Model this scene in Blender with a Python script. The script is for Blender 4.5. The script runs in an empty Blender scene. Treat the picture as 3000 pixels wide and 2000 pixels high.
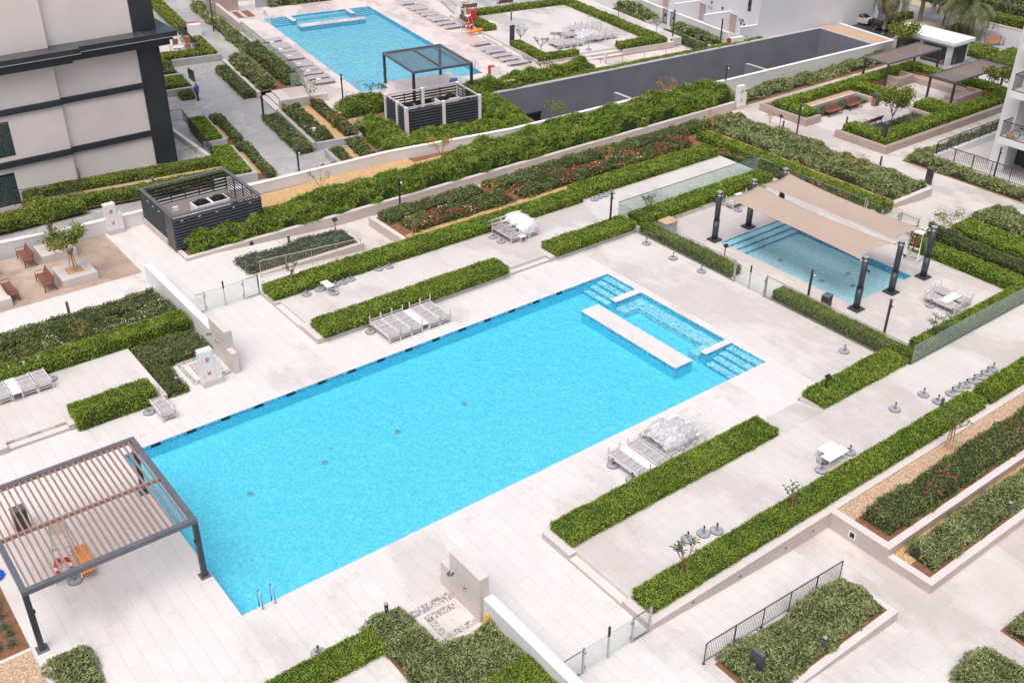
import bpy, math, random
import numpy as np
from mathutils import Vector, Matrix
sc = bpy.context.scene
COL = sc.collection
PI = math.pi
rnd = random.Random(7)

# ------------------------------------------------------------------ helpers
def tag(o, label=None, cat=None, group=None, kind=None):
    if label: o['label'] = label
    if cat: o['category'] = cat
    if group: o['group'] = group
    if kind: o['kind'] = kind
    return o

def thing(name, label, cat, loc=(0, 0, 0), rz=0.0, group=None):
    o = bpy.data.objects.new(name, None)
    o.empty_display_size = 0.2
    COL.objects.link(o)
    o.location = loc
    o.rotation_euler = (0, 0, rz)
    return tag(o, label, cat, group)

def copy_tree(o, loc=None, rz=None, label=None, group=None, parent=None):
    c = o.copy(); COL.objects.link(c)
    if parent is not None: c.parent = parent
    for ch in list(o.children): copy_tree(ch, parent=c)
    if loc is not None: c.location = loc
    if rz is not None: c.rotation_euler = (0, 0, rz)
    if label: c['label'] = label
    if group: c['group'] = group
    return c

LIT_TOP={}   # wall stones whose upward faces get a paler colour, overhead light painted in
class MB:
    """collects shapes; build() links them as ONE mesh object"""
    def __init__(s): s.v = []; s.f = []; s.m = []; s.s = []
    def add(s, vs, fs, mi=0, smooth=False):
        n = len(s.v); s.v += [tuple(v) for v in vs]
        for f in fs:
            s.f.append([i + n for i in f]); s.m.append(mi); s.s.append(smooth)
        return s
    def box(s, x0, x1, y0, y1, z0, z1, mi=0):
        return s.add([(x0,y0,z0),(x1,y0,z0),(x1,y1,z0),(x0,y1,z0),(x0,y0,z1),(x1,y0,z1),(x1,y1,z1),(x0,y1,z1)],
            [(3,2,1,0),(4,5,6,7),(0,1,5,4),(1,2,6,5),(2,3,7,6),(3,0,4,7)], mi)
    def obox(s, c, ax, ay, az, mi=0):
        c=Vector(c);ax=Vector(ax);ay=Vector(ay);az=Vector(az)
        P=[c+i*ax+j*ay+k*az for k in(-1,1) for j in(-1,1) for i in(-1,1)]
        return s.add(P,[(0,2,3,1),(4,5,7,6),(0,1,5,4),(1,3,7,5),(3,2,6,7),(2,0,4,6)],mi)
    def bar(s, a, b, w, h, mi=0, up=(0,0,1)):
        """rectangular bar from a to b, w across, h along up"""
        a=Vector(a);b=Vector(b);d=(b-a)
        if d.length<1e-6: return s
        dn=d.normalized();u=Vector(up)
        sd=dn.cross(u)
        if sd.length<1e-4: sd=dn.cross(Vector((1,0,0)))
        sd.normalize();u=sd.cross(dn)
        return s.obox((a+b)/2,d/2,sd*w/2,u*h/2,mi)
    def prism(s, poly, z0, z1, mi=0):
        n=len(poly)
        vs=[(p[0],p[1],z0) for p in poly]+[(p[0],p[1],z1) for p in poly]
        fs=[tuple(range(n))[::-1],tuple(range(n,2*n))]+[(i,(i+1)%n,(i+1)%n+n,i+n) for i in range(n)]
        return s.add(vs,fs,mi)
    def cyl(s, c, r, h, n=14, r2=None, mi=0, smooth=True):
        r2=r if r2 is None else r2;x,y,z=c
        vs=[(x+r*math.cos(2*PI*i/n),y+r*math.sin(2*PI*i/n),z) for i in range(n)]+[(x+r2*math.cos(2*PI*i/n),y+r2*math.sin(2*PI*i/n),z+h) for i in range(n)]
        s.add(vs,[(i,(i+1)%n,(i+1)%n+n,i+n) for i in range(n)],mi,smooth)
        k=len(s.v)-2*n
        s.f.append([k+i for i in range(n)][::-1]);s.m.append(mi);s.s.append(False)
        s.f.append([k+n+i for i in range(n)]);s.m.append(mi);s.s.append(False)
        return s
    def tube(s, pts, r, n=6, mi=0, radii=None):
        pts=[Vector(p) for p in pts];rings=[];k0=len(s.v)
        for i,p in enumerate(pts):
            t=(pts[min(i+1,len(pts)-1)]-pts[max(i-1,0)]).normalized()
            a=t.cross(Vector((0,0,1)))
            if a.length<.05: a=t.cross(Vector((1,0,0)))
            a.normalize();b=a.cross(t)
            rr=radii[i] if radii else r
            s.v+=[tuple(p+rr*(math.cos(2*PI*j/n)*a+math.sin(2*PI*j/n)*b)) for j in range(n)]
        for i in range(len(pts)-1):
            for j in range(n):
                s.f.append([k0+i*n+j,k0+i*n+(j+1)%n,k0+(i+1)*n+(j+1)%n,k0+(i+1)*n+j]);s.m.append(mi);s.s.append(True)
        s.f.append([k0+j for j in range(n)]);s.m.append(mi);s.s.append(False)
        s.f.append([k0+(len(pts)-1)*n+j for j in range(n)][::-1]);s.m.append(mi);s.s.append(False)
        return s
    def torus(s, c, R, r, n=24, m=8, mi=0, axis='z'):
        k=len(s.v)
        for i in range(n):
            for j in range(m):
                a=2*PI*i/n;b=2*PI*j/m
                q=((R+r*math.cos(b))*math.cos(a),(R+r*math.cos(b))*math.sin(a),r*math.sin(b))
                if axis=='y': q=(q[0],q[2],q[1])
                if axis=='x': q=(q[2],q[0],q[1])
                s.v.append((c[0]+q[0],c[1]+q[1],c[2]+q[2]))
        for i in range(n):
            for j in range(m):
                s.f.append([k+i*m+j,k+((i+1)%n)*m+j,k+((i+1)%n)*m+(j+1)%m,k+i*m+(j+1)%m]);s.m.append(mi[i%len(mi)] if isinstance(mi,(list,tuple)) else mi);s.s.append(True)
        return s
    def build(s, name, mat, parent=None, bevel=0, own_origin=False):
        me=bpy.data.meshes.new(name)
        off=(0,0,0)
        if own_origin and s.v:
            a=np.array(s.v);off=((a[:,0].min()+a[:,0].max())/2,(a[:,1].min()+a[:,1].max())/2,a[:,2].min())
            s.v=[(v[0]-off[0],v[1]-off[1],v[2]-off[2]) for v in s.v]
        me.from_pydata(s.v,[],s.f)
        mats=list(mat) if isinstance(mat,(list,tuple)) else [mat]
        if len(mats)==1 and mats[0].name in LIT_TOP:
            mats.append(LIT_TOP[mats[0].name])
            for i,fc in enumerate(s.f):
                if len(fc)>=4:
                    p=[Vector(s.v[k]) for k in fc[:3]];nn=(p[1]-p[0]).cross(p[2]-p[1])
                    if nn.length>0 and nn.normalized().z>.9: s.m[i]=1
        for m in mats: me.materials.append(m)
        me.polygons.foreach_set('material_index',s.m)
        me.polygons.foreach_set('use_smooth',s.s)
        me.update()
        o=bpy.data.objects.new(name,me);COL.objects.link(o)
        if parent is not None: o.parent=parent
        o.location=off
        if bevel:
            b=o.modifiers.new('edge','BEVEL');b.width=bevel;b.segments=2;b.limit_method='ANGLE';b.angle_limit=math.radians(50)
        return o

def box_obj(name, x0,x1,y0,y1,z0,z1, mat, parent=None, bevel=0, own=True):
    return MB().box(x0,x1,y0,y1,z0,z1).build(name,mat,parent,bevel,own and parent is None)

def np_mesh(name, verts, faces, mats, mi=None, parent=None, smooth=False, loc=None):
    me=bpy.data.meshes.new(name)
    nv=len(verts);nf=len(faces);k=faces.shape[1]
    me.vertices.add(nv);me.vertices.foreach_set('co',np.asarray(verts,np.float32).ravel())
    me.loops.add(nf*k);me.loops.foreach_set('vertex_index',faces.astype(np.int32).ravel())
    me.polygons.add(nf);me.polygons.foreach_set('loop_start',np.arange(0,nf*k,k,dtype=np.int32))
    me.polygons.foreach_set('loop_total',np.full(nf,k,np.int32))
    for m in mats: me.materials.append(m)
    if mi is not None: me.polygons.foreach_set('material_index',np.asarray(mi,np.int32))
    me.polygons.foreach_set('use_smooth',np.full(nf,smooth,bool))
    me.update(calc_edges=True)
    o=bpy.data.objects.new(name,me);COL.objects.link(o)
    if parent is not None:o.parent=parent
    if loc is not None:o.location=loc
    return o

def sheet(name, includes, holes, z, mat, label_kind='structure', zf=None):
    xs=sorted({v for r in includes+holes for v in r[:2]});ys=sorted({v for r in includes+holes for v in r[2:]})
    mb=MB();idx={}
    def vid(x,y):
        if (x,y) not in idx:
            idx[(x,y)]=len(mb.v);mb.v.append((x,y,zf(x,y) if zf else z))
        return idx[(x,y)]
    inside=lambda x,y,R:any(r[0]<x<r[1] and r[2]<y<r[3] for r in R)
    for i in range(len(xs)-1):
        for j in range(len(ys)-1):
            cx=(xs[i]+xs[i+1])/2;cy=(ys[j]+ys[j+1])/2
            if inside(cx,cy,includes) and not inside(cx,cy,holes):
                mb.f.append([vid(xs[i],ys[j]),vid(xs[i+1],ys[j]),vid(xs[i+1],ys[j+1]),vid(xs[i],ys[j+1])]);mb.m.append(0);mb.s.append(False)
    o=mb.build(name,mat)
    tag(o,kind=label_kind)
    return o

# north complex is turned by about -8.6 degrees
NO=(34.14,49.17);NA=math.radians(-8.62)
NUx,NUy=math.cos(NA),math.sin(NA);NVx,NVy=-math.sin(NA),math.cos(NA)
def nl(x,y):
    dx=x-NO[0];dy=y-NO[1];return (dx*NUx+dy*NUy,dx*NVx+dy*NVy)
def nw(a,b):
    return (NO[0]+a*NUx+b*NVx,NO[1]+a*NUy+b*NVy)
def to_north(o):
    o.location=(NO[0],NO[1],0);o.rotation_euler=(0,0,NA);return o

# ------------------------------------------------------------------ materials
def new_mat(name):
    m=bpy.data.materials.new(name);m.use_nodes=True
    nt=m.node_tree;b=nt.nodes['Principled BSDF'];return m,nt,b
def L(nt,a,b): nt.links.new(a,b)
def ramp(nt,fac,stops):
    r=nt.nodes.new('ShaderNodeValToRGB');e=r.color_ramp.elements
    while len(e)<len(stops): e.new(0.5)
    for i,(p,c) in enumerate(stops):
        e[i].position=p;e[i].color=(c[0],c[1],c[2],1) if isinstance(c,(tuple,list)) else (c,c,c,1)
    if fac is not None: L(nt,fac,r.inputs[0])
    return r.outputs[0]
def noise(nt,vec,scale,detail=4,rough=.55):
    n=nt.nodes.new('ShaderNodeTexNoise');n.inputs['Scale'].default_value=scale;n.inputs['Detail'].default_value=detail;n.inputs['Roughness'].default_value=rough
    if vec is not None: L(nt,vec,n.inputs['Vector'])
    return n.outputs['Fac']
def coords(nt,kind='Object',rot=0,scale=(1,1,1)):
    t=nt.nodes.new('ShaderNodeTexCoord');mp=nt.nodes.new('ShaderNodeMapping')
    mp.inputs['Rotation'].default_value=(0,0,rot);mp.inputs['Scale'].default_value=scale
    L(nt,t.outputs[kind],mp.inputs['Vector']);return mp.outputs['Vector']
def mix(nt,fac,a,b,mode='MIX'):
    n=nt.nodes.new('ShaderNodeMix');n.data_type='RGBA';n.blend_type=mode
    for k,v in ((0,fac),(6,a),(7,b)):
        if hasattr(v,'links') or hasattr(v,'is_output'): L(nt,v,n.inputs[k])
        elif k==0: n.inputs[0].default_value=v
        else: n.inputs[k].default_value=(v[0],v[1],v[2],1)
    return n.outputs[2]
def bump(nt,h,b,strength=.2,dist=.02):
    n=nt.nodes.new('ShaderNodeBump');n.inputs['Strength'].default_value=strength;n.inputs['Distance'].default_value=dist
    L(nt,h,n.inputs['Height']);L(nt,n.outputs[0],b.inputs['Normal'])

def plain(name,col,rough=.5,metal=0,var=.12,scale=3.0,bumpy=0,spec=.5,coat=0):
    m,nt,b=new_mat(name)
    v=coords(nt);f=noise(nt,v,scale,5,.6)
    lo=tuple(c*(1-var) for c in col);hi=tuple(min(1,c*(1+var)) for c in col)
    L(nt,ramp(nt,f,[(.3,lo),(.7,hi)]),b.inputs['Base Color'])
    b.inputs['Roughness'].default_value=rough;b.inputs['Metallic'].default_value=metal
    b.inputs['Specular IOR Level'].default_value=spec
    if coat: b.inputs['Coat Weight'].default_value=coat
    if bumpy: bump(nt,noise(nt,v,scale*8,4),b,bumpy,.01)
    return m

def paving(name,col,wet=.5,tile=(1.2,.6),rot=PI/2,tint=.025,stain=.5,wetscale=.22,gap=.007,joint=.66,dry=.6):
    """large stone slabs with running joints, stains and wet patches"""
    m,nt,b=new_mat(name);v=coords(nt,rot=rot)
    br=nt.nodes.new('ShaderNodeTexBrick');L(nt,v,br.inputs['Vector'])
    br.inputs['Scale'].default_value=1;br.inputs['Brick Width'].default_value=tile[0];br.inputs['Row Height'].default_value=tile[1]
    br.inputs['Mortar Size'].default_value=gap;br.inputs['Mortar Smooth'].default_value=.3;br.inputs['Bias'].default_value=0
    br.offset=.37;br.offset_frequency=2
    br.inputs['Color1'].default_value=(*[c*(1-tint) for c in col],1);br.inputs['Color2'].default_value=(*[min(1,c*(1+tint)) for c in col],1)
    br.inputs['Mortar'].default_value=(*[c*joint for c in col],1)
    vc=coords(nt)
    st=noise(nt,vc,.55,8,.62);fine=noise(nt,vc,9,6,.7)
    c=mix(nt,ramp(nt,st,[(.44,0.),(.68,stain)]),br.outputs['Color'],tuple(x*y for x,y in zip(col,(.84,.80,.745))))
    c=mix(nt,ramp(nt,fine,[(.3,0.),(.75,.16)]),c,tuple(x*.82 for x in col))
    wt=noise(nt,coords(nt,scale=(1,.55,1)),wetscale,7,.65)
    wm=ramp(nt,wt,[(.52-.2*wet,0.),(.60-.2*wet,1.)])
    c=mix(nt,wm,c,mix(nt,1.0,c,(.90,.88,.87),'MULTIPLY'))
    L(nt,c,b.inputs['Base Color'])
    L(nt,ramp(nt,wm,[(0,dry),(1,.16)]),b.inputs['Roughness'])
    bump(nt,br.outputs['Fac'],b,-.25,.004)
    return m

def leaf_mat(name,dark,mid,light,clump=1.1,rough=.5,flower=None,transl=.25):
    """every leaf its own shade, plus broad clumps of older and younger growth"""
    m,nt,b=new_mat(name)
    g=nt.nodes.new('ShaderNodeNewGeometry');v=coords(nt)
    n=noise(nt,v,clump,3,.6)
    ma=nt.nodes.new('ShaderNodeMath');ma.operation='MULTIPLY_ADD';L(nt,n,ma.inputs[0]);ma.inputs[1].default_value=.9
    mb_=nt.nodes.new('ShaderNodeMath');mb_.operation='MULTIPLY_ADD';L(nt,g.outputs['Random Per Island'],mb_.inputs[0]);mb_.inputs[1].default_value=.62;mb_.inputs[2].default_value=-.24
    L(nt,mb_.outputs[0],ma.inputs[2])
    c=ramp(nt,ma.outputs[0],[(.12,dark),(.42,mid),(.85,light)])
    L(nt,c,b.inputs['Base Color']);b.inputs['Roughness'].default_value=rough;b.inputs['Specular IOR Level'].default_value=.35
    tr=nt.nodes.new('ShaderNodeBsdfTranslucent');L(nt,c,tr.inputs['Color'])
    mx=nt.nodes.new('ShaderNodeMixShader');mx.inputs[0].default_value=transl
    L(nt,b.outputs[0],mx.inputs[1]);L(nt,tr.outputs[0],mx.inputs[2]);L(nt,mx.outputs[0],nt.nodes['Material Output'].inputs['Surface'])
    return m

def glass_mat(name,tint=(.93,.97,.955),refl=1.0,dust=0.0):
    m,nt,b=new_mat(name);nt.nodes.remove(b)
    t=nt.nodes.new('ShaderNodeBsdfTransparent');t.inputs[0].default_value=(*tint,1)
    g=nt.nodes.new('ShaderNodeBsdfGlossy');g.inputs['Roughness'].default_value=.02
    fr=nt.nodes.new('ShaderNodeFresnel');fr.inputs[0].default_value=1.5
    ml=nt.nodes.new('ShaderNodeMath');ml.operation='MULTIPLY';ml.inputs[1].default_value=refl;ge=nt.nodes.new('ShaderNodeNewGeometry');iv=nt.nodes.new('ShaderNodeMath');iv.operation='SUBTRACT';iv.inputs[0].default_value=1;L(nt,ge.outputs['Backfacing'],iv.inputs[1]);m0=nt.nodes.new('ShaderNodeMath');m0.operation='MULTIPLY';L(nt,fr.outputs[0],m0.inputs[0]);L(nt,iv.outputs[0],m0.inputs[1]);L(nt,m0.outputs[0],ml.inputs[0])
    mx=nt.nodes.new('ShaderNodeMixShader');L(nt,ml.outputs[0],mx.inputs[0]);L(nt,t.outputs[0],mx.inputs[1]);L(nt,g.outputs[0],mx.inputs[2])
    if dust:
        df=nt.nodes.new('ShaderNodeBsdfDiffuse');df.inputs[0].default_value=(.62,.72,.68,1);m2=nt.nodes.new('ShaderNodeMixShader');m2.inputs[0].default_value=dust
        L(nt,mx.outputs[0],m2.inputs[1]);L(nt,df.outputs[0],m2.inputs[2]);mx=m2
    L(nt,mx.outputs[0],nt.nodes['Material Output'].inputs['Surface']);return m

def water_mat(name,tint,scale=1.0,strength=.5):
    m,nt,b=new_mat(name);nt.nodes.remove(b)
    v=coords(nt,rot=.5,scale=(1.0,.62,1))
    n1=noise(nt,v,1.9*scale,3,.55);n2=noise(nt,coords(nt,rot=-.9,scale=(1,.7,1)),4.6*scale,3,.6)
    ad=nt.nodes.new('ShaderNodeMath');ad.operation='MULTIPLY_ADD';L(nt,n2,ad.inputs[0]);ad.inputs[1].default_value=.45;L(nt,n1,ad.inputs[2])
    bp=nt.nodes.new('ShaderNodeBump');bp.inputs['Strength'].default_value=strength;bp.inputs['Distance'].default_value=.12;L(nt,ad.outputs[0],bp.inputs['Height'])
    # ripples change the length of the path through the tinted water
    lw_=nt.nodes.new('ShaderNodeLayerWeight');lw_.inputs['Blend'].default_value=.5;L(nt,bp.outputs[0],lw_.inputs['Normal'])
    hi=tuple(1-(1-c)*.35 for c in tint);lo=tuple(max(0,c-(1-c)*.75) for c in tint)
    t=nt.nodes.new('ShaderNodeBsdfTransparent');L(nt,ramp(nt,lw_.outputs['Facing'],[(.22,hi),(.50,tint),(.80,lo)]),t.inputs[0])
    g=nt.nodes.new('ShaderNodeBsdfGlossy');g.inputs['Roughness'].default_value=.03;L(nt,bp.outputs[0],g.inputs['Normal'])
    fr=nt.nodes.new('ShaderNodeFresnel');fr.inputs[0].default_value=1.33;L(nt,bp.outputs[0],fr.inputs['Normal'])
    mx=nt.nodes.new('ShaderNodeMixShader');L(nt,fr.outputs[0],mx.inputs[0]);L(nt,t.outputs[0],mx.inputs[1]);L(nt,g.outputs[0],mx.inputs[2])
    L(nt,mx.outputs[0],nt.nodes['Material Output'].inputs['Surface']);return m

def mosaic_mat(name,cols,scale=14.0,rough=.25):
    m,nt,b=new_mat(name);v=coords(nt)
    vo=nt.nodes.new('ShaderNodeTexVoronoi');vo.inputs['Scale'].default_value=scale;L(nt,v,vo.inputs['Vector'])
    sp=nt.nodes.new('ShaderNodeSeparateColor');L(nt,vo.outputs['Color'],sp.inputs[0])
    n=noise(nt,v,scale*.45,3,.6)
    md=nt.nodes.new('ShaderNodeMath');md.operation='MULTIPLY_ADD';L(nt,sp.outputs[0],md.inputs[0]);md.inputs[1].default_value=.55
    m2=nt.nodes.new('ShaderNodeMath');m2.operation='MULTIPLY_ADD';L(nt,n,m2.inputs[0]);m2.inputs[1].default_value=1.3;m2.inputs[2].default_value=-.42
    L(nt,m2.outputs[0],md.inputs[2])
    L(nt,ramp(nt,md.outputs[0],[(.15,cols[0]),(.5,cols[1]),(.85,cols[2])]),b.inputs['Base Color'])
    b.inputs['Roughness'].default_value=rough;return m

def gravel_mat(name,cols,scale=26.):
    m,nt,b=new_mat(name);v=coords(nt)
    vo=nt.nodes.new('ShaderNodeTexVoronoi');vo.inputs['Scale'].default_value=scale;L(nt,v,vo.inputs['Vector'])
    sp=nt.nodes.new('ShaderNodeSeparateColor');L(nt,vo.outputs['Color'],sp.inputs[0])
    c=ramp(nt,sp.outputs[1],[(.05,cols[0]),(.5,cols[1]),(.95,cols[2])])
    c=mix(nt,ramp(nt,vo.outputs['Distance'],[(.45,0.),(.85,.75)]),c,tuple(x*.3 for x in cols[0]))
    c=mix(nt,ramp(nt,noise(nt,v,1.2,4),[(.35,0.),(.75,.35)]),c,tuple(x*.8 for x in cols[1]))
    L(nt,c,b.inputs['Base Color']);b.inputs['Roughness'].default_value=.8
    bump(nt,vo.outputs['Distance'],b,-.9,.02);return m

def wood_mat(name,cols,rough=.5,axis=(1,14,14)):
    m,nt,b=new_mat(name);n=noise(nt,coords(nt,scale=axis),2.2,5,.6)
    L(nt,ramp(nt,n,[(.3,cols[0]),(.7,cols[1])]),b.inputs['Base Color']);b.inputs['Roughness'].default_value=rough;return m

M={}
M['deck']=paving('deck_stone',(.665,.645,.63),wet=-.12,stain=.10)
M['terrace']=paving('terrace_stone',(.625,.595,.575),wet=.2,stain=.35)
M['walk']=paving('walk_stone',(.61,.575,.55),wet=.3,stain=.4,wetscale=.35)
M['kid']=paving('kid_deck_stone',(.64,.61,.59),wet=.42,stain=.25)
M['gate_deck']=paving('lower_deck_stone',(.66,.635,.62),wet=.05,stain=.15)
M['deck2']=paving('far_deck_stone',(.69,.62,.59),wet=.3,stain=.4)
M['grey_walk']=paving('grey_stone',(.47,.455,.45),wet=.62,tile=(.9,.3),rot=0,stain=.3,tint=.1)
M['plaza']=paving('plaza_stone',(.47,.365,.305),wet=.25,tile=(.9,.6),rot=0,tint=.13,stain=.7,joint=.75)
M['villa_pave']=paving('villa_stone',(.5,.49,.50),wet=.5,tile=(.6,.3),rot=0,stain=.3)
M['kerb']=plain('kerb_stone',(.50,.44,.405),.55,var=.07,scale=.8,bumpy=.05)
M['wallstone']=plain('wall_stone',(.60,.54,.505),.55,var=.08,scale=.9,bumpy=.05)
LIT_TOP['kerb_stone']=plain('kerb_top_lit',(.64,.595,.575),.5,var=.05,scale=.8)  # top-face twins of both stones: bright tops against darker sides put into colour
LIT_TOP['wall_stone']=plain('wall_top_lit',(.62,.575,.55),.5,var=.05,scale=.8)
M['greykerb']=plain('grey_kerb',(.42,.41,.41),.5,var=.12,scale=.9,bumpy=.05)
M['tanwall']=plain('tan_stone',(.40,.32,.28),.5,var=.09,scale=1.2,bumpy=.05)
M['white']=plain('white_render',(.70,.69,.70),.7,var=.05,scale=.5,bumpy=.04)
M['whitecap']=plain('white_coping',(.80,.79,.79),.6,var=.03,scale=.7)
M['render']=plain('beige_render',(.82,.74,.70),.8,var=.06,scale=.4,bumpy=.05)
M['villa']=plain('villa_render',(.66,.66,.70),.8,var=.04,scale=.3)
M['charcoal']=plain('charcoal_panel',(.035,.042,.050),.42,var=.2,scale=.5)
M['cornice']=plain('cornice_sheet',(.075,.083,.10),.3,var=.35,scale=.7,metal=.3)
M['anth']=plain('anthracite_paint',(.045,.052,.062),.4,var=.15,scale=2)
M['anth_light']=plain('anthracite_cap',(.12,.13,.15),.38,var=.15,scale=2)
M['slate']=plain('slate_render',(.20,.20,.235),.75,var=.13,scale=.35,bumpy=.04)
M['slatecap']=plain('slate_coping',(.42,.42,.44),.6,var=.08,scale=.8)
M['steel']=plain('steel',(.55,.54,.53),.28,1.0,var=.06)
M['railpaint']=plain('cream_paint',(.52,.46,.41),.4,var=.05)
M['lounge_frame']=plain('taupe_aluminium',(.68,.65,.64),.4,0,var=.05)
M['sling']=plain('grey_sling',(.40,.37,.385),.7,var=.04,scale=20)
M['tabletop']=plain('white_table',(.78,.77,.77),.35,var=.02)
M['granite']=plain('grey_granite',(.33,.345,.38),.35,var=.3,scale=9)
M['granite_side']=plain('dark_granite',(.13,.135,.155),.5,var=.3,scale=9)
M['black']=plain('black_metal',(.018,.018,.02),.4,var=.2)
M['blackrail']=plain('dark_rail',(.05,.05,.055),.42,var=.15)
M['red']=plain('red_paint',(.55,.03,.03),.45,var=.1)
M['redwhite']=plain('ring_white',(.75,.73,.71),.5,var=.05)
M['orange']=plain('orange_foam',(.85,.26,.02),.5,var=.12,scale=6)
M['blue']=plain('blue_hose',(.01,.13,.62),.35,var=.15)
M['yellow']=plain('yellow_plastic',(.86,.50,.01),.4,var=.08)
M['ink']=plain('dark_ink',(.03,.02,.02),.6,var=.1)
M['redink']=plain('red_ink',(.70,.16,.13),.6,var=.08)
M['cabinet']=plain('cabinet_white',(.78,.77,.76),.35,var=.03)
M['chairwhite']=plain('chair_plastic',(.74,.70,.63),.45,var=.05)
M['bark']=plain('bark',(.22,.155,.105),.85,var=.3,scale=12,bumpy=.3)
M['stake']=plain('stake_wood',(.50,.25,.10),.7,var=.25,scale=8)
M['branch']=plain('green_branch',(.20,.19,.09),.8,var=.25,scale=8)
M['soil']=plain('brown_soil',(.21,.105,.055),.95,var=.3,scale=5,bumpy=.5)
M['gravel']=gravel_mat('golden_gravel',[(.44,.24,.08),(.64,.42,.19),(.74,.58,.36)])
M['pinkgravel']=gravel_mat('pink_gravel',[(.40,.24,.14),(.60,.42,.28),(.71,.58,.45)],24)
M['pebble']=gravel_mat('pale_pebbles',[(.20,.17,.17),(.52,.47,.46),(.74,.71,.69)],17)
M['slat']=wood_mat('slat_wood',[(.28,.175,.14),(.36,.235,.195)],.55,(14,1,14))
M['slat_grey']=wood_mat('grey_slat_wood',[(.25,.195,.17),(.33,.265,.235)],.55,(14,1,14))
M['bench']=wood_mat('bench_wood',[(.17,.065,.04),(.27,.115,.075)],.5,(14,1.5,14))
M['orangewood']=wood_mat('bench_orange_wood',[(.33,.13,.045),(.46,.20,.08)],.5)
M['boxlid']=wood_mat('lid_wood',[(.50,.33,.19),(.60,.42,.26)],.5)
M['sail']=plain('sail_cloth',(.50,.405,.335),.8,var=.03,scale=.6)
M['glass']=glass_mat('fence_glass',(.94,.965,.955))
M['greenglass']=glass_mat('green_glass',(.86,.94,.905),1.0,.16)
def sail_mat():
    m,nt,b=new_mat('sail_cloth_thin');v=coords(nt);f=noise(nt,v,.6,5,.6)
    c=ramp(nt,f,[(.3,(.65,.535,.455)),(.7,(.69,.57,.485))]);L(nt,c,b.inputs['Base Color']);b.inputs['Roughness'].default_value=.8
    tr=nt.nodes.new('ShaderNodeBsdfTranslucent');L(nt,c,tr.inputs['Color']);mx=nt.nodes.new('ShaderNodeMixShader');mx.inputs[0].default_value=.45
    L(nt,b.outputs[0],mx.inputs[1]);L(nt,tr.outputs[0],mx.inputs[2]);L(nt,mx.outputs[0],nt.nodes['Material Output'].inputs['Surface']);return m
M['sail']=sail_mat()
M['window']=plain('window_glass',(.012,.025,.027),.05,var=.4,scale=1.5,spec=.8)
M['curtain']=plain('curtain',(.045,.075,.072),.6,var=.5,scale=5)
M['wrap']=None
M['skylight']=None
M['asphalt']=plain('asphalt',(.055,.055,.06),.75,var=.2,scale=1)
M['roadpave']=paving('road_block',(.44,.43,.46),wet=.3,tile=(.4,.2),rot=.6,stain=.2,tint=.05)
M['sand']=plain('sand',(.50,.42,.31),.95,var=.18,scale=.7,bumpy=.3)
M['lawn']=plain('lawn',(.14,.22,.035),.9,var=.45,scale=3,bumpy=.5)
M['mosaic']=mosaic_mat('pool_mosaic',[(.12,.62,.86),(.175,.71,.915),(.27,.81,.955)],17)
M['mosaic_step']=mosaic_mat('pool_step_mosaic',[(.16,.46,.68),(.42,.74,.86),(.78,.92,.95)],15)
M['mosaic_wall']=mosaic_mat('pool_wall_mosaic',[(.04,.28,.50),(.10,.45,.68),(.40,.70,.80)],15)
M['mosaic2']=mosaic_mat('far_pool_mosaic',[(.26,.62,.78),(.38,.72,.85),(.52,.80,.88)],6)
M['mosaic3']=mosaic_mat('kid_pool_mosaic',[(.44,.79,.92),(.60,.88,.96),(.82,.95,.98)],10)
M['water']=water_mat('pool_water',(.64,.95,.995),1.25,1.0)
M['water2']=water_mat('far_water',(.74,.94,.99),1.3,.7)
M['water3']=water_mat('kid_water',(.80,.955,.995),1.2,.5)
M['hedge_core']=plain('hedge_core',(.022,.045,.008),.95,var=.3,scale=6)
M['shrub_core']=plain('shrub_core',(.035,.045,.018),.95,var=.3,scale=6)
M['hedge']=leaf_mat('hedge_leaf',(.048,.105,.008),(.165,.27,.018),(.39,.48,.06))
M['hedge_warm']=leaf_mat('hedge_leaf_warm',(.075,.115,.013),(.185,.255,.028),(.35,.40,.07))
M['shrub']=leaf_mat('shrub_leaf',(.06,.095,.03),(.20,.25,.09),(.46,.49,.23))
M['shrub_blue']=leaf_mat('blue_shrub_leaf',(.045,.08,.05),(.115,.165,.10),(.26,.31,.21))
M['shrub_dark']=leaf_mat('dark_shrub_leaf',(.04,.07,.018),(.115,.16,.045),(.27,.31,.11))
M['flower_leaf']=leaf_mat('flower_bed_leaf',(.035,.07,.016),(.105,.165,.04),(.26,.28,.09))
M['bract_red']=leaf_mat('red_bract',(.30,.015,.02),(.48,.03,.06),(.62,.10,.16))
M['bract_white']=leaf_mat('white_bract',(.55,.50,.42),(.70,.66,.58),(.80,.77,.70))
M['feather']=leaf_mat('feathery_leaf',(.045,.10,.010),(.15,.25,.024),(.36,.44,.08),clump=.9)
M['treeleaf']=leaf_mat('tree_leaf',(.05,.09,.015),(.14,.20,.03),(.34,.36,.06))
M['autumn']=leaf_mat('autumn_leaf',(.20,.09,.02),(.42,.22,.03),(.55,.38,.06))
M['darkleaf']=leaf_mat('glossy_leaf',(.025,.055,.012),(.06,.12,.03),(.16,.22,.07),rough=.35)
M['palm']=leaf_mat('palm_leaf',(.06,.085,.035),(.16,.19,.09),(.33,.34,.18))
M['palm_dry']=leaf_mat('dry_palm_leaf',(.15,.11,.05),(.30,.22,.11),(.42,.34,.19))
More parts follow.
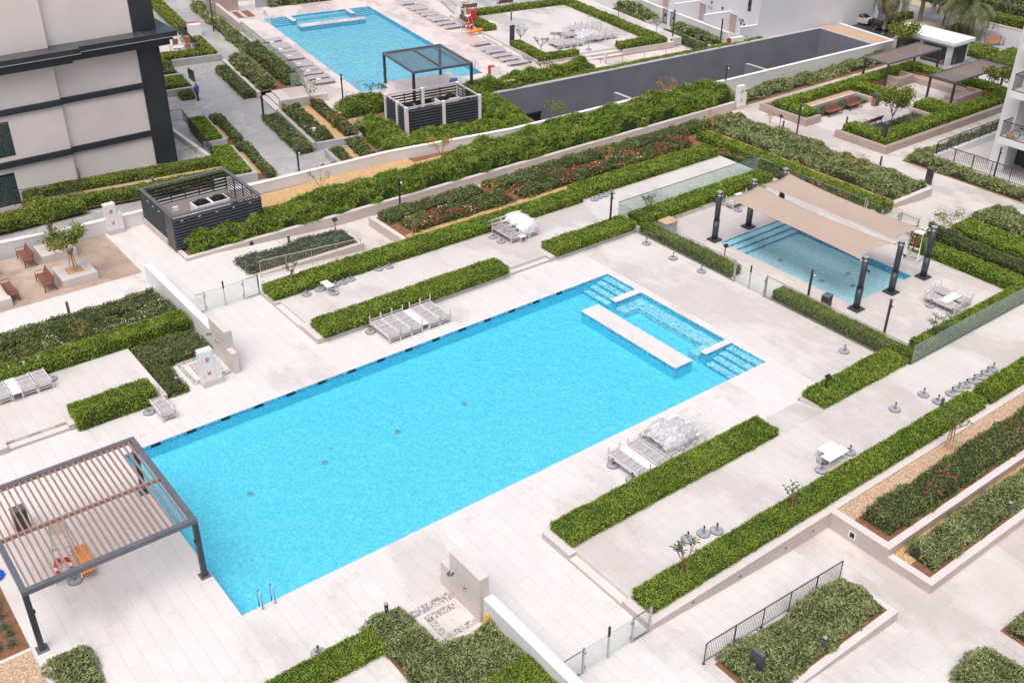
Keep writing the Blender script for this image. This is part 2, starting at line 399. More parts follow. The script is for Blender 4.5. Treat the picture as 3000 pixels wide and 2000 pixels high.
def wrap_mat():
    m,nt,b=new_mat('plastic_wrap');v=coords(nt,scale=(1,2.5,1))
    n=noise(nt,v,7,6,.65)
    L(nt,ramp(nt,n,[(.3,(.55,.55,.59)),(.55,(.74,.74,.78)),(.75,(.86,.86,.88))]),b.inputs['Base Color'])
    b.inputs['Roughness'].default_value=.22;b.inputs['Coat Weight'].default_value=.5
    bump(nt,n,b,1.0,.08)
    t=nt.nodes.new('ShaderNodeBsdfTransparent');mx=nt.nodes.new('ShaderNodeMixShader')
    L(nt,ramp(nt,noise(nt,v,3,4),[(.4,.12),(.7,.5)]),mx.inputs[0])
    L(nt,b.outputs[0],mx.inputs[1]);L(nt,t.outputs[0],mx.inputs[2]);L(nt,mx.outputs[0],nt.nodes['Material Output'].inputs['Surface']);return m
M['wrap']=wrap_mat();M['sheeting']=plain('white_sheeting',(.76,.75,.77),.35,var=.06,scale=2,coat=.3)

# ------------------------------------------------------------------ foliage
CAM=np.array((-9.282,-27.907,28.809))
def vnoise(rs,x,y,cell):
    x=np.asarray(x)/cell;y=np.asarray(y)/cell
    tab=rs.rand(64,64)
    i=np.floor(x).astype(int);j=np.floor(y).astype(int);fx=x-i;fy=y-j
    fx=fx*fx*(3-2*fx);fy=fy*fy*(3-2*fy)
    g=lambda a,b:tab[a%64,b%64]
    return (g(i,j)*(1-fx)+g(i+1,j)*fx)*(1-fy)+(g(i,j+1)*(1-fx)+g(i+1,j+1)*fx)*fy
def leaves(rs,P,Nn,ln,wd,spread=.7,droop=0,flat=False):
    """rhombus leaves at points P facing roughly Nn"""
    n=len(P)
    N=Nn+rs.normal(0,spread,(n,3));N/=np.linalg.norm(N,axis=1,keepdims=True)+1e-9
    A=rs.normal(0,1,(n,3));A[:,2]-=droop
    A-=N*(A*N).sum(1,keepdims=True);A/=np.linalg.norm(A,axis=1,keepdims=True)+1e-9
    B=np.cross(N,A)
    l=(ln*rs.uniform(.65,1.3,n))[:,None];w=(wd*rs.uniform(.7,1.25,n))[:,None]
    V=np.stack([P-A*l*.5,P+B*w*.5-A*l*.05+N*l*.06,P+A*l*.5,P-B*w*.5-A*l*.05+N*l*.06],1).reshape(-1,3)
    F=np.arange(4*n).reshape(-1,4);return V,F
HK={ # leaf length, width, density per m2, bump amp, bump cell, spread, edge rounding, leaf mat, core mat, droop
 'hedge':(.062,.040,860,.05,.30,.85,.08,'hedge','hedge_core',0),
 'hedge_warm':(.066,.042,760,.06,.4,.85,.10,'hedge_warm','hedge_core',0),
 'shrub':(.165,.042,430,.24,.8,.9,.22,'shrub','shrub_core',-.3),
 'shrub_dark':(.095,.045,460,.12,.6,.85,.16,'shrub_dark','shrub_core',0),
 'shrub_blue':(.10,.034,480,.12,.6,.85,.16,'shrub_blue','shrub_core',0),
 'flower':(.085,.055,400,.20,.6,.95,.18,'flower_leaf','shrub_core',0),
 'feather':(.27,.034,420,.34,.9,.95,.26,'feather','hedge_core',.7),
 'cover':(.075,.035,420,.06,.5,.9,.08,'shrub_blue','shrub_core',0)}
def foliage(name,rects,z0,z1,kind,label,cat='hedge',group=None,seed=1,flowers=None,north=False,stuff=False,parent=None,sprigs=.0,lod=1.0):
    """a run of planting over one or more rectangles, built as leaves over a dark core"""
    ln,wd,den,amp,cell,spread,edge,lm,cm,droop=HK[kind]
    rs=np.random.RandomState(seed*13+5)
    Vs=[];Fs=[];Ms=[];nv=0
    cx=np.mean([(r[0]+r[1])/2 for r in rects]);cy=np.mean([(r[2]+r[3])/2 for r in rects])
    wx,wy=(nw(cx,cy) if north else (cx,cy))
    def add(V,F,mi):
        nonlocal nv
        Vs.append(V);Fs.append(F+nv);Ms.append(np.full(len(F),mi));nv+=len(V)
    nz=np.random.RandomState(seed)
    tabs=[np.random.RandomState(seed*3+k) for k in range(2)]
    def top(x,y,r):
        e=np.minimum.reduce([x-r[0],r[1]-x,y-r[2],r[3]-y])
        # inner joints between rectangles are not rounded
        for q in rects:
            if q is r: continue
            t=.02
            if abs(q[0]-r[1])<t or abs(q[1]-r[0])<t or abs(q[2]-r[3])<t or abs(q[3]-r[2])<t:
                e=np.maximum(e,np.where((x>q[0]-.25)&(x<q[1]+.25)&(y>q[2]-.25)&(y<q[3]+.25),edge*3,0))
        b=(vnoise(np.random.RandomState(seed),x+50,y+50,cell)-.5)*2*amp+(vnoise(np.random.RandomState(seed+9),x+50,y+50,cell*3)-.5)*amp
        k=np.clip(e/(edge*1.6),0,1)
        return z1+b-(1-np.sqrt(1-(1-k)**2))*edge*1.3
    for r in rects:
        # distance from the camera sets leaf size so that far planting stays affordable
        rx,ry=(r[0]+r[1])/2,(r[2]+r[3])/2
        px,py=(nw(rx,ry) if north else (rx,ry))
        n_sub=max(1,int(max(r[1]-r[0],r[3]-r[2])/8))
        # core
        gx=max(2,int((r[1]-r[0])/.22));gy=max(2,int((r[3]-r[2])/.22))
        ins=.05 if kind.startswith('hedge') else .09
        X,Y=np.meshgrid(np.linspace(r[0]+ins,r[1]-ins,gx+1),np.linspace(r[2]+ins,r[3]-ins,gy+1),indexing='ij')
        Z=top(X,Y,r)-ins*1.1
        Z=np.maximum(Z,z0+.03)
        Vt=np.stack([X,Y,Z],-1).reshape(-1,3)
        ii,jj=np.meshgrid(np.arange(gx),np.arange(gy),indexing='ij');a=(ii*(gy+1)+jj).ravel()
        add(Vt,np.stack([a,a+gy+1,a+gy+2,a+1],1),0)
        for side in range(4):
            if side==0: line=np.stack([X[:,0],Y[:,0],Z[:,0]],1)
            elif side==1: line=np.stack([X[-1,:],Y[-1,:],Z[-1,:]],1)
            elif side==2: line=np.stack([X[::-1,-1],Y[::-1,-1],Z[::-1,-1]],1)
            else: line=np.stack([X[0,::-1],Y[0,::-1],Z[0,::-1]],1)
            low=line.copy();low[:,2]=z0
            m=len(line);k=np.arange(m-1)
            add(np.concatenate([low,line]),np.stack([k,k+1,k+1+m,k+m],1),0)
        # leaves, strip by strip
        long_x=(r[1]-r[0])>=(r[3]-r[2])
        for q in range(n_sub):
            if long_x:
                a0=r[0]+(r[1]-r[0])*q/n_sub;a1=r[0]+(r[1]-r[0])*(q+1)/n_sub;s=(a0,a1,r[2],r[3])
            else:
                a0=r[2]+(r[3]-r[2])*q/n_sub;a1=r[2]+(r[3]-r[2])*(q+1)/n_sub;s=(r[0],r[1],a0,a1)
            mx_,my_=(s[0]+s[1])/2,(s[2]+s[3])/2
            px,py=(nw(mx_,my_) if north else (mx_,my_))
            d=np.linalg.norm(np.array((px,py,z1))-CAM)
            sz=max(1.0,(d/40.0)**.8)*lod
            lw=s[1]-s[0];lh=s[3]-s[2];h=max(.05,z1-z0)
            nt_=int(den*lw*lh/sz**2)
            x=rs.uniform(s[0],s[1],nt_);y=rs.uniform(s[2],s[3],nt_)
            P=np.stack([x,y,top(x,y,r)+rs.uniform(-.05,.02,nt_)*(1 if kind.startswith('hedge') else 1.8)],1)
            Nn=np.tile((0,0,1.),(nt_,1))
            Ps=[P];Ns=[Nn]
            edges=[(s[0],s[1],s[2],0,-1),(s[0],s[1],s[3],0,1)] if long_x else []
            edges2=[(s[2],s[3],s[0],-1,0),(s[2],s[3],s[1],1,0)] if not long_x else []
            if long_x:
                if q==0: edges2.append((s[2],s[3],s[0],-1,0))
                if q==n_sub-1: edges2.append((s[2],s[3],s[1],1,0))
            else:
                if q==0: edges.append((s[0],s[1],s[2],0,-1))
                if q==n_sub-1: edges.append((s[0],s[1],s[3],0,1))
            for (u0,u1,c,nx,ny) in edges+edges2:
                k=int(den*.8*(u1-u0)*h/sz**2)
                u=rs.uniform(u0,u1,k)
                off=rs.uniform(-.08,.035,k)*(1 if kind.startswith('hedge') else 2.4)
                wob=(vnoise(np.random.RandomState(seed+3),u+40,u*0+c+40,cell)-.5)*amp*1.2
                if ny!=0: xx=u;yy=c+(off+wob*(1 if kind.startswith('hedge') else 1.7))*ny
                else: yy=u;xx=c+(off+wob*(1 if kind.startswith('hedge') else 1.7))*nx
                tz=top(np.clip(xx,r[0],r[1]),np.clip(yy,r[2],r[3]),r)
                zz=z0+.02+(np.maximum(tz,z0+.1)-z0)*rs.uniform(0,1,k)**.8
                Ps.append(np.stack([xx,yy,zz],1));Ns.append(np.tile((nx,ny,.35),(k,1)))
            P=np.concatenate(Ps);Nn=np.concatenate(Ns)
            V,F=leaves(rs,P,Nn,ln*sz,wd*sz,spread,droop);add(V,F,1)
            # loose shoots above the clipped surface
            if sprigs>0:
                k=int(sprigs*(lw+lh)*2)
                x=rs.uniform(s[0],s[1],k);y=np.where(rs.rand(k)<.7,s[3]-rs.uniform(0,.25,k),rs.uniform(s[2],s[3],k)) if long_x else rs.uniform(s[2],s[3],k)
                zt=top(x,y,r)
                for t in range(4):
                    P=np.stack([x+rs.normal(0,.02,k),y+rs.normal(0,.02,k)+t*.01,zt+.03+t*.035*rs.uniform(.5,1.4,k)],1)
                    V,F=leaves(rs,P,np.tile((0,-.3,.6),(k,1)),ln*.8*sz,wd*.8*sz,1.0);add(V,F,1)
            if flowers:
                for mi,(nm,fd,pat) in enumerate(flowers):
                    k=int(fd*lw*lh*(1+.0*h))
                    x=rs.uniform(s[0],s[1],k*4);y=rs.uniform(s[2],s[3],k*4)
                    msk=vnoise(np.random.RandomState(seed+21+mi),x+50,y+50,1.1)>pat
                    x=x[msk][:k];y=y[msk][:k]
                    P=np.stack([x,y,top(x,y,r)+rs.uniform(-.02,.05,len(x))],1)
                    V,F=leaves(rs,P,np.tile((0,-.3,.9),(len(x),1)),.075*sz,.065*sz,.8);add(V,F,2+mi)
    V=np.concatenate(Vs);F=np.concatenate(Fs);mi=np.concatenate(Ms)
    org=np.array((cx,cy,z0));V=V-org
    mats=[M[cm],M[lm]]+([M[f[0]] for f in flowers] if flowers else [])
    o=np_mesh(name,V,F,mats,mi,parent=parent)
    if north:
        x,y=nw(cx,cy);o.location=(x,y,z0);o.rotation_euler=(0,0,NA)
    else: o.location=org
    if parent is None: tag(o,label,cat,group,'stuff' if stuff else None)
    return o
# ------------------------------------------------------------------ ground and setting
PW,PL=12.0,28.8            # main pool
KX0,KX1,KY0,KY1=37.3,42.95,1.1,10.9   # kid pool
TS=(40.4,82.2,31.9,42.35)   # sunken service lane
sheet('ground',[(-120,320,-90,420)],[(-.3,29.1,-.3,12.3),TS],-.5,M['grey_walk'])
sheet('pool_deck',[(-60,34.0,-9.6,21.7),(-60,11.7,21.7,34.75),(-60,11.7,-60,-9.6),(34.0,48.2,-4.9,16.85)],
      [(29.3,34.0,-3.2,15.15),(34.0,48.2,-4.9,16.85),(0,PL,0,PW),(KX0,KX1,KY0,KY1),(-60,7.12,28.35,34.75),(11.4,34.0,-9.6,-3.4),(11.4,34.0,15.3,21.7),(27.4,34.0,-3.4,-3.2)],0,M['deck'])
sheet('pool_deck',[(29.3,34.0,-3.2,15.15),(34.0,48.2,-4.9,16.85)],[(KX0,KX1,KY0,KY1)],0,M['kid'])
sheet('plaza_paving',[(-60,7.12,28.35,34.75)],[],0,M['plaza'])
slope=lambda x0,x1:(lambda x,y:-.496*min(1,max(0,(x-x0)/(x1-x0))))
sheet('sloping_path',[(11.7,19.4,-60,-9.6),(11.7,19.4,21.7,28.2)],[],0,M['gate_deck'],zf=slope(11.7,19.4))
sheet('sloping_path',[(48.2,54.0,-3.2,8.0)],[],0,M['walk'],zf=slope(48.2,54.0))
sheet('path',[(19.4,48.2,-60,-9.6),(19.4,81.2,21.7,31.2),(48.2,85,-60,21.7)],[(48.2,54,-3.2,8.0)],-.496,M['walk'])
def slab(name,x0,x1,y0,y1,z0,z1,mat,holes=()):
    """raised terrace: top sheet plus its upright faces"""
    mb=MB().box(x0,x1,y0,y1,z0,z1);o=mb.build(name,mat);tag(o,kind='structure');return o
slab('terrace',11.75,60,-9.58,-4.85,-.49,.3,M['terrace'])
slab('terrace',11.75,24.25,-4.85,-3.45,-.2,.3,M['terrace'])
slab('terrace',27.35,34.0,-4.85,-3.35,-.2,.3,M['terrace'])
mb=MB();mb.add([(24.25,-3.3,0.003),(27.35,-3.3,0.003),(27.35,-4.85,.3),(24.25,-4.85,.3)],[(0,3,2,1)]);mb.f[0]=[0,1,2,3]
tag(mb.build('sloping_path',M['terrace']),kind='structure')
slab('terrace',11.75,34.0,16.45,21.68,-.2,.3,M['terrace'])
slab('terrace',11.75,24.0,15.15,16.45,-.2,.3,M['terrace'])
slab('terrace',27.35,34.0,15.15,16.45,-.2,.3,M['terrace'])
slab('terrace',24.0,27.35,15.56,16.45,-.2,.3,M['terrace'])
slab('terrace',34.0,47.4,16.45,21.68,-.45,.3,M['terrace'])
slab('terrace',34.0,47.4,14.95,16.45,-.45,.297,M['terrace'])
slab('terrace',-40,3.2,15.6,20.15,-.2,.3,M['terrace'])
# lower left soil and gravel bed
sheet('soil_bed',[(-14,-6.62,3.1,6.9)],[],.006,M['soil'])
sheet('gravel_strip',[(-14,-6.62,-6,2.95)],[],.007,M['pinkgravel'])

def wall(name,x0,x1,y0,y1,z0,z1,mat,label,cat='wall',bevel=.012,group=None):
    return tag(box_obj(name,x0,x1,y0,y1,z0,z1,M[mat],None,bevel),label,cat,group)
def run(name,boxes,mat,label,cat,bevel=.012,group=None):
    mb=MB()
    for b in boxes: mb.box(*b)
    return tag(mb.build(name,M[mat],None,bevel,True),label,cat,group)

# steps and planter edges round the two terraces
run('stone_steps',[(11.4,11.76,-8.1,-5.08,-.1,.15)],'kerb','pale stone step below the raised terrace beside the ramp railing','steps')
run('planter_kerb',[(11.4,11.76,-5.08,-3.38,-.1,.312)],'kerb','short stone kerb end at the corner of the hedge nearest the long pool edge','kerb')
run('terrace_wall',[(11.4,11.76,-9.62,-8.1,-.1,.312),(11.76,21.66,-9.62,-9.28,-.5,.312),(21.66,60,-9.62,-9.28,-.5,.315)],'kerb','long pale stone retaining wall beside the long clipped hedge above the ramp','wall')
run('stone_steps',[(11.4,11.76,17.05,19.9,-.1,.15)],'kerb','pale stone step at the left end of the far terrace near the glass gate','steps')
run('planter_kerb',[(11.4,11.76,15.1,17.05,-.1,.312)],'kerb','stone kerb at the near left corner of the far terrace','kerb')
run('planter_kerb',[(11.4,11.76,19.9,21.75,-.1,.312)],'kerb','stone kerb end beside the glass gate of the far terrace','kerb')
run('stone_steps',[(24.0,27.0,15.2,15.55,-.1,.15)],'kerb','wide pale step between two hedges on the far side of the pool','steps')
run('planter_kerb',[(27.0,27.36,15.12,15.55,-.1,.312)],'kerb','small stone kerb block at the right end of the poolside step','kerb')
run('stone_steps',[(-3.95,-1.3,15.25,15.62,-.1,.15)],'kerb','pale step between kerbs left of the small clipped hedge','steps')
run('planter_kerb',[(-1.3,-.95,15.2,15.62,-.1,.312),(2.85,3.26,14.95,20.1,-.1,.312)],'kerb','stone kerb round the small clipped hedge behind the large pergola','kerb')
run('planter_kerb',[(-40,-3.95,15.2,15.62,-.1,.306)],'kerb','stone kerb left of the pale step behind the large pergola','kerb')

# main pool: basin with steps, seat ledge, island and piers
pool=thing('swimming_pool','large rectangular blue mosaic swimming pool with island slab and corner steps','pool',(14.4,6,0))
def P0(o,root): o.parent=root;o.matrix_parent_inverse=Matrix.Translation(-root.location);return o
def inner_basin(x0,x1,y0,y1,d,ztop):
    mb=MB()
    mb.add([(x0,y0,-d),(x1,y0,-d),(x1,y1,-d),(x0,y1,-d)],[(0,1,2,3)],0)
    a=[(x0,y0),(x1,y0),(x1,y1),(x0,y1)]
    for i in range(4):
        p=a[i];q=a[(i+1)%4]
        mb.add([(*p,-d),(*p,ztop),(*q,ztop),(*q,-d)],[(0,1,2,3)],1)
    return mb
P0(inner_basin(0,PL,0,PW,.72,-.2).build('basin',[M['mosaic'],M['mosaic']]),pool)
mb=MB()
for p,q in (((0,0),(PL,0)),((PL,0),(PL,PW)),((PL,PW),(0,PW)),((0,PW),(0,0))): mb.add([(*p,-.2),(*p,0),(*q,0),(*q,-.2)],[(0,1,2,3)])
P0(mb.build('tile_band',M['mosaic_wall']),pool)
def steps(y0,y1,nm):
    mb=MB()
    for i in range(4):
        x0=26.9+.475*i;z1=-.62+.14*(i+.3)
        mb.box(x0,28.8-.001*(i+1),y0+.001*(i+1),y1-.001*(i+1),-.715+.002*i,z1,0)
        # darker mosaic nosing along every tread edge
        mb.box(x0-.012,x0+.06,y0+.006,y1-.006,z1-.10,z1+.004,1)
    P0(mb.build(nm,[M['mosaic_step'],M['mosaic_wall']]),pool)
steps(9.66,12,'corner_steps');steps(0,2.32,'corner_steps')
def slab_part(nm,x0,x1,y0,y1):
    mb=MB().box(x0,x1,y0,y1,-.02,.004,0).box(x0+.015,x1-.015,y0+.015,y1-.015,-.2,-.0201,1).box(x0+.016,x1-.016,y0+.016,y1-.016,-.715,-.2,2)
    P0(mb.build(nm,[M['deck'],M['mosaic_wall'],M['mosaic']]),pool)
slab_part('island_slab',24.68,25.92,2.33,9.6);slab_part('pier',26.88,28.8,9.17,9.64);slab_part('pier',26.88,28.8,2.33,2.74)
mb=MB().box(27.9,28.79,2.75,9.16,-.714,-.36).box(26.88,27.899,2.75,3.5,-.713,-.361).box(26.88,27.899,8.4,9.16,-.713,-.361)
P0(mb.build('seat_ledge',M['mosaic_step']),pool)
for i in range(16):
    x=1.46+1.69*i
    if x<26.5: P0(box_obj('skimmer_slot',x-.23,x+.23,11.985,12.02,-.165,-.03,M['black']),pool)
for x in (3.6,7.25,11.1,14.95): P0(MB().torus((x,7,-.71),.13,.022).torus((x,7,-.71),.06,.02).build('floor_drain',M['granite']),pool)
tag(MB().add([(0,0,-.1),(PL,0,-.1),(PL,PW,-.1),(0,PW,-.1)],[(0,1,2,3)]).build('water',M['water']),kind='structure')
# kid pool
kp=thing('wading_pool','small rectangular blue pool under the two beige shade sails','pool',((KX0+KX1)/2,(KY0+KY1)/2,0))
P0(inner_basin(KX0,KX1,KY0,KY1,.46,0).build('basin',[M['mosaic3'],M['mosaic_wall']]),kp)
mb=MB()
for i in range(3): mb.box(KX0,KX0+1.8-.5*i,KY1-2.6+.0*i,KY1,-.45+.002*i,-.42+.1*(i+1))
mb=MB()
for i in range(3): mb.box(KX0,KX1,KY1-1.5+.5*i,KY1-.002*(i+1),-.455,-.43+.105*(i+1),0).box(KX0,KX1,KY1-1.512+.5*i,KY1-1.44+.5*i,-.40+.105*i,-.426+.105*(i+1),1)
P0(mb.build('entry_steps',[M['mosaic3'],M['mosaic_wall']]),kp)
for (x,y) in ((38.9,4.4),(39.9,2.9),(40.9,4.0),(39.0,7.6)): P0(MB().torus((x,y,-.44),.13,.02).build('floor_drain',M['granite_side']),kp)
tag(MB().add([(KX0,KY0,-.06),(KX1,KY0,-.06),(KX1,KY1,-.06),(KX0,KY1,-.06)],[(0,1,2,3)]).build('water',M['water3']),kind='structure')

# far pool, in the turned north frame: local (a,b)
FW,FL=11.7,26.75
def nsheet(name,incl,holes,z,mat,zf=None): return to_north(sheet(name,incl,holes,z,mat,zf=zf))
nsheet('far_pool_deck',[(-4.3,23,-4.2,45)],[(0,FW,0,FL)],0.0,M['deck2'])
fp=thing('swimming_pool','far blue swimming pool beyond the louvred plant enclosure','pool',(NO[0],NO[1],0),NA)
inner_basin(0,FW,0,FL,.48,0).build('basin',[M['mosaic2'],M['mosaic_wall']],fp)
def spart(nm,x0,x1,y0,y1):
    MB().box(x0,x1,y0,y1,-.02,.0,0).box(x0+.015,x1-.015,y0+.015,y1-.015,-.47,-.02,1).build(nm,[M['deck2'],M['mosaic_wall']],fp)
spart('island_slab',2.35,9.5,22.05,23.15);spart('pier',2.35,2.85,24.7,FL);spart('pier',8.9,9.4,24.7,FL);spart('platform',2.55,9.2,0,1.65)
for a0,a1 in ((0,2.33),(9.42,FW)):
    mb=MB()
    for i in range(4): mb.box(a0,a1,FL-1.9+.47*i,FL,-.475,-.42+.085*(i+1),0).box(a0,a1,FL-1.91+.47*i,FL-1.83+.47*i,-.40+.085*i,-.416+.085*(i+1),1)
    mb.build('corner_steps',[M['mosaic2'],M['mosaic_wall']],fp)
MB().box(2.87,8.88,FL-.8,FL,-.47,-.2).build('seat_ledge',M['mosaic2'],fp)
w=MB().add([(0,0,-.08),(FW,0,-.08),(FW,FL,-.08),(0,FL,-.08)],[(0,1,2,3)]).build('water',M['water2']);to_north(w);tag(w,kind='structure')

# sunken service lane between the two gardens
sheet('service_lane',[(30,83,31,40)],[],-5.2,M['asphalt'])
def polywall(name,pts,th,z0,z1,mat,label,cat='wall',cap=None,capz=.05,side=1):
    """a straight run wall along pts with its own thickness; cap is a coping part"""
    mb=MB();mc=MB()
    for (a,b) in zip(pts[:-1],pts[1:]):
        a=Vector((a[0],a[1],0));b=Vector((b[0],b[1],0));d=(b-a);n=Vector((-d.y,d.x,0)).normalized()*th*side
        quad=[a,b,b+n,a+n]
        if side<0: quad=quad[::-1]
        mb.prism([(p.x,p.y) for p in quad],z0,z1)
        if cap:
            e=n.normalized()*.02
            q=[a-e,b-e,b+n+e,a+n+e]
            if side<0: q=q[::-1]
            mc.prism([(p.x,p.y) for p in q],z1+.001,z1+capz)
    o=mb.build(name,M[mat],None,0,True);tag(o,label,cat)
    if cap:
        c=mc.build('coping',M[cap]);c.parent=o;c.matrix_parent_inverse=Matrix.Translation(-o.location)
    return o
polywall('garden_wall',[(-40,36.5),(1.0,35.2),(5.2,34.75),(8.5,34.66),(9.8,34.62)],.32,-.5,.86,'white','low white garden wall behind the benches and tree planters',cap='whitecap')
polywall('garden_wall',[(15.6,34.42),(27.6,34.1),(37.7,32.55),(50,32.15),(60,31.1),(82.0,30.15)],.3,-5.2,.84,'white','long white wall with coping along the sunken lane',cap='whitecap')
polywall('retaining_wall',[(40.6,42.05),(45,41.55),(62.8,40.2),(82.0,38.75)],.4,-5.2,.14,'slate','tall slate grey retaining wall on the far side of the sunken lane',cap='slatecap',capz=.06)
mb=MB()
mb.add([(40.4,42.36,-.499),(40.4,42.3,-.499),(45,41.75,-.499),(62.8,40.4,-.499),(82.2,38.95,-.499),(82.2,42.36,-.499)],[(0,1,2,3,4,5)])
tag(mb.build('path',M['deck2']),kind='structure')
polywall('retaining_wall',[(40.3,42.2),(40.3,32.7)],.35,-5.2,-.1,'slate','short slate wall closing the near end of the sunken lane beside the far enclosure',cap='slatecap',side=-1)
polywall('retaining_wall',[(82.0,39.1),(81.35,30.7)],.35,-5.2,.14,'slate','slate grey end wall closing the sunken lane near the parked cars',cap='slatecap',capz=.06)
for i,(x0,y0,x1,y1) in enumerate(((52.4,37.2,52.4,31.75),(68.1,36.2,68.2,30.9),(41.2,36.9,41.1,32.5))):
    mb=MB().bar((x0,y0,-1.2),(x1,y1,-1.2),.3,1.6)
    o=mb.build('fin_wall',M['slate'],None,0,True);tag(o,('slate grey fin wall in the lane near the middle of the hedge','slate grey fin wall in the lane towards the parked cars','slate grey fin wall in the lane beside the far louvred enclosure')[i],'wall',group='fin walls in the sunken lane')
    c=MB().bar((x0,y0,-.375),(x1,y1,-.375),.34,.04).build('coping',M['slatecap']);c.parent=o;c.matrix_parent_inverse=Matrix.Translation(-o.location)
# garage doorway low on the lane wall
o=thing('garage_door','dark framed garage opening low in the slate retaining wall','door',(40.5,41.9,-5.2),math.atan2(-1.35,17.8))
MB().box(0,7,-.06,.0,0,2.9).build('door_leaf',M['black'],o);MB().box(-.1,7.1,-.1,0,2.9,3.05).build('frame',M['anth'],o)

# planter between white wall and footpath, gravel and soil
run('planter_wall',[(9.72,57.6,28.1,28.42,-.5,.2),(9.72,10.0,28.42,29.45,-.5,.2)],'kerb','long pale stone planter wall along the footpath in front of the feathery shrubs','planter')
slab('soil_bed',10.0,57.6,28.42,34.3,-.45,.10,M['soil'])
sheet('gravel_strip',[(15.8,57.5,31.1,34.25)],[(29,57.5,33.0,34.25),(37.5,57.5,32.3,34.3),(50,57.5,31.5,34.3)],.11,M['gravel'])
# bed along the ramp (far side) and its mirror twin
def ramp_bed(y0,y1,kside,label):
    mb=MB();k0,k1=(y0,y0+.3) if kside<0 else (y1-.3,y1)
    for (a,b) in ((k0,k1),): mb.box(11.8,19.45,a,b,-.5,.0)
    mb.box(19.2,19.45,min(y0,y1)+(.3 if kside<0 else 0),max(y0,y1)-(0 if kside<0 else .3),-.5,-.003)
    o=mb.build('planter_kerb',M['kerb'],None,.01,True);tag(o,label,'kerb')
    sheet('soil_bed',[(11.8,19.2,y0+(.3 if kside<0 else 0),y1-(0 if kside<0 else .3))],[],-.03,M['soil'])
ramp_bed(-14.47,-12.05,-1,'pale stone kerb of the broad shrub bed beside the dark ramp railing')
ramp_bed(24.0,26.3,-1,'pale wedge shaped kerb of the bluish shrub bed beside the cream railing')
# SE stepped planter
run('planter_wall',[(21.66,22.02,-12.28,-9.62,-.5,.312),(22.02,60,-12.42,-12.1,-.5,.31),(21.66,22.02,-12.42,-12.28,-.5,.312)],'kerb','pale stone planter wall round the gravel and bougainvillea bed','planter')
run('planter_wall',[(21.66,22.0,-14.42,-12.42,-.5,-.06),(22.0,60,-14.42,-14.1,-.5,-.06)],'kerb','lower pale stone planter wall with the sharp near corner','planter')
sheet('gravel_strip',[(22.02,60,-10.45,-9.62)],[],.25,M['pinkgravel'])
sheet('soil_bed',[(22.02,60,-12.1,-10.45)],[],.24,M['soil'])
sheet('soil_bed',[(22.0,60,-14.1,-13.2)],[],-.12,M['soil']);sheet('gravel_strip',[(22.0,60,-13.2,-12.42)],[],-.11,M['gravel'])
for x,y,z in ((13.9,-9.635,-.02),(17.6,-9.635,-.2)):
    pass
# NW flower bed behind the long hedge
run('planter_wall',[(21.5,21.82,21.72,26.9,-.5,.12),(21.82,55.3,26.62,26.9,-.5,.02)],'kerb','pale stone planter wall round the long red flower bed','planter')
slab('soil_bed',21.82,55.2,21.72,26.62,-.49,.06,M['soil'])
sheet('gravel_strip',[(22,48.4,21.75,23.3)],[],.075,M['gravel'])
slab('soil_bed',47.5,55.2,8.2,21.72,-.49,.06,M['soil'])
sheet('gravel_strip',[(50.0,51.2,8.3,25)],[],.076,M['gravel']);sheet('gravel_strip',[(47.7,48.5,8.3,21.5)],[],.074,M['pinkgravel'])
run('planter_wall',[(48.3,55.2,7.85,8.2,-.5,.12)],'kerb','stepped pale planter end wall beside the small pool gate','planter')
slab('soil_bed',47.7,55.3,-12,3.3,-.49,.02,M['soil'])
sheet('gravel_strip',[(46.95,48.0,-9,3.2)],[],.026,M['gravel'])
sheet('gravel_strip',[(49.0,49.6,-9,3.2),(51.8,52.3,-9,3.2)],[],.036,M['gravel'])
# left flower beds
sheet('soil_bed',[(-40,6.7,20.1,25.1)],[],.008,M['soil']);sheet('soil_bed',[(3.26,6.72,15.0,20.1)],[(4.4,6.72,15.0,17.6)],.008,M['soil'])
sheet('soil_bed',[(3.2,4.85,-6.1,-3.3),(3.2,6.9,-14,-6.0)],[],.008,M['soil'])
# foreground shower pads
def shower_pad(sgn,y0,label):
    # y0: wall-side edge of pad nearest the pool, sgn=-1 towards -Y
    f=lambda a,b:(min(y0+sgn*a,y0+sgn*b),max(y0+sgn*a,y0+sgn*b))
    sheet('pebble_strip',[(4.75,6.72,*f(0,.37)),(4.75,4.98,*f(.37,2.4)),(4.75,7.2,*f(2.15,2.75))],[],.012,M['pebble'])
    sheet('pebble_strip',[(5.24,6.52,*f(.55,.85)),(5.24,5.52,*f(.85,1.68)),(5.24,6.75,*f(1.68,1.95))],[],.016,M['pebble'])
shower_pad(-1,-3.56,'');shower_pad(1,15.3,'')
# garden with seats on the right
run('planter_wall',[(59.2,59.55,22.0,26.9,-.5,.08),(59.55,61.1,22.0,22.35,-.5,.08),(59.55,79.2,26.65,26.95,-.5,.08)],'tanwall','tan stone planter wall round the left hedge of the seating garden','planter')
run('planter_wall',[(59.2,59.55,14.5,19.2,-.5,.08),(59.55,79,14.5,14.85,-.5,.08)],'tanwall','tan stone planter wall with sharp corner round the right hedge of the seating garden','planter')
slab('soil_bed',59.55,79.0,24.85,26.65,-.49,.03,M['soil']);slab('soil_bed',59.55,61.2,22.35,25.2,-.49,.03,M['soil'])
slab('soil_bed',59.55,79.0,14.85,16.5,-.49,.03,M['soil']);slab('soil_bed',59.55,61.3,16.5,19.1,-.49,.03,M['soil'])
slab('soil_bed',77.4,79.0,16.5,25.2,-.49,.03,M['soil']);slab('soil_bed',68.5,70.1,22.2,25.2,-.49,.028,M['soil']);slab('soil_bed',68.9,71.2,16.5,19.0,-.49,.028,M['soil'])
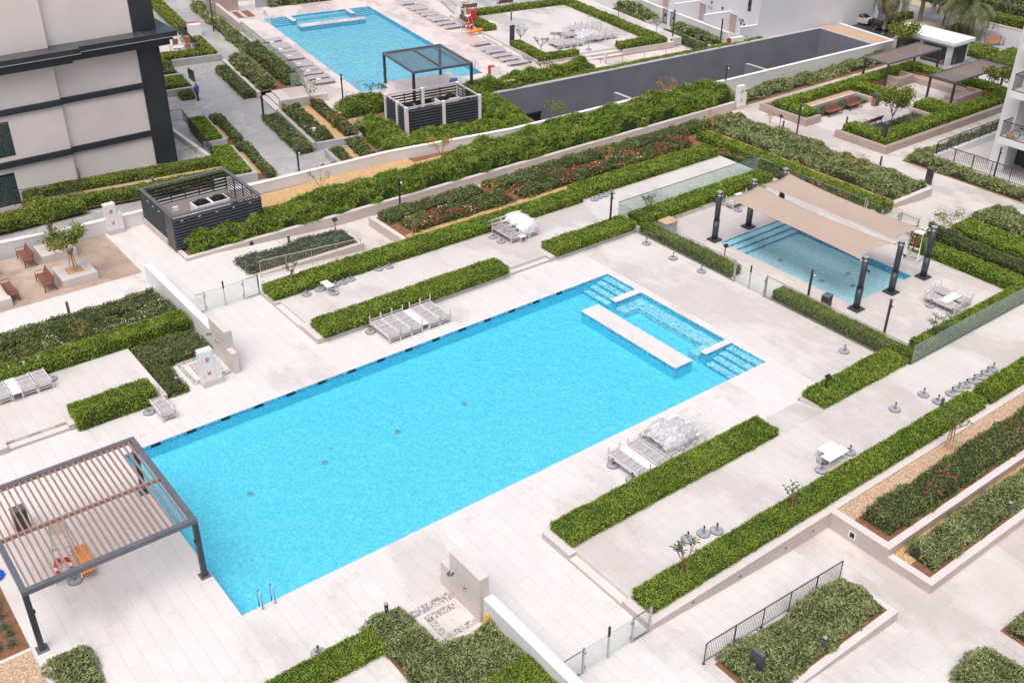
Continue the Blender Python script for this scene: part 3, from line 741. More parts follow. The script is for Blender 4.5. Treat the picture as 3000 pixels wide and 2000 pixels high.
sheet('gravel_strip',[(61.2,68.5,24.2,24.85)],[],-.03,M['pinkgravel']);sheet('soil_bed',[(62.0,68.5,22.7,24.4)],[],-.46,M['soil']);sheet('soil_bed',[(63.0,68.9,17.0,18.7)],[],-.46,M['soil'])
run('kerb_strip',[(61.2,68.5,24.05,24.2,-.5,.0),(68.35,68.5,22.2,24.05,-.5,-.003)],'kerb','pale kerb strip behind the two garden benches','kerb')
run('kerb_strip',[(61.3,68.9,16.5,16.68,-.5,.0),(68.75,68.9,16.68,19.0,-.5,-.003)],'kerb','pale kerb strip behind the tree in the seating garden','kerb')
st=thing('stone_bench','U shaped tan stone seat wall under the two slim pergolas','seat',(75.2,21.5,-.5))
def S0(mb,nm): 
    o=mb.build(nm,M['tanwall'],None,.01);return P0(o,st)
S0(MB().box(76.2,77.2,18.9,23.6,-.495,.0),'bench_block');S0(MB().box(73.5,77.2,23.6,25.3,-.495,-.05),'bench_block');S0(MB().box(72.9,77.2,17.6,18.9,-.495,-.05),'bench_block')
S0(MB().box(73.6,75.9,23.5,23.75,-.06,.38).box(73.6,75.9,25.0,25.25,-.06,.38).box(73.6,73.85,23.75,25.0,-.06,.38).box(75.65,75.9,23.75,25.0,-.06,.36),'raised_box')
S0(MB().box(74.4,77.1,17.55,17.8,-.06,.25).box(76.8,77.1,17.8,18.9,-.06,.25).box(73.2,74.4,17.55,18.7,-.06,.22),'raised_box')
S0(MB().box(70.2,73.4,22.1,22.5,-.495,.08),'low_wall')
sheet('soil_bed',[(59.2,60.9,-14,13.0),(60.9,85,11.9,13.0)],[],-.48,M['soil'])
sheet('soil_bed',[(58.6,81,28.4,30.6)],[],-.48,M['soil'])
sheet('terrace_floor',[(61.1,85,-14,11.4)],[],-.47,M['walk'])
# foreground right
sheet('soil_bed',[(22.1,24.3,-19.5,-17.1)],[],-.485,M['soil']);sheet('soil_bed',[(18.5,20.6,-20.5,-17.2)],[],-.485,M['soil'])
# ------------------------------------------------------------------ planting
F=foliage
FR=[('bract_red',16,.60),('bract_white',2,.7)]
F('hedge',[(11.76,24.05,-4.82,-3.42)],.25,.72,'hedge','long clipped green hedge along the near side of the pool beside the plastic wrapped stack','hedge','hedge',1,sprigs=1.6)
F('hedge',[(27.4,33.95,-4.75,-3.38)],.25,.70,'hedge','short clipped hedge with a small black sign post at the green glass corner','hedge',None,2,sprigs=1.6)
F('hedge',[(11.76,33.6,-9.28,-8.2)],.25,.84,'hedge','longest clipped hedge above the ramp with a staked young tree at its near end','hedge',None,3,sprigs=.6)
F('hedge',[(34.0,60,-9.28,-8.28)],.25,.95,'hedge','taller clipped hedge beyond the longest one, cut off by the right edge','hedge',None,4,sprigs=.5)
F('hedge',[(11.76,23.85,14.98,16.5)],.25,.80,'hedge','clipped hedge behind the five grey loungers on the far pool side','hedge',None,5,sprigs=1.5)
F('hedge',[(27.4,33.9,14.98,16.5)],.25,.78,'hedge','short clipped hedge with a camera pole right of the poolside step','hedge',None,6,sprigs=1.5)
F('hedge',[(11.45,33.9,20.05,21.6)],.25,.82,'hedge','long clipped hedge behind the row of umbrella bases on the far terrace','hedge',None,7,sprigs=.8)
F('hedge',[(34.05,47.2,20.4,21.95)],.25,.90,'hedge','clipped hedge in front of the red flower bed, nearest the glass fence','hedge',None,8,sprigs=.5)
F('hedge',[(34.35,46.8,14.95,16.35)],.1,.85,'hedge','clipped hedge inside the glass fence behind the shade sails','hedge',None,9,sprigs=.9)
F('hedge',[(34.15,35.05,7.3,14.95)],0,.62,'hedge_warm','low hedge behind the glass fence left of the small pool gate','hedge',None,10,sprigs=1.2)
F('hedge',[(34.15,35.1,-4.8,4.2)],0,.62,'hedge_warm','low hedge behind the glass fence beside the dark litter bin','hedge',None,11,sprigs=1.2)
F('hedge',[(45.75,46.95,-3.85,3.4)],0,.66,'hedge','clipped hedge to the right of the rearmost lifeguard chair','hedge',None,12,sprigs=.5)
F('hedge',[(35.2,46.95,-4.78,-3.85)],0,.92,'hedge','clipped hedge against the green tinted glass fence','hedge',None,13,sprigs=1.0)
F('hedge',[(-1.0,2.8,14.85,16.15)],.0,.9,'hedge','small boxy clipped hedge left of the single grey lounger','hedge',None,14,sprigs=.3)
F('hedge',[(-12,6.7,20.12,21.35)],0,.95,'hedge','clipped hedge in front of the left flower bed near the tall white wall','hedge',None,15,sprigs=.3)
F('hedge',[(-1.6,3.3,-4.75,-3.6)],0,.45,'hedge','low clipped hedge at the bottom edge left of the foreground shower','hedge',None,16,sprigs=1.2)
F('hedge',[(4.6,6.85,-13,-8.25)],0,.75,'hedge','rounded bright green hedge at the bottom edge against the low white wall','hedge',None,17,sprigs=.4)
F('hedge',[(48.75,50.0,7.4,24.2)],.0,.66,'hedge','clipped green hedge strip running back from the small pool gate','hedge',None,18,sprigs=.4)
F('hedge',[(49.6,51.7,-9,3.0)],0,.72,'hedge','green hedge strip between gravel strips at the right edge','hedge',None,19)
# looser shrubs
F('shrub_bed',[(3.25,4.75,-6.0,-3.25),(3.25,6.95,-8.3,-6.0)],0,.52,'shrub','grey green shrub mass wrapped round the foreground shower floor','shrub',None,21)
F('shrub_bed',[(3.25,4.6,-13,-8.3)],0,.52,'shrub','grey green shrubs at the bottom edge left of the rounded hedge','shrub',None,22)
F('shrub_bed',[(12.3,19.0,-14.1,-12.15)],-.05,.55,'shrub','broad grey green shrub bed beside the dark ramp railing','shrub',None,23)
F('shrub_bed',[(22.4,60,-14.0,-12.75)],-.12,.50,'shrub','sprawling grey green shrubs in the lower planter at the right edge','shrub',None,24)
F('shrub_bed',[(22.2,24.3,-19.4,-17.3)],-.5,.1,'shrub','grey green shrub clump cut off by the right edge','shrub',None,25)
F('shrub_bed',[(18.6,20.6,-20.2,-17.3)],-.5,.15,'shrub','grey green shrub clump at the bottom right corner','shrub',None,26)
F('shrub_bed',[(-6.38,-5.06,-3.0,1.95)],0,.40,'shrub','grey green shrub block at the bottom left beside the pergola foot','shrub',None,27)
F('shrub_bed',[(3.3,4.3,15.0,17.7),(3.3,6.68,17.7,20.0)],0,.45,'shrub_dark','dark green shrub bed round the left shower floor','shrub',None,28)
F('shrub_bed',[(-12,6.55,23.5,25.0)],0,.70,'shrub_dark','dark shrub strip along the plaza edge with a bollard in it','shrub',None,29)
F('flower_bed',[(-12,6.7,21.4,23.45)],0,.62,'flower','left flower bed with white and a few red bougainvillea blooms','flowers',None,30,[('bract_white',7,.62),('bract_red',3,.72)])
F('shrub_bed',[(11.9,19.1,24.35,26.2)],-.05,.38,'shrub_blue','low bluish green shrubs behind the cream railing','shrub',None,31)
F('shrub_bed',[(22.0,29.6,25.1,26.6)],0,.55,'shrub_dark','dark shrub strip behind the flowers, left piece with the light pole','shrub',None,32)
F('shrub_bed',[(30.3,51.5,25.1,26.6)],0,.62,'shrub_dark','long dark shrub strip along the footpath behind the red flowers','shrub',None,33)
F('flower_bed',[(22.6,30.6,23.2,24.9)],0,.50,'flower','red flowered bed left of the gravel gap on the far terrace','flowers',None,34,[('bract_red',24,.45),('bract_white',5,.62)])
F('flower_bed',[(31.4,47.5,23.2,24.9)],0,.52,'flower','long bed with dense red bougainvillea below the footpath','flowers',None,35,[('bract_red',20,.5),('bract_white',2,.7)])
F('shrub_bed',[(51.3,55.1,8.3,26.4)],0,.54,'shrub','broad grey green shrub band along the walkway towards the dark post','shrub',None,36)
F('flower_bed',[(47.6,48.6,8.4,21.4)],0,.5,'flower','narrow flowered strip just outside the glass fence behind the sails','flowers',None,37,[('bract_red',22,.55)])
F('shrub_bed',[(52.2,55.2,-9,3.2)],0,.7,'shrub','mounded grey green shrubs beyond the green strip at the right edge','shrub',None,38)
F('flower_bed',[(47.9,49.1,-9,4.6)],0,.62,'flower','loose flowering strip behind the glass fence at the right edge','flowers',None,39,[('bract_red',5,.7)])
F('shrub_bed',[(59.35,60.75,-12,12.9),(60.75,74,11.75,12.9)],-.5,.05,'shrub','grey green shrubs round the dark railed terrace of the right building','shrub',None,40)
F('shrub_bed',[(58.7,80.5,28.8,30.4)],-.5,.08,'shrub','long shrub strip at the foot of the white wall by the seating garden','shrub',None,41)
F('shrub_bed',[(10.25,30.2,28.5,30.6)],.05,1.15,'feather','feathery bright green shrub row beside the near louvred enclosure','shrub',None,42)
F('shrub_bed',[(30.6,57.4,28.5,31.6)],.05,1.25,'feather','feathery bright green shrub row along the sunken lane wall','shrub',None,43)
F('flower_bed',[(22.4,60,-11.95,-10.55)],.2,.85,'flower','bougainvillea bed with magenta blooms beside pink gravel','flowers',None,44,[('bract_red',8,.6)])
# seating garden
F('hedge',[(59.6,61.1,22.4,24.9),(59.6,79,24.9,26.0)],0,.52,'hedge','long clipped hedge on the left side of the seating garden','hedge',None,51)
F('hedge',[(68.6,70.0,22.3,24.9)],0,.55,'hedge','short hedge spur beside the dark litter bin in the seating garden','hedge',None,52)
F('hedge',[(59.65,61.2,16.3,18.9),(59.65,78,14.9,16.3)],0,.55,'hedge','long clipped hedge on the right side of the seating garden','hedge',None,53)
F('hedge',[(69.0,71.1,16.5,18.9)],0,.5,'hedge','short hedge spur below the nearer slim pergola','hedge',None,54)
F('hedge',[(77.6,78.9,16.3,25.3)],0,.55,'hedge','clipped hedge behind the U shaped stone seat','hedge',None,55)
F('ground_cover',[(62.1,68.3,22.75,24.0)],-.48,-.2,'cover','low leafy ground cover behind the two garden benches','plants',None,56)
F('ground_cover',[(63.1,68.7,17.0,18.6)],-.48,-.2,'cover','low leafy ground cover under the garden tree','plants',None,57)

# ------------------------------------------------------------------ trees
def limb_tree(name,label,loc,h,kind,seed,stakes=3,nb=6,leafn=260,lmat='treeleaf',ls=.16,lw=.08,spread=.8,crown=.45,group=None,cat='tree',tilt=0,barkm='bark',drop=0,bare=0,r0=.035):
    rs=np.random.RandomState(seed);r=random.Random(seed)
    t=thing(name,label,cat,loc,0,group)
    mb=MB();tips=[]
    fork=h*.42
    mb.tube([(0,0,0),(r.uniform(-.03,.03),r.uniform(-.03,.03),fork*.5),(tilt*.3,0,fork)],r0,6,radii=[r0,r0*.9,r0*.75])
    for i in range(nb):
        a=2*PI*i/nb+r.uniform(-.4,.4);L_=(h-fork)*r.uniform(.75,1.05);out=spread*r.uniform(.5,1.0)
        p0=Vector((tilt*.3,0,fork*r.uniform(.8,1.0)))
        p1=p0+Vector((math.cos(a)*out*.45,math.sin(a)*out*.45,L_*.45))
        p2=p0+Vector((math.cos(a)*out*.8+tilt*.4,math.sin(a)*out*.8,L_*.8));p3=p0+Vector((math.cos(a)*out+tilt*.7,math.sin(a)*out,L_-drop*.3))
        mb.tube([p0,p1,p2,p3],r0*.4,5,radii=[r0*.6,r0*.45,r0*.3,r0*.15]);tips+= [p2,p3,(p2+p3)/2,p3]
        for k in range(2):
            b=a+r.uniform(-1,1);q=p1.lerp(p2,r.uniform(.2,1));q2=q+Vector((math.cos(b)*out*.45,math.sin(b)*out*.45,L_*r.uniform(.1,.35)))
            mb.tube([q,q2],r0*.2,4,radii=[r0*.3,r0*.12]);tips.append(q2)
    mb.build('trunk',M[barkm],t)
    tp=np.array([tuple(p) for p in tips]);k=rs.randint(0,len(tp),leafn)
    P=tp[k]+rs.normal(0,crown*.36,(leafn,3))*np.array((1,1,.7));Nn=rs.normal(0,1,(leafn,3));Nn[:,2]+=.8
    V,Fc=leaves(rs,P,Nn,ls,lw,.5,drop);np_mesh('crown',V,Fc,[M[lmat]],None,t)
    for i in range(stakes):
        a=2*PI*i/max(1,stakes)+.5
        MB().tube([(.22*math.cos(a),.22*math.sin(a),0),(.07*math.cos(a),.07*math.sin(a),fork*1.35)],.022,6).build('stake',M['stake'],t)
    return t
def plumeria(label,loc,h,seed,leafn=34,stakes=3,lmat='darkleaf',spread=.55,nb=5,sz=1.0):
    rs=np.random.RandomState(seed);r=random.Random(seed)
    t=thing('young_tree',label,'tree',loc,r.uniform(0,6),'staked young trees in the hedges')
    mb=MB();V=[];Fc=[];n=0
    fork=h*.5
    mb.tube([(0,0,0),(.02,.0,fork)],.032,6)
    tips=[]
    for i in range(nb):
        a=2*PI*i/nb+r.uniform(-.5,.5);o=spread*r.uniform(.55,1);z=h*r.uniform(.72,1.0)
        p=[Vector((.02,0,fork*.9)),Vector((math.cos(a)*o*.5,math.sin(a)*o*.5,fork+(z-fork)*.35)),Vector((math.cos(a)*o,math.sin(a)*o,z))]
        mb.tube(p,.018,5,radii=[.022,.018,.014]);tips.append(p[2])
        b=a+r.choice((-.8,.8));q=p[1]+Vector((math.cos(b)*o*.4,math.sin(b)*o*.4,(z-fork)*.45));mb.tube([p[1],q],.012,4);tips.append(q)
    mb.build('trunk',M['branch'],t)
    for p in tips:
        k=max(3,leafn//len(tips)+1)
        for j in range(k):
            a=2*PI*j/k+r.uniform(-.4,.4);ln=.27*sz*r.uniform(.7,1.15);w=.075*sz;up=r.uniform(.05,.6)
            d=Vector((math.cos(a),math.sin(a),up)).normalized();s=Vector((-math.sin(a),math.cos(a),0));m=p+d*ln*.55;e=p+d*ln-Vector((0,0,ln*.12))
            V+= [tuple(p),tuple(m+s*w*.5),tuple(e),tuple(m-s*w*.5)];Fc.append((n,n+1,n+2,n+3));n+=4
    np_mesh('crown',np.array(V),np.array(Fc),[M[lmat]],None,t)
    for i in range(stakes):
        a=2*PI*i/max(1,stakes)
        MB().tube([(.2*math.cos(a),.2*math.sin(a),0),(.05*math.cos(a),.05*math.sin(a),fork*1.2)],.023,6).build('stake',M['stake'],t)
    return t
plumeria('staked young tree standing in the near end of the longest hedge',(13.9,-8.75,.3),2.0,1,46)
plumeria('small staked tree with few leaves in the middle of the longest hedge',(20.2,-8.7,.4),1.55,2,26,spread=.45)
plumeria('leaning staked tree in the pink gravel beside the longest hedge',(29.4,-10.0,.25),2.4,3,60,spread=.75,nb=6)
plumeria('small staked tree in the long hedge behind the cream railing',(13.2,21.2,.4),1.5,4,34)
plumeria('small pale leaved staked tree between long hedge and flower bed',(22.0,22.3,.3),1.6,5,40,lmat='treeleaf')
plumeria('small tree with drooping big leaves at the glass fence corner',(35.4,15.6,.3),1.7,6,46,stakes=2,sz=1.25,spread=.4)
plumeria('broad leaved young tree in the near corner of the small pool hedge',(36.9,-4.4,.2),1.6,7,70,stakes=1,spread=.7,nb=7)
plumeria('leafy plant cut off by the bottom left edge in the gravel',(-7.1,.0,0),.9,8,70,stakes=0,spread=.6,nb=7)
limb_tree('plaza_tree','young staked tree in the nearer square stone planter',(3.85,30.05,.48),2.5,0,11,3,8,1500,'treeleaf',.15,.11,1.05,.5)
limb_tree('plaza_tree','young tree with orange tinted leaves in the farther square stone planter',(3.9,33.7,.48),2.9,0,12,3,9,2400,'treeleaf',.16,.11,1.25,.6)
np_=0
def shrubby(label,x,y,z,h,seed,lm='treeleaf',n=120,sp=.7,crown=.3,bark='stake',nb=7,grp='sparse shrubs and saplings in the beds',north=False,ls=.13):
    if north: x,y=nw(x,y)
    return limb_tree('sapling',label,(x,y,z),h,0,seed,0,nb,n,lm,ls,.07,sp,crown,grp,'sapling',0,bark,r0=.022)
shrubby('almost bare orange stemmed shrub in the left flower bed',1.7,22.4,0,1.35,21,'treeleaf',50,.7,.25)
shrubby('thin leafed sapling beside the gravel of the feathery row',20.6,31.4,.1,1.9,22,'treeleaf',70,.8,.3,'bark')
shrubby('orange leaved sapling above the feathery row in front of the far enclosure',30.2,31.3,.1,2.2,23,'autumn',420,.9,.4,'bark')
shrubby('yellow green sapling above the white lane wall',41.0,31.7,.1,2.3,24,'treeleaf',480,.8,.4,'bark')
shrubby('brown leaved sapling next to the camera pole above the lane',52.2,31.0,.1,2.3,25,'autumn',260,1.0,.4,'bark')
shrubby('bare brown twiggy shrub at the bend of the flower bed',50.7,24.3,0,1.9,26,'autumn',50,.6,.25)
shrubby('reddish twiggy shrub in the middle of the red flower bed',39.5,24.0,0,1.7,27,'autumn',90,.7,.3)
shrubby('reddish twiggy shrub in the left red flower bed',29.3,24.2,0,1.6,28,'autumn',90,.7,.3)
shrubby('bare tan twigs in the grey shrub band near the square post',53.4,13.2,0,1.5,29,'autumn',40,.7,.25)
shrubby('pair of tan twigs rising beside the lamp post at the walkway',55.1,22.4,0,1.5,30,'autumn',40,.3,.2)
shrubby('frangipani like shrub with many orange stems behind the sail',48.2,12.2,0,1.5,31,'treeleaf',80,.8,.3)
shrubby('tall leafy shrub with tan stems behind the glass fence at the right',48.5,2.7,0,1.9,32,'treeleaf',420,.9,.45)
shrubby('bare pale branched sapling beside the white wall at the path',63.3,27.2,-.5,2.6,33,'autumn',40,.8,.3,'bark')
shrubby('small pale shrub in the middle of the left flower bed',-1.5,22.2,0,.9,34,'treeleaf',50,.6,.25)
limb_tree('garden_tree','round leafy tree with pale leaves beside the dark monolith in the seating garden',(63.7,17.3,-.45),3.2,0,41,0,10,3800,'treeleaf',.17,.11,1.2,.75,barkm='bark')
limb_tree('garden_tree','thin staked tree at the far right end of the seating garden hedge',(75.5,15.6,0),2.9,0,42,2,8,1500,'treeleaf',.18,.12,1.1,.6)
limb_tree('garden_tree','leafy tree behind the left slim pergola near the white kiosk',(80.3,28.2,-.5),3.6,0,43,2,9,2400,'treeleaf',.2,.13,1.25,.7)
# agave like tufts in the soil bed, bottom left
rs=np.random.RandomState(5)
tuft=None
for i in range(14):
    x=-7.05-.55*(i%2)+rs.uniform(-.07,.07);y=6.6-.5*(i//2)+rs.uniform(-.08,.08)
    if tuft is None:
        k=60;P=rs.normal(0,.10,(k,3))*np.array((1,1,.6))+np.array((0,0,.12));Nn=rs.normal(0,1,(k,3));V,Fc=leaves(rs,P,Nn,.2,.035,.6)
        tuft=tag(np_mesh('tuft_plant',V,Fc,[M['shrub_blue']],None,None,False,(x,y,0)),'bluish tuft planted in rows in the brown soil bed at the left edge','plant','bluish tufts in the brown soil bed')
    else:
        copy_tree(tuft,(x,y,0),rs.uniform(0,6))
# ------------------------------------------------------------------ furniture
def text_mesh(name,body,size,mat,parent,mx,depth=.004):
    c=bpy.data.curves.new(name,'FONT');c.body=body;c.size=size;c.extrude=depth;c.align_x='CENTER';c.align_y='CENTER'
    t=bpy.data.objects.new(name+'_tmp',c);COL.objects.link(t)
    dg=bpy.context.evaluated_depsgraph_get();me=bpy.data.meshes.new_from_object(t.evaluated_get(dg))
    bpy.data.objects.remove(t);me.materials.clear();me.materials.append(mat)
    o=bpy.data.objects.new(name,me);COL.objects.link(o)
    if parent is not None:o.parent=parent
    o.matrix_local=mx;return o
def mx(loc,x,y):
    """matrix with local x and y axes given (text plane)"""
    x=Vector(x).normalized();y=Vector(y).normalized();z=x.cross(y)
    m=Matrix((x,y,z)).transposed().to_4x4();m.translation=Vector(loc);return m

# sun loungers: length along local y (2.0), width .66, origin at ground
def make_lounger(label,inv=False):
    t=thing('sun_lounger',label,'sun lounger',(0,0,-50))
    s=-1 if inv else 1
    zf=.33 if not inv else .41
    w,l=.33,1.0
    mb=MB()
    for sx in (-1,1): mb.bar((sx*(w-.02),-l,zf),(sx*(w-.02),l,zf),.045,.06)
    for y in (-l+.02,l-.02): mb.bar((-w,y,zf),(w,y,zf),.04,.06)
    # low end rails between the legs
    for y in (-l+.03,l-.03): mb.bar((-w,y,zf-s*.14),(w,y,zf-s*.14),.03,.035)
    mb.build('frame',M['lounge_frame'],t)
    top=zf+s*.025
    mb=MB().box(-w+.045,w-.045,-l+.05,l-.05,min(top,top-.012*s),max(top,top-.012*s))
    mb.build('sling',M['sling'],t)
    for y in (-.72,-.28,.12,.2,.78):
        MB().tube([(x,y,zf+.03+(.055*(1-(x/(w-.04))**2))) for x in np.linspace(-w+.04,w-.04,7)],.022,5).build('cross_strap',M['lounge_frame'],t)
    for sx in (-1,1):
        for sy in (-1,1):
            z0,z1=(0,zf+.02) if not inv else (zf-.02,.80)
            MB().box(sx*w-.025,sx*w+.025,sy*(l-.03)-.025,sy*(l-.03)+.025,z0,z1).build('leg',M['lounge_frame'],t)
    return t
LU=make_lounger('grey sling sun lounger');LI=make_lounger('upturned lounger',True)
used={'u':False,'i':False,'t':False,'b':False}
def put(proto,key,loc,rz,label,group):
    if not used[key]:
        used[key]=True;proto.location=loc;proto.rotation_euler=(0,0,rz);proto['label']=label;proto['group']=group;return proto
    return copy_tree(proto,loc,rz,label,group)
def stack(x,y,z,rz,where,g='stacked sun loungers round the main pools'):
    put(LU,'u',(x,y,z),rz,'lower lounger, '+where,g)
    put(LI,'i',(x,y,z+.004),rz,'upturned lounger, '+where,g)
# tables
def make_table(l,w,h,label):
    t=thing('side_table',label,'table',(0,0,-50))
    MB().box(-w/2,w/2,-l/2,l/2,h-.03,h).build('table_top',M['tabletop'],t,.006)
    for sx in(-1,1):
        for sy in(-1,1): MB().box(sx*(w/2-.03)-.015,sx*(w/2-.03)+.015,sy*(l/2-.03)-.015,sy*(l/2-.03)+.015,0,h-.03).build('leg',M['lounge_frame'],t)
    MB().bar((-w/2+.03,-l/2+.03,.03),(w/2-.03,-l/2+.03,.03),.025,.025).bar((-w/2+.03,l/2-.03,.03),(w/2-.03,l/2-.03,.03),.025,.025).build('stretcher',M['lounge_frame'],t)
    return t
def table(x,y,z,l,w,h,rz,label,g='white side tables'):
    t=make_table(l,w,h,label);t.location=(x,y,z);t.rotation_euler=(0,0,rz);t['group']=g;return t
# umbrella bases
def make_base():
    t=thing('umbrella_base','round grey base','umbrella base',(0,0,-50))
    MB().cyl((0,0,0),.275,.055,28,.275,0).cyl((0,0,.055),.275,.02,28,.255,1).build('base_plate',[M['granite_side'],M['granite']],t)
    MB().cyl((0,0,.07),.034,.27,10).build('sleeve',M['steel'],t)
    MB().cyl((0,0,.33),.042,.07,10).build('collar',M['black'],t)
    MB().tube([(.03,0,.2),(.10,0,.2)],.012,5).cyl((.1,0,.185),.025,.03,8).build('knob',M['black'],t)
    return t
BS=make_base();BS['group']='round granite umbrella bases'
def base(x,y,z,label): return put(BS,'b',(x,y,z),rnd.uniform(0,6),label,'round granite umbrella bases')

# NW poolside group: three loungers, table, two loungers
for i,x in enumerate((14.73,15.42,16.11)): stack(x,13.87,0,0,('leftmost in the poolside row of five','second from the left in the poolside row of five','left of the white table in the poolside row of five')[i])
table(16.66,13.9,0,1.95,.42,.40,0,'long white table set between grey loungers of the poolside row of five')
for i,x in enumerate((17.22,17.91)): stack(x,13.87,0,0,('right of the white table in the poolside row of five','rightmost in the poolside row of five')[i])
base(14.22,14.55,0,'granite umbrella base under the left end of the row of five loungers')
base(17.1,15.6,0.35,'granite umbrella base sunk in the hedge behind the row of five loungers')
# SE wrapped group
stack(17.17,-2.26,0,0,'left of the white table on the near pool side')
table(17.72,-2.2,0,1.95,.42,.42,0,'long white table between loungers on the near pool side')
stack(18.32,-2.28,0,0,'between the white table and the plastic wrapped pile, near side')
stack(19.1,-2.28,0,0,'half covered by the plastic wrapped pile on the near side')
stack(19.82,-2.28,0,0,'under the middle of the plastic wrapped pile')
stack(20.54,-2.28,0,0,'under the right end of the plastic wrapped pile')
base(16.84,-1.62,0,'granite umbrella base under the pool side corner of the near loungers')
base(16.81,-2.87,0,'granite umbrella base between the near loungers and the hedge')
# left terrace group
for i,x in enumerate((-1.2,-1.92)): stack(x,19.68,.3,0,('rightmost by the left hedge','second from the right by the left hedge')[i])
table(-2.5,19.6,.3,2.0,.46,.42,0,'white table between loungers at the left edge')
stack(-3.1,19.68,.3,0,'cut off by the left edge beside the white table')
base(-.72,19.55,.3,'granite umbrella base beside the loungers at the left edge')
put(LU,'u',(2.66,14.25,0),0,'single grey lounger, lower half of a pair beside the small boxy hedge','stacked sun loungers round the main pools')
put(LI,'i',(2.66,14.25,.004),0,'upturned lounger of the lone pair beside the small boxy hedge','stacked sun loungers round the main pools')
base(2.12,14.45,0,'granite umbrella base beside the lone lounger pair')
# kid pool groups
stack(41.05,-2.1,0,0,'left of the two near the small pool columns');stack(42.15,-2.0,0,0,'right of the two near the small pool columns')
table(41.6,-2.2,.0,.55,1.5,.47,0,'white table laid across the gap of the two loungers near the small pool')
base(40.66,-1.65,0,'granite umbrella base at the pool end of the two loungers near the small pool');base(40.7,-2.95,0,'granite umbrella base at the hedge end of the two loungers near the small pool')
stack(42.45,14.1,0,PI/2,'behind the shade sail at the clipped hedge')
table(42.9,14.45,.0,.6,.6,.5,0,'white table beside the lounger pair behind the shade sail')
base(41.78,14.75,0,'granite umbrella base at the hedge behind the shade sail');base(41.73,13.5,0,'granite umbrella base half hidden by the upper edge of the shade sail')
# loose umbrella bases
for (x,y,z,l) in ((30.05,-6.75,.3,'lone granite umbrella base in the middle of the near terrace'),(32.2,-6.85,.3,'granite umbrella base left of the diagonal line, farther from the hedge'),
  (32.25,-7.6,.3,'granite umbrella base standing closer to the long hedge, left of the line of seven'),(33.35,-7.6,.3,'first granite base of the line of seven, nearest the long hedge end'),
  (33.98,-7.58,.3,'second granite base of the line of seven'),(34.55,-7.62,.3,'third granite base of the line of seven'),(35.2,-7.62,.3,'middle granite base of the line of seven'),
  (35.8,-7.62,.3,'fifth granite base of the line of seven'),(36.4,-7.62,.3,'sixth granite base of the line of seven'),(36.95,-7.62,.3,'last granite base of the line of seven towards the right edge'),
  (32.83,-1.79,0,'granite umbrella base alone near the hedge with the black sign'),(24.15,-7.2,.3,'granite umbrella base under the white tables on the near terrace'),(23.55,-7.6,.3,'granite umbrella base beside the white tables, nearest the hedge'),
  (25.6,-7.55,.3,'granite umbrella base behind the white tables'),(17.05,-7.55,.3,'farthest of the three granite bases by the staked tree'),(16.5,-7.35,.3,'middle one of the three granite bases by the staked tree'),(15.75,-7.2,.3,'nearest of the three granite bases by the staked tree'),
  (13.25,19.75,.3,'leftmost granite base in front of the long far hedge'),(14.1,19.8,.3,'granite base left of the small table on the far terrace'),(14.55,18.95,.3,'granite base in front of the small table on the far terrace'),
  (15.1,19.75,.3,'granite base right behind the small table on the far terrace'),(15.6,19.75,.3,'granite base second right of the small table on the far terrace'),(16.1,19.8,.3,'granite base third right of the small table on the far terrace'),
  (18.05,19.95,.3,'left of the two granite bases paired along the far hedge'),(18.7,19.85,.3,'right of the two granite bases paired along the far hedge'),
  (34.75,19.95,.3,'first of the four granite bases beyond the camera pole'),(35.25,20.05,.3,'second of the four granite bases beyond the camera pole'),(35.75,20.05,.3,'third of the four granite bases beyond the camera pole'),(36.4,20.1,.3,'last of the four granite bases beyond the camera pole'),
  (33.38,13.51,0,'granite base before the glass fence, farthest from the small pool gate'),(33.28,11.09,0,'granite base before the glass fence, middle of three'),(33.41,8.88,0,'granite base before the glass fence, nearest the small pool gate'),
  (25.95,19.4,.3,'granite base under the far end of the wrapped lounger pile'),(25.95,18.6,.3,'granite base under the near end of the wrapped lounger pile'),
  (-4.26,5.45,0,'granite umbrella base under the front beam of the large pergola'),(1.35,-3.3,0,'granite base half hidden behind the low bottom hedge')):
    base(x,y,z,l)
table(24.62,-7.05,.3,.95,.45,.45,PI/2,'rear white table of the pair on the near terrace')
table(24.45,-7.55,.3,1.35,.5,.5,PI/2,'front white table of the pair on the near terrace')
table(14.42,19.45,.3,.85,.45,.45,0,'small white table among granite bases on the far terrace')

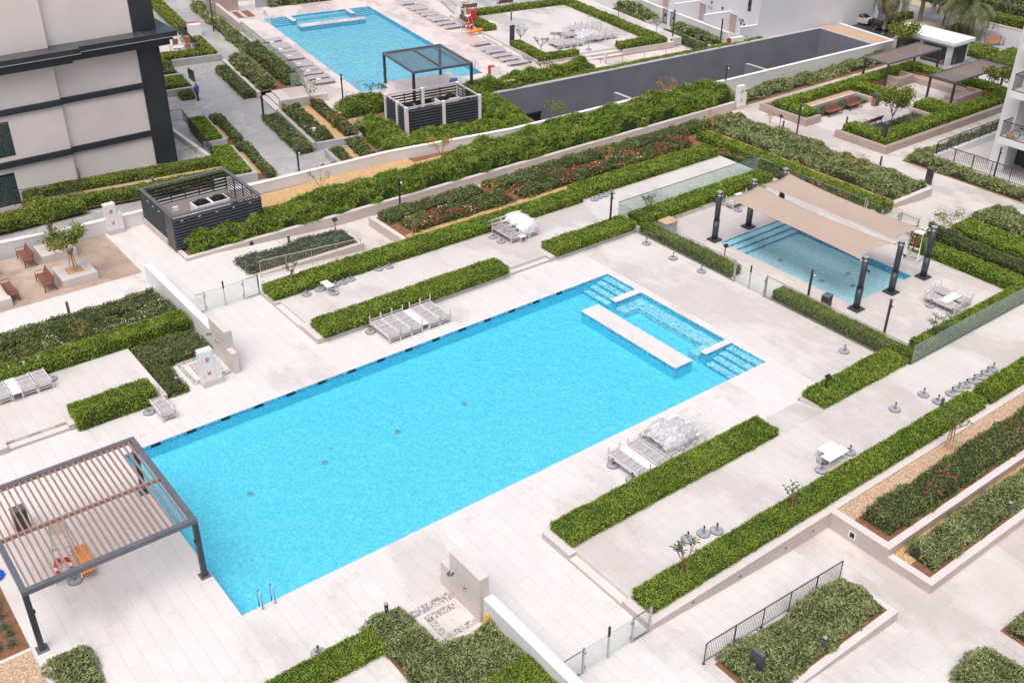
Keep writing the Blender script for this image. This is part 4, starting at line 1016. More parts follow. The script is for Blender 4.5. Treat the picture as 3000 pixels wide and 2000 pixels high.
# wrapped piles of folded parasols
def pile(x0,x1,y0,y1,z,label,lab2,nump,over,rz=0,h=.62,low=.42,mat='wrap',cr=1.0):
    rs=np.random.RandomState(int(abs(x0*10)))
    g='folded parasols in the wrapped piles'
    xc,yc=(x0+x1)/2,(y0+y1)/2;L_=x1-x0
    for i in range(nump):
        y=y0+.15+(y1-y0-.3)*((i*7)%nump)/max(1,nump-1);zz=z+low+.1+.16*(i%3)
        t=thing('folded_parasol','folded grey parasol lying in the pile '+lab2,'parasol',(xc,y,zz),rz+rs.uniform(-.05,.05),g)
        a=-L_/2-(over if over<0 else 0)*0;b=L_/2
        e0=-L_/2+(over if over<0 else 0);e1=L_/2+(over if over>0 else 0)
        MB().tube([(e0,0,0),(e1,0,0)],.024,7).build('pole',M['lounge_frame'],t)
        for k in range(4):
            q=2*PI*k/4;MB().tube([(e0+.25,.05*math.cos(q),.05*math.sin(q)),(e1-.2,.035*math.cos(q),.035*math.sin(q))],.010,4).build('rib',M['lounge_frame'],t)
        pts=np.linspace(-L_/2+.2,L_/2-.15,7);MB().tube([(p,0,0) for p in pts],.1,8,radii=[.05,.10,.12,.12,.11,.09,.05]).build('canopy',M['tabletop'],t)
    # the wrap: a crumpled hull
    nx,ny=56,40;V=[];F=[]
    for i in range(nx+1):
        u=i/nx
        for j in range(ny+1):
            v=j/ny;a=PI*v
            prof=(math.sin(PI*min(1,max(0,u*.92+.06)))**.45)
            yy=yc+(y1-y0)/2*1.06*math.cos(a)*(.55+.45*prof);zz=z+low-.12+(h+.15)*abs(math.sin(a))**.6*prof
            xx=x0+L_*u
            V.append([xx,yy,zz])
    V=np.array(V)
    d=(vnoise(rs,V[:,0]*1.1+20,V[:,1]+V[:,2]+20,.16)-.5)*.13+(vnoise(rs,V[:,0]*.5+9,V[:,1]*2+V[:,2]+9,.07)-.5)*.06
    d*=cr;V[:,2]+=d;V[:,1]+=d*.5
    F=np.array([(i*(ny+1)+j,(i+1)*(ny+1)+j,(i+1)*(ny+1)+j+1,i*(ny+1)+j+1) for i in range(nx) for j in range(ny)])
    o0=np.array((xc,yc,z+low-.1))
    o=np_mesh('plastic_wrap',V-o0,F,[M[mat]],None,None,cr<.6,o0);tag(o,label,'plastic wrap')
pile(18.8,21.0,-3.0,-1.2,.15,'crumpled clear plastic wrapped round parasols on the near pool side','on the near pool side',8,.95,0,.62)
for k,y in enumerate((18.2,18.55,18.9,19.25,19.6,19.95)):
    pass
pile(27.1,28.6,18.0,20.1,.3,'smooth white plastic sheet over the lounger pile on the far terrace','on the far terrace',9,-1.15,0,.7,.45,'sheeting',.45)
for i,x in enumerate((26.6,27.3,28.05)): stack(x,18.95,.3,0,('left end of the covered pile on the far terrace','middle of the covered pile on the far terrace','right end of the covered pile on the far terrace')[i])
table(26.98,17.82,.3,.35,.45,.42,0,'small white table in front of the covered pile on the far terrace')

# ------------------------------------------------------------------ pergolas
def beam_frame(t,x0,x1,y0,y1,z,w,h,mat):
    MB().box(x0,x1,y0,y0+w,z-h,z).box(x0,x1,y1-w,y1,z-h,z).box(x0,x0+w,y0+w,y1-w,z-h,z).box(x1-w,x1,y0+w,y1-w,z-h,z).build('roof_frame',mat,t,.008)
pg=thing('pergola','large dark framed pergola with brown wooden slats over the pool corner','pergola',(-3.27,5.85,0))
X0,X1,Y0,Y1=-3.13,3.13,-3.2,3.2
beam_frame(pg,X0,X1,Y0,Y1,2.85,.2,.2,[M['anth_light']])
mb=MB()
n=26
for i in range(n):
    x=X0+.2+(X1-X0-.4)*(i+.5)/n
    mb.box(x-.03,x+.03,Y0+.2,-.04,2.70,2.82).box(x-.03,x+.03,.04,Y1-.2,2.70,2.82)
mb.build('slat_roof',M['slat'],pg)
MB().box(X0+.2,X1-.2,-.04,.04,2.66,2.825).build('middle_beam',M['slat'],pg)
MB().box(X0+.2,X1-.2,Y1-.215,Y1-.2,2.66,2.82).build('slat_ledge',M['slat'],pg)
for x,y in ((X0+.1,Y0+.1),(X1-.1,Y0+.1),(X0+.1,Y1-.1),(X1-.1,Y1-.1)):
    MB().box(x-.1,x+.1,y-.1,y+.1,.04,2.65).build('post',M['anth'],pg,.008);MB().box(x-.2,x+.2,y-.2,y+.2,0,.045).build('foot_plate',M['anth_light'],pg,.006)
for x,y in ((X0+.21,Y0+.1),(X1-.21,Y0+.1),(X1-.21,Y1-.1)): MB().cyl((x,y,1.72),.045,.14,10).build('lamp',M['black'],pg)
pg2=thing('pergola','dark pergola with two slatted roof bays over the far pool platform','pergola',(*nw(5.45,-1.75),0),NA)
beam_frame(pg2,-2.75,2.75,-3.15,3.15,2.72,.18,.2,[M['anth_light']])
mb=MB()
for i in range(21):
    y=-2.97+5.94*(i+.5)/21
    for a,b in ((-2.57,-.06),(.06,2.57)): mb.bar((a,y,2.62),(b,y,2.62),.02,.14,0,(0,1,-.04))
mb.build('slat_roof',M['anth_light'],pg2);MB().box(-.06,.06,-2.97,2.97,2.55,2.725).build('middle_beam',M['anth_light'],pg2)
for sx in(-1,1):
    for sy in(-1,1): MB().box(sx*2.65-.1,sx*2.65+.1,sy*3.05-.1,sy*3.05+.1,0,2.52).build('post',M['anth'],pg2)
def slim_pergola(x0,x1,y0,y1,z0,h,label):
    t=thing('pergola',label,'pergola',((x0+x1)/2,(y0+y1)/2,z0),0,'slim pergolas of the seating garden')
    a,b=(x1-x0)/2,(y1-y0)/2
    beam_frame(t,-a,a,-b,b,h,.12,.16,[M['anth_light']])
    mb=MB();n=30
    for i in range(n):
        x=-a+.14+(2*a-.28)*(i+.5)/n;mb.box(x-.058,x+.058,-b+.12,b-.12,h-.07,h-.035)
    mb.build('slat_roof',M['slat_grey'],t)
    for sx in(-1,1):
        for sy in(-1,1): MB().box(sx*(a-.08)-.08,sx*(a-.08)+.08,sy*(b-.08)-.08,sy*(b-.08)+.08,0,h-.16).build('post',M['anth'],t)
slim_pergola(72.45,80.4,24.05,26.6,-.5,2.3,'farther slim pergola with brown slats over the raised stone seat')
slim_pergola(72.25,80.0,17.45,19.9,-.5,2.4,'nearer slim pergola with brown slats beside the right building')

# ------------------------------------------------------------------ poles, bollards, signs, bins
def bollard(x,y,z,h,label,r=.075):
    t=thing('bollard_light',label,'bollard',(x,y,z),0,'dark round bollard lights')
    MB().cyl((0,0,0),r,h*.86,14).build('post',M['anth'],t);MB().cyl((0,0,h*.86),r*1.02,h*.1,14).build('lens',M['black'],t);MB().cyl((0,0,h*.95),r*1.06,h*.05,14).build('cap',M['granite'],t)
for (x,y,z,h,l) in ((4.1,-3.45,0,.9,'dark bollard light at the corner of the foreground shrubs'),(15.6,-14.0,0,.75,'bollard light with pale cap in the broad shrub bed by the railing'),
  (27.75,-13.9,-.1,.75,'bollard light in the lower planter at the right edge'),(2.1,25.75,0,.9,'bollard light at the plaza edge of the left shrub strip'),(3.95,15.4,0,.75,'bollard light in the dark shrubs by the left shower'),
  (15.65,26.5,-.2,.85,'bollard light behind the cream railing'),(28.65,26.75,-.3,.85,'bollard light behind the left piece of the dark shrub strip'),(40.6,27.1,-.4,.85,'bollard light behind the long dark shrub strip, middle'),
  (52.7,27.0,-.5,.9,'bollard light at the bend of the dark shrub strip'),(57.1,22.6,-.5,.8,'bollard light beside the lamp post at the walkway'),(31.7,-8.1,.3,.75,'bollard light poking out of the far part of the longest hedge'),
  (57.1,13.4,-.5,.75,'bollard light in the walkway edge near the square post'),(62.3,20.4,-.5,.7,'bollard light at the end of the right garden hedge'),(*nw(-8.4,-6.6),-.5,.85,'bollard light in the grey path bed near the far stairs'),
  (*nw(-8.5,10.2),-.5,.85,'bollard light in the clipped bed along the grey path'),(12.4,40.0,-.2,.9,'bollard light in the hedge before the left building'),(*nw(22.1,13.6),.3,.9,'bollard light at the corner of the far hedged terrace'),(*nw(32.3,-.2),-.3,.8,'bollard light between hedge and shrubs near the far villas')):
    bollard(x,y,z,h,l)
def lamp_post(x,y,z,h,label,cam=True):
    t=thing('camera_pole',label,'pole',(x,y,z),rnd.uniform(-.3,.3),'slender dark lamp and camera poles')
    MB().box(-.05,.05,-.05,.05,0,h).build('post',M['anth'],t);MB().box(-.075,.075,-.075,.075,h,h+.06).build('cap',M['anth_light'],t)
    MB().box(-.09,.09,-.09,.0,h-.4,h-.25).build('bracket',M['anth'],t)
    if cam: MB().cyl((.1,-.1,h-.37),.055,.13,10).build('camera_dome',M['cabinet'],t)
for (x,y,z,h,l) in ((23.9,26.85,-.4,2.6,'tall dark camera pole beside the left piece of the dark shrub strip'),(32.7,16.15,.3,2.35,'dark camera pole in the short hedge at the glass fence'),
  (59.6,31.2,-.2,2.4,'dark camera pole above the feathery shrubs by the lane'),(57.1,21.2,-.5,2.5,'dark lamp post at the entry of the seating garden'),(61.1,6.75,-.5,2.5,'dark camera pole before the railed terrace of the right building'),
  (35.56,2.81,0,1.95,'dark pole behind the glass fence left of the litter bin'),(35.57,-2.2,0,2.3,'dark pole behind the glass fence right of the litter bin'),(22.1,37.55,-.5,1.75,'short dark pole on the grey path by the white wall'),
  (31.04,46.74,0,2.7,'tall dark pole beside the far pool'),(*nw(-5.4,26.3),-.5,3.2,'tall dark lamp post standing on the grey path at the top'),(67.3,45.2,-.2,3.0,'dark pole at the corner of the far hedged terrace'),(70.4,41.7,-.2,2.4,'dark pole at the far villas shrub bed')):
    lamp_post(x,y,z,h,l)
def sign_post(x,y,z,h,label):
    t=thing('sign_post',label,'sign',(x,y,z),0,'small black sign posts')
    MB().box(-.02,.02,-.02,.02,0,h).build('post',M['black'],t);MB().bar((-.17,-.03,h-.02),(.17,-.03,h-.02),.26,.02,0,(0,-.6,.8)).build('sign_plate',M['black'],t)
for a in ((28.4,-3.95,.3,1.05,'small black sign on a thin post in the short hedge near the green glass'),(19.0,26.75,-.4,1.1,'small black sign post behind the cream railing'),(35.49,9.03,0,1.05,'small black sign post behind the glass fence hedge'),(57.3,23.1,-.5,1.0,'small black sign post at the seating garden planter')): sign_post(*a)
def slabpost(x,y,z,w,d,h,rz,label,mat='anth'):
    t=thing('sign_totem',label,'sign',(x,y,z),rz,'dark upright slab totems')
    MB().box(-w/2,w/2,-d/2,d/2,0,h).build('slab',M[mat],t,.008);MB().box(-w/2-.002,w/2+.002,-d/2-.002,d/2+.002,h+.001,h+.012).build('cap',M['anth_light'],t)
slabpost(12.82,-13.28,-.15,.14,.52,1.38,0,'dark grey totem in the foreground shrubs by the railing')
slabpost(56.9,9.25,-.5,.16,.5,1.15,0,'black totem standing at the end of the grey shrub band')
slabpost(60.1,15.45,0,.5,.3,1.55,.2,'dark monolith beside the round garden tree')
slabpost(*nw(-11.45,11.5),-.5,.1,1.2,.95,0,'dark square panel on the grey path near the walking person')
slabpost(*nw(-8.95,-1.3),-.5,.12,.2,1.95,0,'tall dark totem before the far stone stairs')
slabpost(*nw(18.1,6.2),.1,.55,.08,1.9,0,'tall dark grid panel at the far terrace steps')
slabpost(47.0,3.75,0,.75,.12,1.0,-.1,'dark panel behind the rearmost lifeguard chair')
slabpost(*nw(17.6,-.1),.1,.4,.3,.6,.2,'short dark box post at the hedge corner of the far terrace')
def bin_(x,y,z,rz,label,h=.95):
    t=thing('litter_bin',label,'bin',(x,y,z),rz,'dark litter bins with wooden sides')
    MB().box(-.26,.26,-.2,.2,0,h*.78).build('body',M['anth'],t,.01)
    MB().box(-.265,-.262,-.17,.17,.08,h*.7).box(.262,.268,-.17,.17,.08,h*.7).build('wood_panel',M['orangewood'],t)
    MB().box(-.26,.26,-.2,-.16,h*.78,h).box(-.26,.26,.16,.2,h*.78,h).box(-.26,-.22,-.16,.16,h*.78,h).box(.22,.26,-.16,.16,h*.78,h).build('hood',M['anth'],t)
    MB().box(-.28,.28,-.22,.22,h+.001,h+.05).box(-.07,.07,-.05,.05,h+.051,h+.06).build('lid',M['anth_light'],t,.01);MB().box(-.22,.22,-.16,.16,h*.78+.001,h*.8).build('opening',M['black'],t)
bin_(35.5,1.55,0,.1,'litter bin with wooden sides behind the glass fence');bin_(-4.95,9.75,0,.05,'litter bin standing under the large pergola');bin_(68.15,21.9,-.5,0,'litter bin beside the right garden bench',1.0)
bx=thing('towel_box','grey storage box with wooden lid behind the glass fence hedge','box',(35.6,13.95,0))
MB().box(-.5,.5,-.36,.36,0,.76).build('body',M['granite'],bx,.01);MB().box(-.54,.54,-.4,.4,.762,.82).build('lid',M['boxlid'],bx,.008)
# fire hose cabinets
def cabinet(x,y,z,label,h=2.0,rz=0):
    t=thing('fire_cabinet',label,'cabinet',(x,y,z),rz,'white fire hose cabinets')
    MB().box(0,1.03,-.02,.42,0,.28).build('plinth',M['wallstone'],t,.008);MB().box(.02,.72,.0,.4,.285,h).build('body',M['cabinet'],t,.008);MB().box(.725,1.0,.0,.4,.285,h*.66).build('side_box',M['cabinet'],t,.008)
    MB().box(.05,.69,-.012,.0,.34,h-.06).build('door',M['cabinet'],t,.004)
    for zz in (.62,1.45): MB().box(.09,.15,-.03,-.0125,zz,zz+.05).build('latch',M['steel'],t)
    # hose reel symbol: ring and flame like bars
    mb=MB().torus((.38,-.018,1.55),.085,.018,18,6,0,'y').torus((.38,-.018,1.55),.04,.016,14,6,0,'y').box(.28,.48,-.02,-.0125,1.38,1.41);mb.build('hose_symbol',M['redink'],t)
    MB().box(.30,.325,-.016,-.0125,.66,.92).box(.45,.475,-.016,-.0125,.66,.92).box(.325,.45,-.016,-.0125,.66,.685).cyl((.36,-.018,.69),.025,.17,8,.012).cyl((.42,-.018,.69),.025,.2,8,.012).build('extinguisher_symbol',M['redink'],t)
cabinet(5.0,14.8,0,'white fire cabinet with red symbols by the left shower');cabinet(7.3,34.3,0,'white fire cabinet against the low garden wall');cabinet(57.75,28.0,-.5,'white fire cabinet at the end of the long stone planter')
# showers
def shower(x0,x1,ys,sgn,label,lab2):
    y=lambda v:ys+sgn*v
    w=thing('shower_wall',label,'shower',((x0+x1)/2,ys,0))
    bx=lambda mb,a,b,c,d,e,f:P0(mb.box(a,b,min(c,d),max(c,d),e,f).build('wall_panel',M['wallstone'],None,.01),w)
    bx(MB(),x0,x1,y(0),y(1.9),0,2.1);bx(MB(),x0-.36,x0-.003 if False else x0-.003,y(-.62) ,y(.0),0,1.16) if False else None
    P0(MB().box(x0,x1-.1,min(y(-.62),y(-.003)),max(y(-.62),y(-.003)),0,1.16).build('wing_wall',M['wallstone'],None,.01),w)
    ym=y(.75)
    mb=MB().tube([(x0,ym,1.85),(x0-.22,ym,1.92),(x0-.45,ym,1.90),(x0-.47,ym,1.84)],.014,6).cyl((x0-.47,ym,1.82),.14,.02,18);P0(mb.build('shower_head',M['steel']),w)
    P0(MB().tube([(x0,y(1.05),1.15),(x0-.12,y(1.05),1.15)],.045,10).tube([(x0-.12,y(1.05),1.15),(x0-.2,y(1.05),1.08)],.014,5).build('tap',M['steel']),w)
shower(6.74,7.14,-3.68,-1,'tall pale stone shower wall with round shower head in the foreground','');shower(6.74,7.14,15.72,1,'tall pale stone shower wall beside the white fire cabinet','')
wall('garden_wall',6.86,7.28,-16,-5.6,0,1.2,'white','long low white wall running to the bottom edge from the foreground shower')
wall('garden_wall',6.86,7.28,17.64,26.9,0,1.15,'white','tall white wall from the left shower back to the plaza')
cs=thing('caution_sign','yellow folding wet floor sign leaning at the foreground shower wall','sign',(6.80,-5.92,0),-.05)
def xs_panel(x0,z0,x1,z1,w0,w1): return MB().add([(x0,-w0/2,z0),(x0,w0/2,z0),(x1,w1/2,z1),(x1,-w1/2,z1),(x0-.02,-w0/2,z0),(x0-.02,w0/2,z0),(x1-.02,w1/2,z1),(x1-.02,-w1/2,z1)],[(0,1,2,3),(7,6,5,4),(0,3,7,4),(1,5,6,2),(2,6,7,3),(0,4,5,1)])
xs_panel(-.12,0,.02,.68,.30,.20).build('panel',M['yellow'],cs)
MB().bar((-.115,-.05,.61),(-.115+.1,.05,.61),.001,.03) 
xm=mx((-.075,0,.36),(0,-1,0),(.2,0,.98))
def tri(mat,s,dz,nm):
    mb=MB();r=.022
    P=[(-s,-s*.7,0),(s,-s*.7,0),(0,s,0)]
    for i in range(3): mb.bar(P[i],P[(i+1)%3],.02,.006)
    o=mb.build(nm,mat,cs);o.matrix_local=xm;return o
tri(M['redink'],.09,0,'warning_triangle')
for k,(z,wd) in enumerate(((.2,.16),(.16,.18),(.11,.14),(.56,.11),(.6,.08))):
    o=MB().bar((-wd/2,0,0),(wd/2,0,0),.014,.006).build('print_line',M['ink'],cs);o.matrix_local=mx((-.12+.206*z-.0225,0,z),(0,-1,0),(.2,0,.98))
# pool ladders
def ladder(x,y,rz,label,w=.5):
    t=thing('pool_ladder',label,'ladder',(x,y,0),rz,'steel pool ladders')
    for s in (-1,1):
        MB().tube([(s*w/2,-.2,0),(s*w/2,-.2,.55),(s*w/2,-.12,.72),(s*w/2,.02,.76),(s*w/2,.13,.68),(s*w/2,.16,.5),(s*w/2,.16,-.9)],.022,8).build('rail',M['steel'],t)
        MB().cyl((s*w/2,-.2,0),.05,.02,12).build('rail_foot',M['steel'],t)
    for z in (-.3,-.6): MB().box(-w/2,w/2,.12,.2,z,z+.03).build('rung',M['steel'],t)
ladder(1.02,.03,0,'steel pool ladder at the nearest corner of the main pool')
ladder(*nw(.15,1.3),NA-PI/2,'steel pool ladder on the left side of the far pool');ladder(*nw(11.55,1.3),NA+PI/2,'steel pool ladder on the right side of the far pool')
for a,l in ((.15,'inclined steel handrail at the left steps of the far pool'),(11.55,'inclined steel handrail at the right steps of the far pool')):
    t=thing('handrail',l,'handrail',(*nw(a,FL-.1),0),NA,'handrails at the far pool steps')
    MB().tube([(0,.2,0),(0,.2,.8),(0,.05,.85),(0,-1.5,.05),(0,-1.6,-.3)],.022,8).build('rail',M['steel'],t)
# lifeguard chairs
def guard_chair(x,y,z,rz,label,h=1.75,ring=None):
    t=thing('lifeguard_chair',label,'lifeguard chair',(x,y,z),rz,'white tubular lifeguard chairs')
    for s in (-1,1):
        MB().tube([(s*.48,-.62,0),(s*.3,-.2,h*.82),(s*.28,-.05,h*.9),(s*.28,.3,h*.92)],.024,8).build('front_leg',M['steel'],t);MB().tube([(s*.48,.62,0),(s*.3,.28,h*.9),(s*.29,.34,h*1.25)],.024,8).build('rear_leg',M['steel'],t)
        MB().tube([(s*.45,-.58,.1),(s*.45,.58,.1)],.018,6).build('side_rail',M['steel'],t)
        MB().tube([(s*.29,-.15,h*.9),(s*.31,-.12,h*1.08),(s*.31,.28,h*1.1)],.018,6).build('arm_rest',M['steel'],t)
    for i in range(4):
        k=.18+.2*i;MB().tube([(-.48+.18*k/.82*1.0,-.62+.42*k/.82,k*h),(.48-.18*k/.82,-.62+.42*k/.82,k*h)],.02,6).build('rung',M['steel'],t)
    MB().box(-.3,.3,-.42,-.2,h*.42,h*.42+.03).build('foot_board',M['chairwhite'],t)
    MB().box(-.29,.29,-.2,.27,h*.88,h*.93).build('seat',M['chairwhite'],t,.02);MB().bar((0,.29,h*.95),(0,.36,h*1.3),.56,.04,0,(0,1,.2)).build('backrest',M['chairwhite'],t,.015)
    return t
guard_chair(44.95,2.35,0,-PI/2+.15,'lifeguard chair with red rescue tube by the rear shade column',1.95)
o=MB().tube([(0,0,0),(.02,.0,.45),(.05,0,.8)],.085,10,radii=[.07,.09,.07]).build('rescue_tube',M['red']);o.location=(44.55,2.3,.78);tag(o,'red rescue tube hanging on the lifeguard chair by the small pool','rescue tube')
guard_chair(-4.3,6.1,0,-.25,'lifeguard chair under the large pergola with a red ring',1.75)
guard_chair(*nw(16.6,12.6),0,NA+.6,'lifeguard chair with orange gear beside the far pool',1.8)
def ring(loc,rot,label):
    o=MB().torus((0,0,0),.3,.075,32,10,[0,0,0,0,0,0,1,1]).build('ring_buoy',[M['red'],M['redwhite']]);o.location=loc;o.rotation_euler=rot;tag(o,label,'ring buoy')
ring((-4.5,5.62,.72),(.95,.1,.3),'red and white ring buoy on the lifeguard chair under the pergola')
x,y=nw(16.2,11.8);ring((x,y,.85),(1.2,0,.4),'orange red ring buoy on the lifeguard chair at the far pool')
o=MB().box(-.28,.28,-.6,.6,-.03,.03).build('rescue_board',M['orange'],None,.03);o.location=(-3.75,5.72,.62);o.rotation_euler=(.42,0,.0);tag(o,'orange rescue board leaning beside the lifeguard chair under the pergola','rescue board')
t=thing('rescue_board','orange red rescue board lying at the far lifeguard chair','rescue board',(*nw(17.0,11.4),.35),NA+.1)
MB().tube([(-.95,0,0),(-.7,0,.02),(0,0,.05),(.7,0,.12),(1.0,0,.16)],.16,10,radii=[.06,.16,.19,.15,.05]).build('board',M['orange'],t)
t=thing('rescue_cupboard','tall red cabinet behind the far lifeguard chair','cabinet',(*nw(17.5,13.5),.0),NA)
MB().box(-.35,.35,-.25,.25,0,1.9).build('body',M['red'],t,.02);MB().box(-.3,.3,-.262,-.252,.1,.9).box(-.3,.3,-.262,-.252,1.0,1.8).build('door',M['red'],t)
# hose coil
mb=MB();pts=[]
for i in range(160):
    a=i*.33;r=.34+.05*math.sin(i*.7)+.03*math.cos(i*1.9);pts.append((r*math.cos(a)*1.15,r*math.sin(a),.03+.012*(i*.33/6.28)+.02*math.sin(i*.9)))
mb.tube(pts,.026,6).tube([(-.3,-.2,.16),(0,.05,.17),(.3,.25,.16)],.026,6)
o=mb.build('hose_coil',M['blue']);o.location=(-6.75,7.5,0);tag(o,'blue hose coiled on the deck at the left edge','hose')
mb=MB();mb.tube([(.25*math.cos(i*.5)*1.6,.22*math.sin(i*.5),.03+.006*i) for i in range(30)],.03,5);o=mb.build('hose_coil',M['blue']);o.location=(*nw(8.3,-.9),0);tag(o,'dark blue hose heap at the foot of the far pergola','hose')
# benches
def bench(x,y,z,rz,label,wood='bench',l=1.75):
    t=thing('park_bench',label,'bench',(x,y,z),rz,'wooden benches with dark metal frames')
    # local: length along x, back at +y
    MB().box(-l/2,l/2,-.27,-.10,.42,.455).box(-l/2,l/2,-.09,.07,.42,.455).box(-l/2,l/2,.08,.2,.42,.455).build('seat',M[wood],t,.006)
    mb=MB()
    for k in range(3):
        z0=.52+.13*k;y0=.24+.05*k;mb.bar((-l/2,y0,z0),(l/2,y0,z0),.03,.12,0,(0,.35,.94))
    mb.build('backrest',M[wood],t,.004)
    for s in (-1,1):
        x=s*(l/2-.06)
        MB().bar((x,-.26,0),(x,-.24,.42),.04,.05).bar((x,.42,0),(x,.2,.42),.04,.05).bar((x,-.27,.40),(x,.2,.40),.04,.04).bar((x,.2,.42),(x,.38,.86),.03,.05).build('leg',M['black'],t)
        MB().tube([(x,-.25,.42),(x,-.26,.64),(x,-.2,.67),(x,.28,.66)],.014,6).build('arm_rest',M['black'],t)
bench(2.13,29.98,0,-PI/2,'bench against the nearer square planter');bench(2.12,33.65,0,-PI/2,'bench against the farther square planter near the white wall')
bench(.22,29.98,0,PI/2,'bench facing the nearer planter at the left edge');bench(.12,33.65,0,PI/2,'bench mostly cut off by the left edge near the white wall')
bench(63.3,22.5,-.5,0,'left of the two garden benches before the low ground cover');bench(66.0,22.5,-.5,0,'right of the two garden benches, beside the litter bin')
bench(63.7,18.95,-.5,PI,'garden bench seen from behind under the round tree')
bench(93.1,26.0,-.5,-.35,'orange wooden bench on the far promenade','orangewood',2.0)
def sqplanter(x0,x1,y0,y1,z1,label):
    t=thing('tree_planter',label,'planter',((x0+x1)/2,(y0+y1)/2,0),0,'square stone tree planters');a,b=(x1-x0)/2,(y1-y0)/2
    mb=MB()
    for (p,q,r_,s) in ((-a,a,-b,-.46),(-a,a,.46,b),(-a,-.46,-.46,.46),(.46,a,-.46,.46)): mb.box(p,q,r_,s,0,z1)
    mb.build('stone_rim',M['wallstone'],t);MB().box(-.46,.46,-.46,.46,.05,z1-.03).build('gravel',M['gravel'],t)
sqplanter(2.85,4.82,29.0,31.0,.5,'nearer square stone planter with a staked tree on the plaza');sqplanter(2.85,4.85,32.75,34.5,.5,'farther square stone planter with a tree by the white wall')
sqplanter(-2.0,.0,28.7,30.9,.5,'square stone planter cut off by the left edge')
# wall lights and vents on planter walls
for i,(x,y,z,l) in enumerate(((13.9,28.09,-.02,'dark square vent in the long footpath planter wall'),)):
    o=box_obj('wall_vent',x-.11,x+.11,y-.02,y+.01,z-.1,z+.12,M['black']);tag(o,l,'vent')
t=thing('wall_vent','dark vent with pale frame in the near stepped planter wall','vent',(21.655,-10.75,-.12))
MB().box(-.012,.0,-.17,.17,-.17,.17).build('frame',M['whitecap'],t);MB().box(-.018,-.013,-.11,.11,-.12,.12).build('grille',M['black'],t)
for i,(x,z) in enumerate(((16.2,-.08),(18.9,-.12),(20.6,-.12),(13.6,.12))):
    o=box_obj('step_light',x-.07,x+.07,-9.632,-9.60,z-.03,z+.03,M['anth']);tag(o,'small recessed step light in the terrace wall along the ramp','light','recessed step lights in the terrace wall')
# floor grates on the deck
for i,(x,y) in enumerate(((12.99,-.66),(24.45,-.69),(4.45,-.67),(9.75,-.69),(3.57,-2.63),(1.2,12.9),(2.8,12.7),(4.4,12.75),(7.8,12.8),(11.0,12.75),(30.2,9.0),(30.4,5.6),(31.0,3.2))):
    t=thing('floor_hatch','small square hatch set flush in the pale deck near the pool','hatch',(x,y,0),0,'small flush deck hatches')
    MB().box(-.11,.11,-.11,-.1,0,.006).box(-.11,.11,.1,.11,0,.006).box(-.11,-.1,-.1,.1,0,.006).box(.1,.11,-.1,.1,0,.006).build('frame',M['granite'],t)
    MB().box(-.1,.1,-.1,.1,0,.004).build('lid',M['kerb'],t)
t=thing('access_cover','large rectangular access cover in the deck beside the pergola','hatch',(-1.3,12.1,0));MB().box(-.55,.55,-.6,-.585,0,.006).box(-.55,.55,.585,.6,0,.006).box(-.55,-.535,-.585,.585,0,.006).box(.535,.55,-.585,.585,0,.006).build('frame',M['granite'],t);MB().box(-.53,.53,-.58,.58,0,.004).build('lid',M['deck'],t)
for i,(x,y) in enumerate(((9.35,-.2),(24.35,-.2))):
    t=thing('depth_marker','pale depth marker tile beside the pool edge','marker',(x,y,0),0,'depth marker tiles on the pool edge')
    MB().box(-.3,.3,-.1,.1,0,.005).build('tile',M['whitecap'],t);text_mesh('lettering','1.2m',.17,M['granite'],t,mx((0,0,.006),(1,0,0),(0,1,0)),.0005)
# ------------------------------------------------------------------ glass fences and railings
def glass_fence(name,pts,z0,h,label,step=1.35,posts=(),mat='glass',rail='steel',gate=None,zb=None):
    """glass panels between pts; each panel is a part, with a cap rail and base channel"""
    c=((pts[0][0]+pts[-1][0])/2,(pts[0][1]+pts[-1][1])/2,z0)
    t=thing(name,label,'fence',c)
    R=MB();Bc=MB()
    for a,b in zip(pts[:-1],pts[1:]):
        a=Vector((a[0]-c[0],a[1]-c[1],0));b=Vector((b[0]-c[0],b[1]-c[1],0));n=max(1,round((b-a).length/step));d=(b-a)/n
        R.bar(a+Vector((0,0,h)),b+Vector((0,0,h)),.035,.03);Bc.bar(a+Vector((0,0,.03)),b+Vector((0,0,.03)),.06,.06)
        for i in range(n):
            p=a+d*i+d.normalized()*.012;q=a+d*(i+1)-d.normalized()*.012
            MB().bar(p+Vector((0,0,h/2+.02)),q+Vector((0,0,h/2+.02)),.012,h-.07).build('glass_panel',M[mat],t)
    R.build('cap_rail',M[rail],t);Bc.build('base_channel',M['steel'],t)
    for p in posts: MB().box(p[0]-c[0]-.035,p[0]-c[0]+.035,p[1]-c[1]-.035,p[1]-c[1]+.035,0,h+.06).build('post',M['steel'],t)
    return t
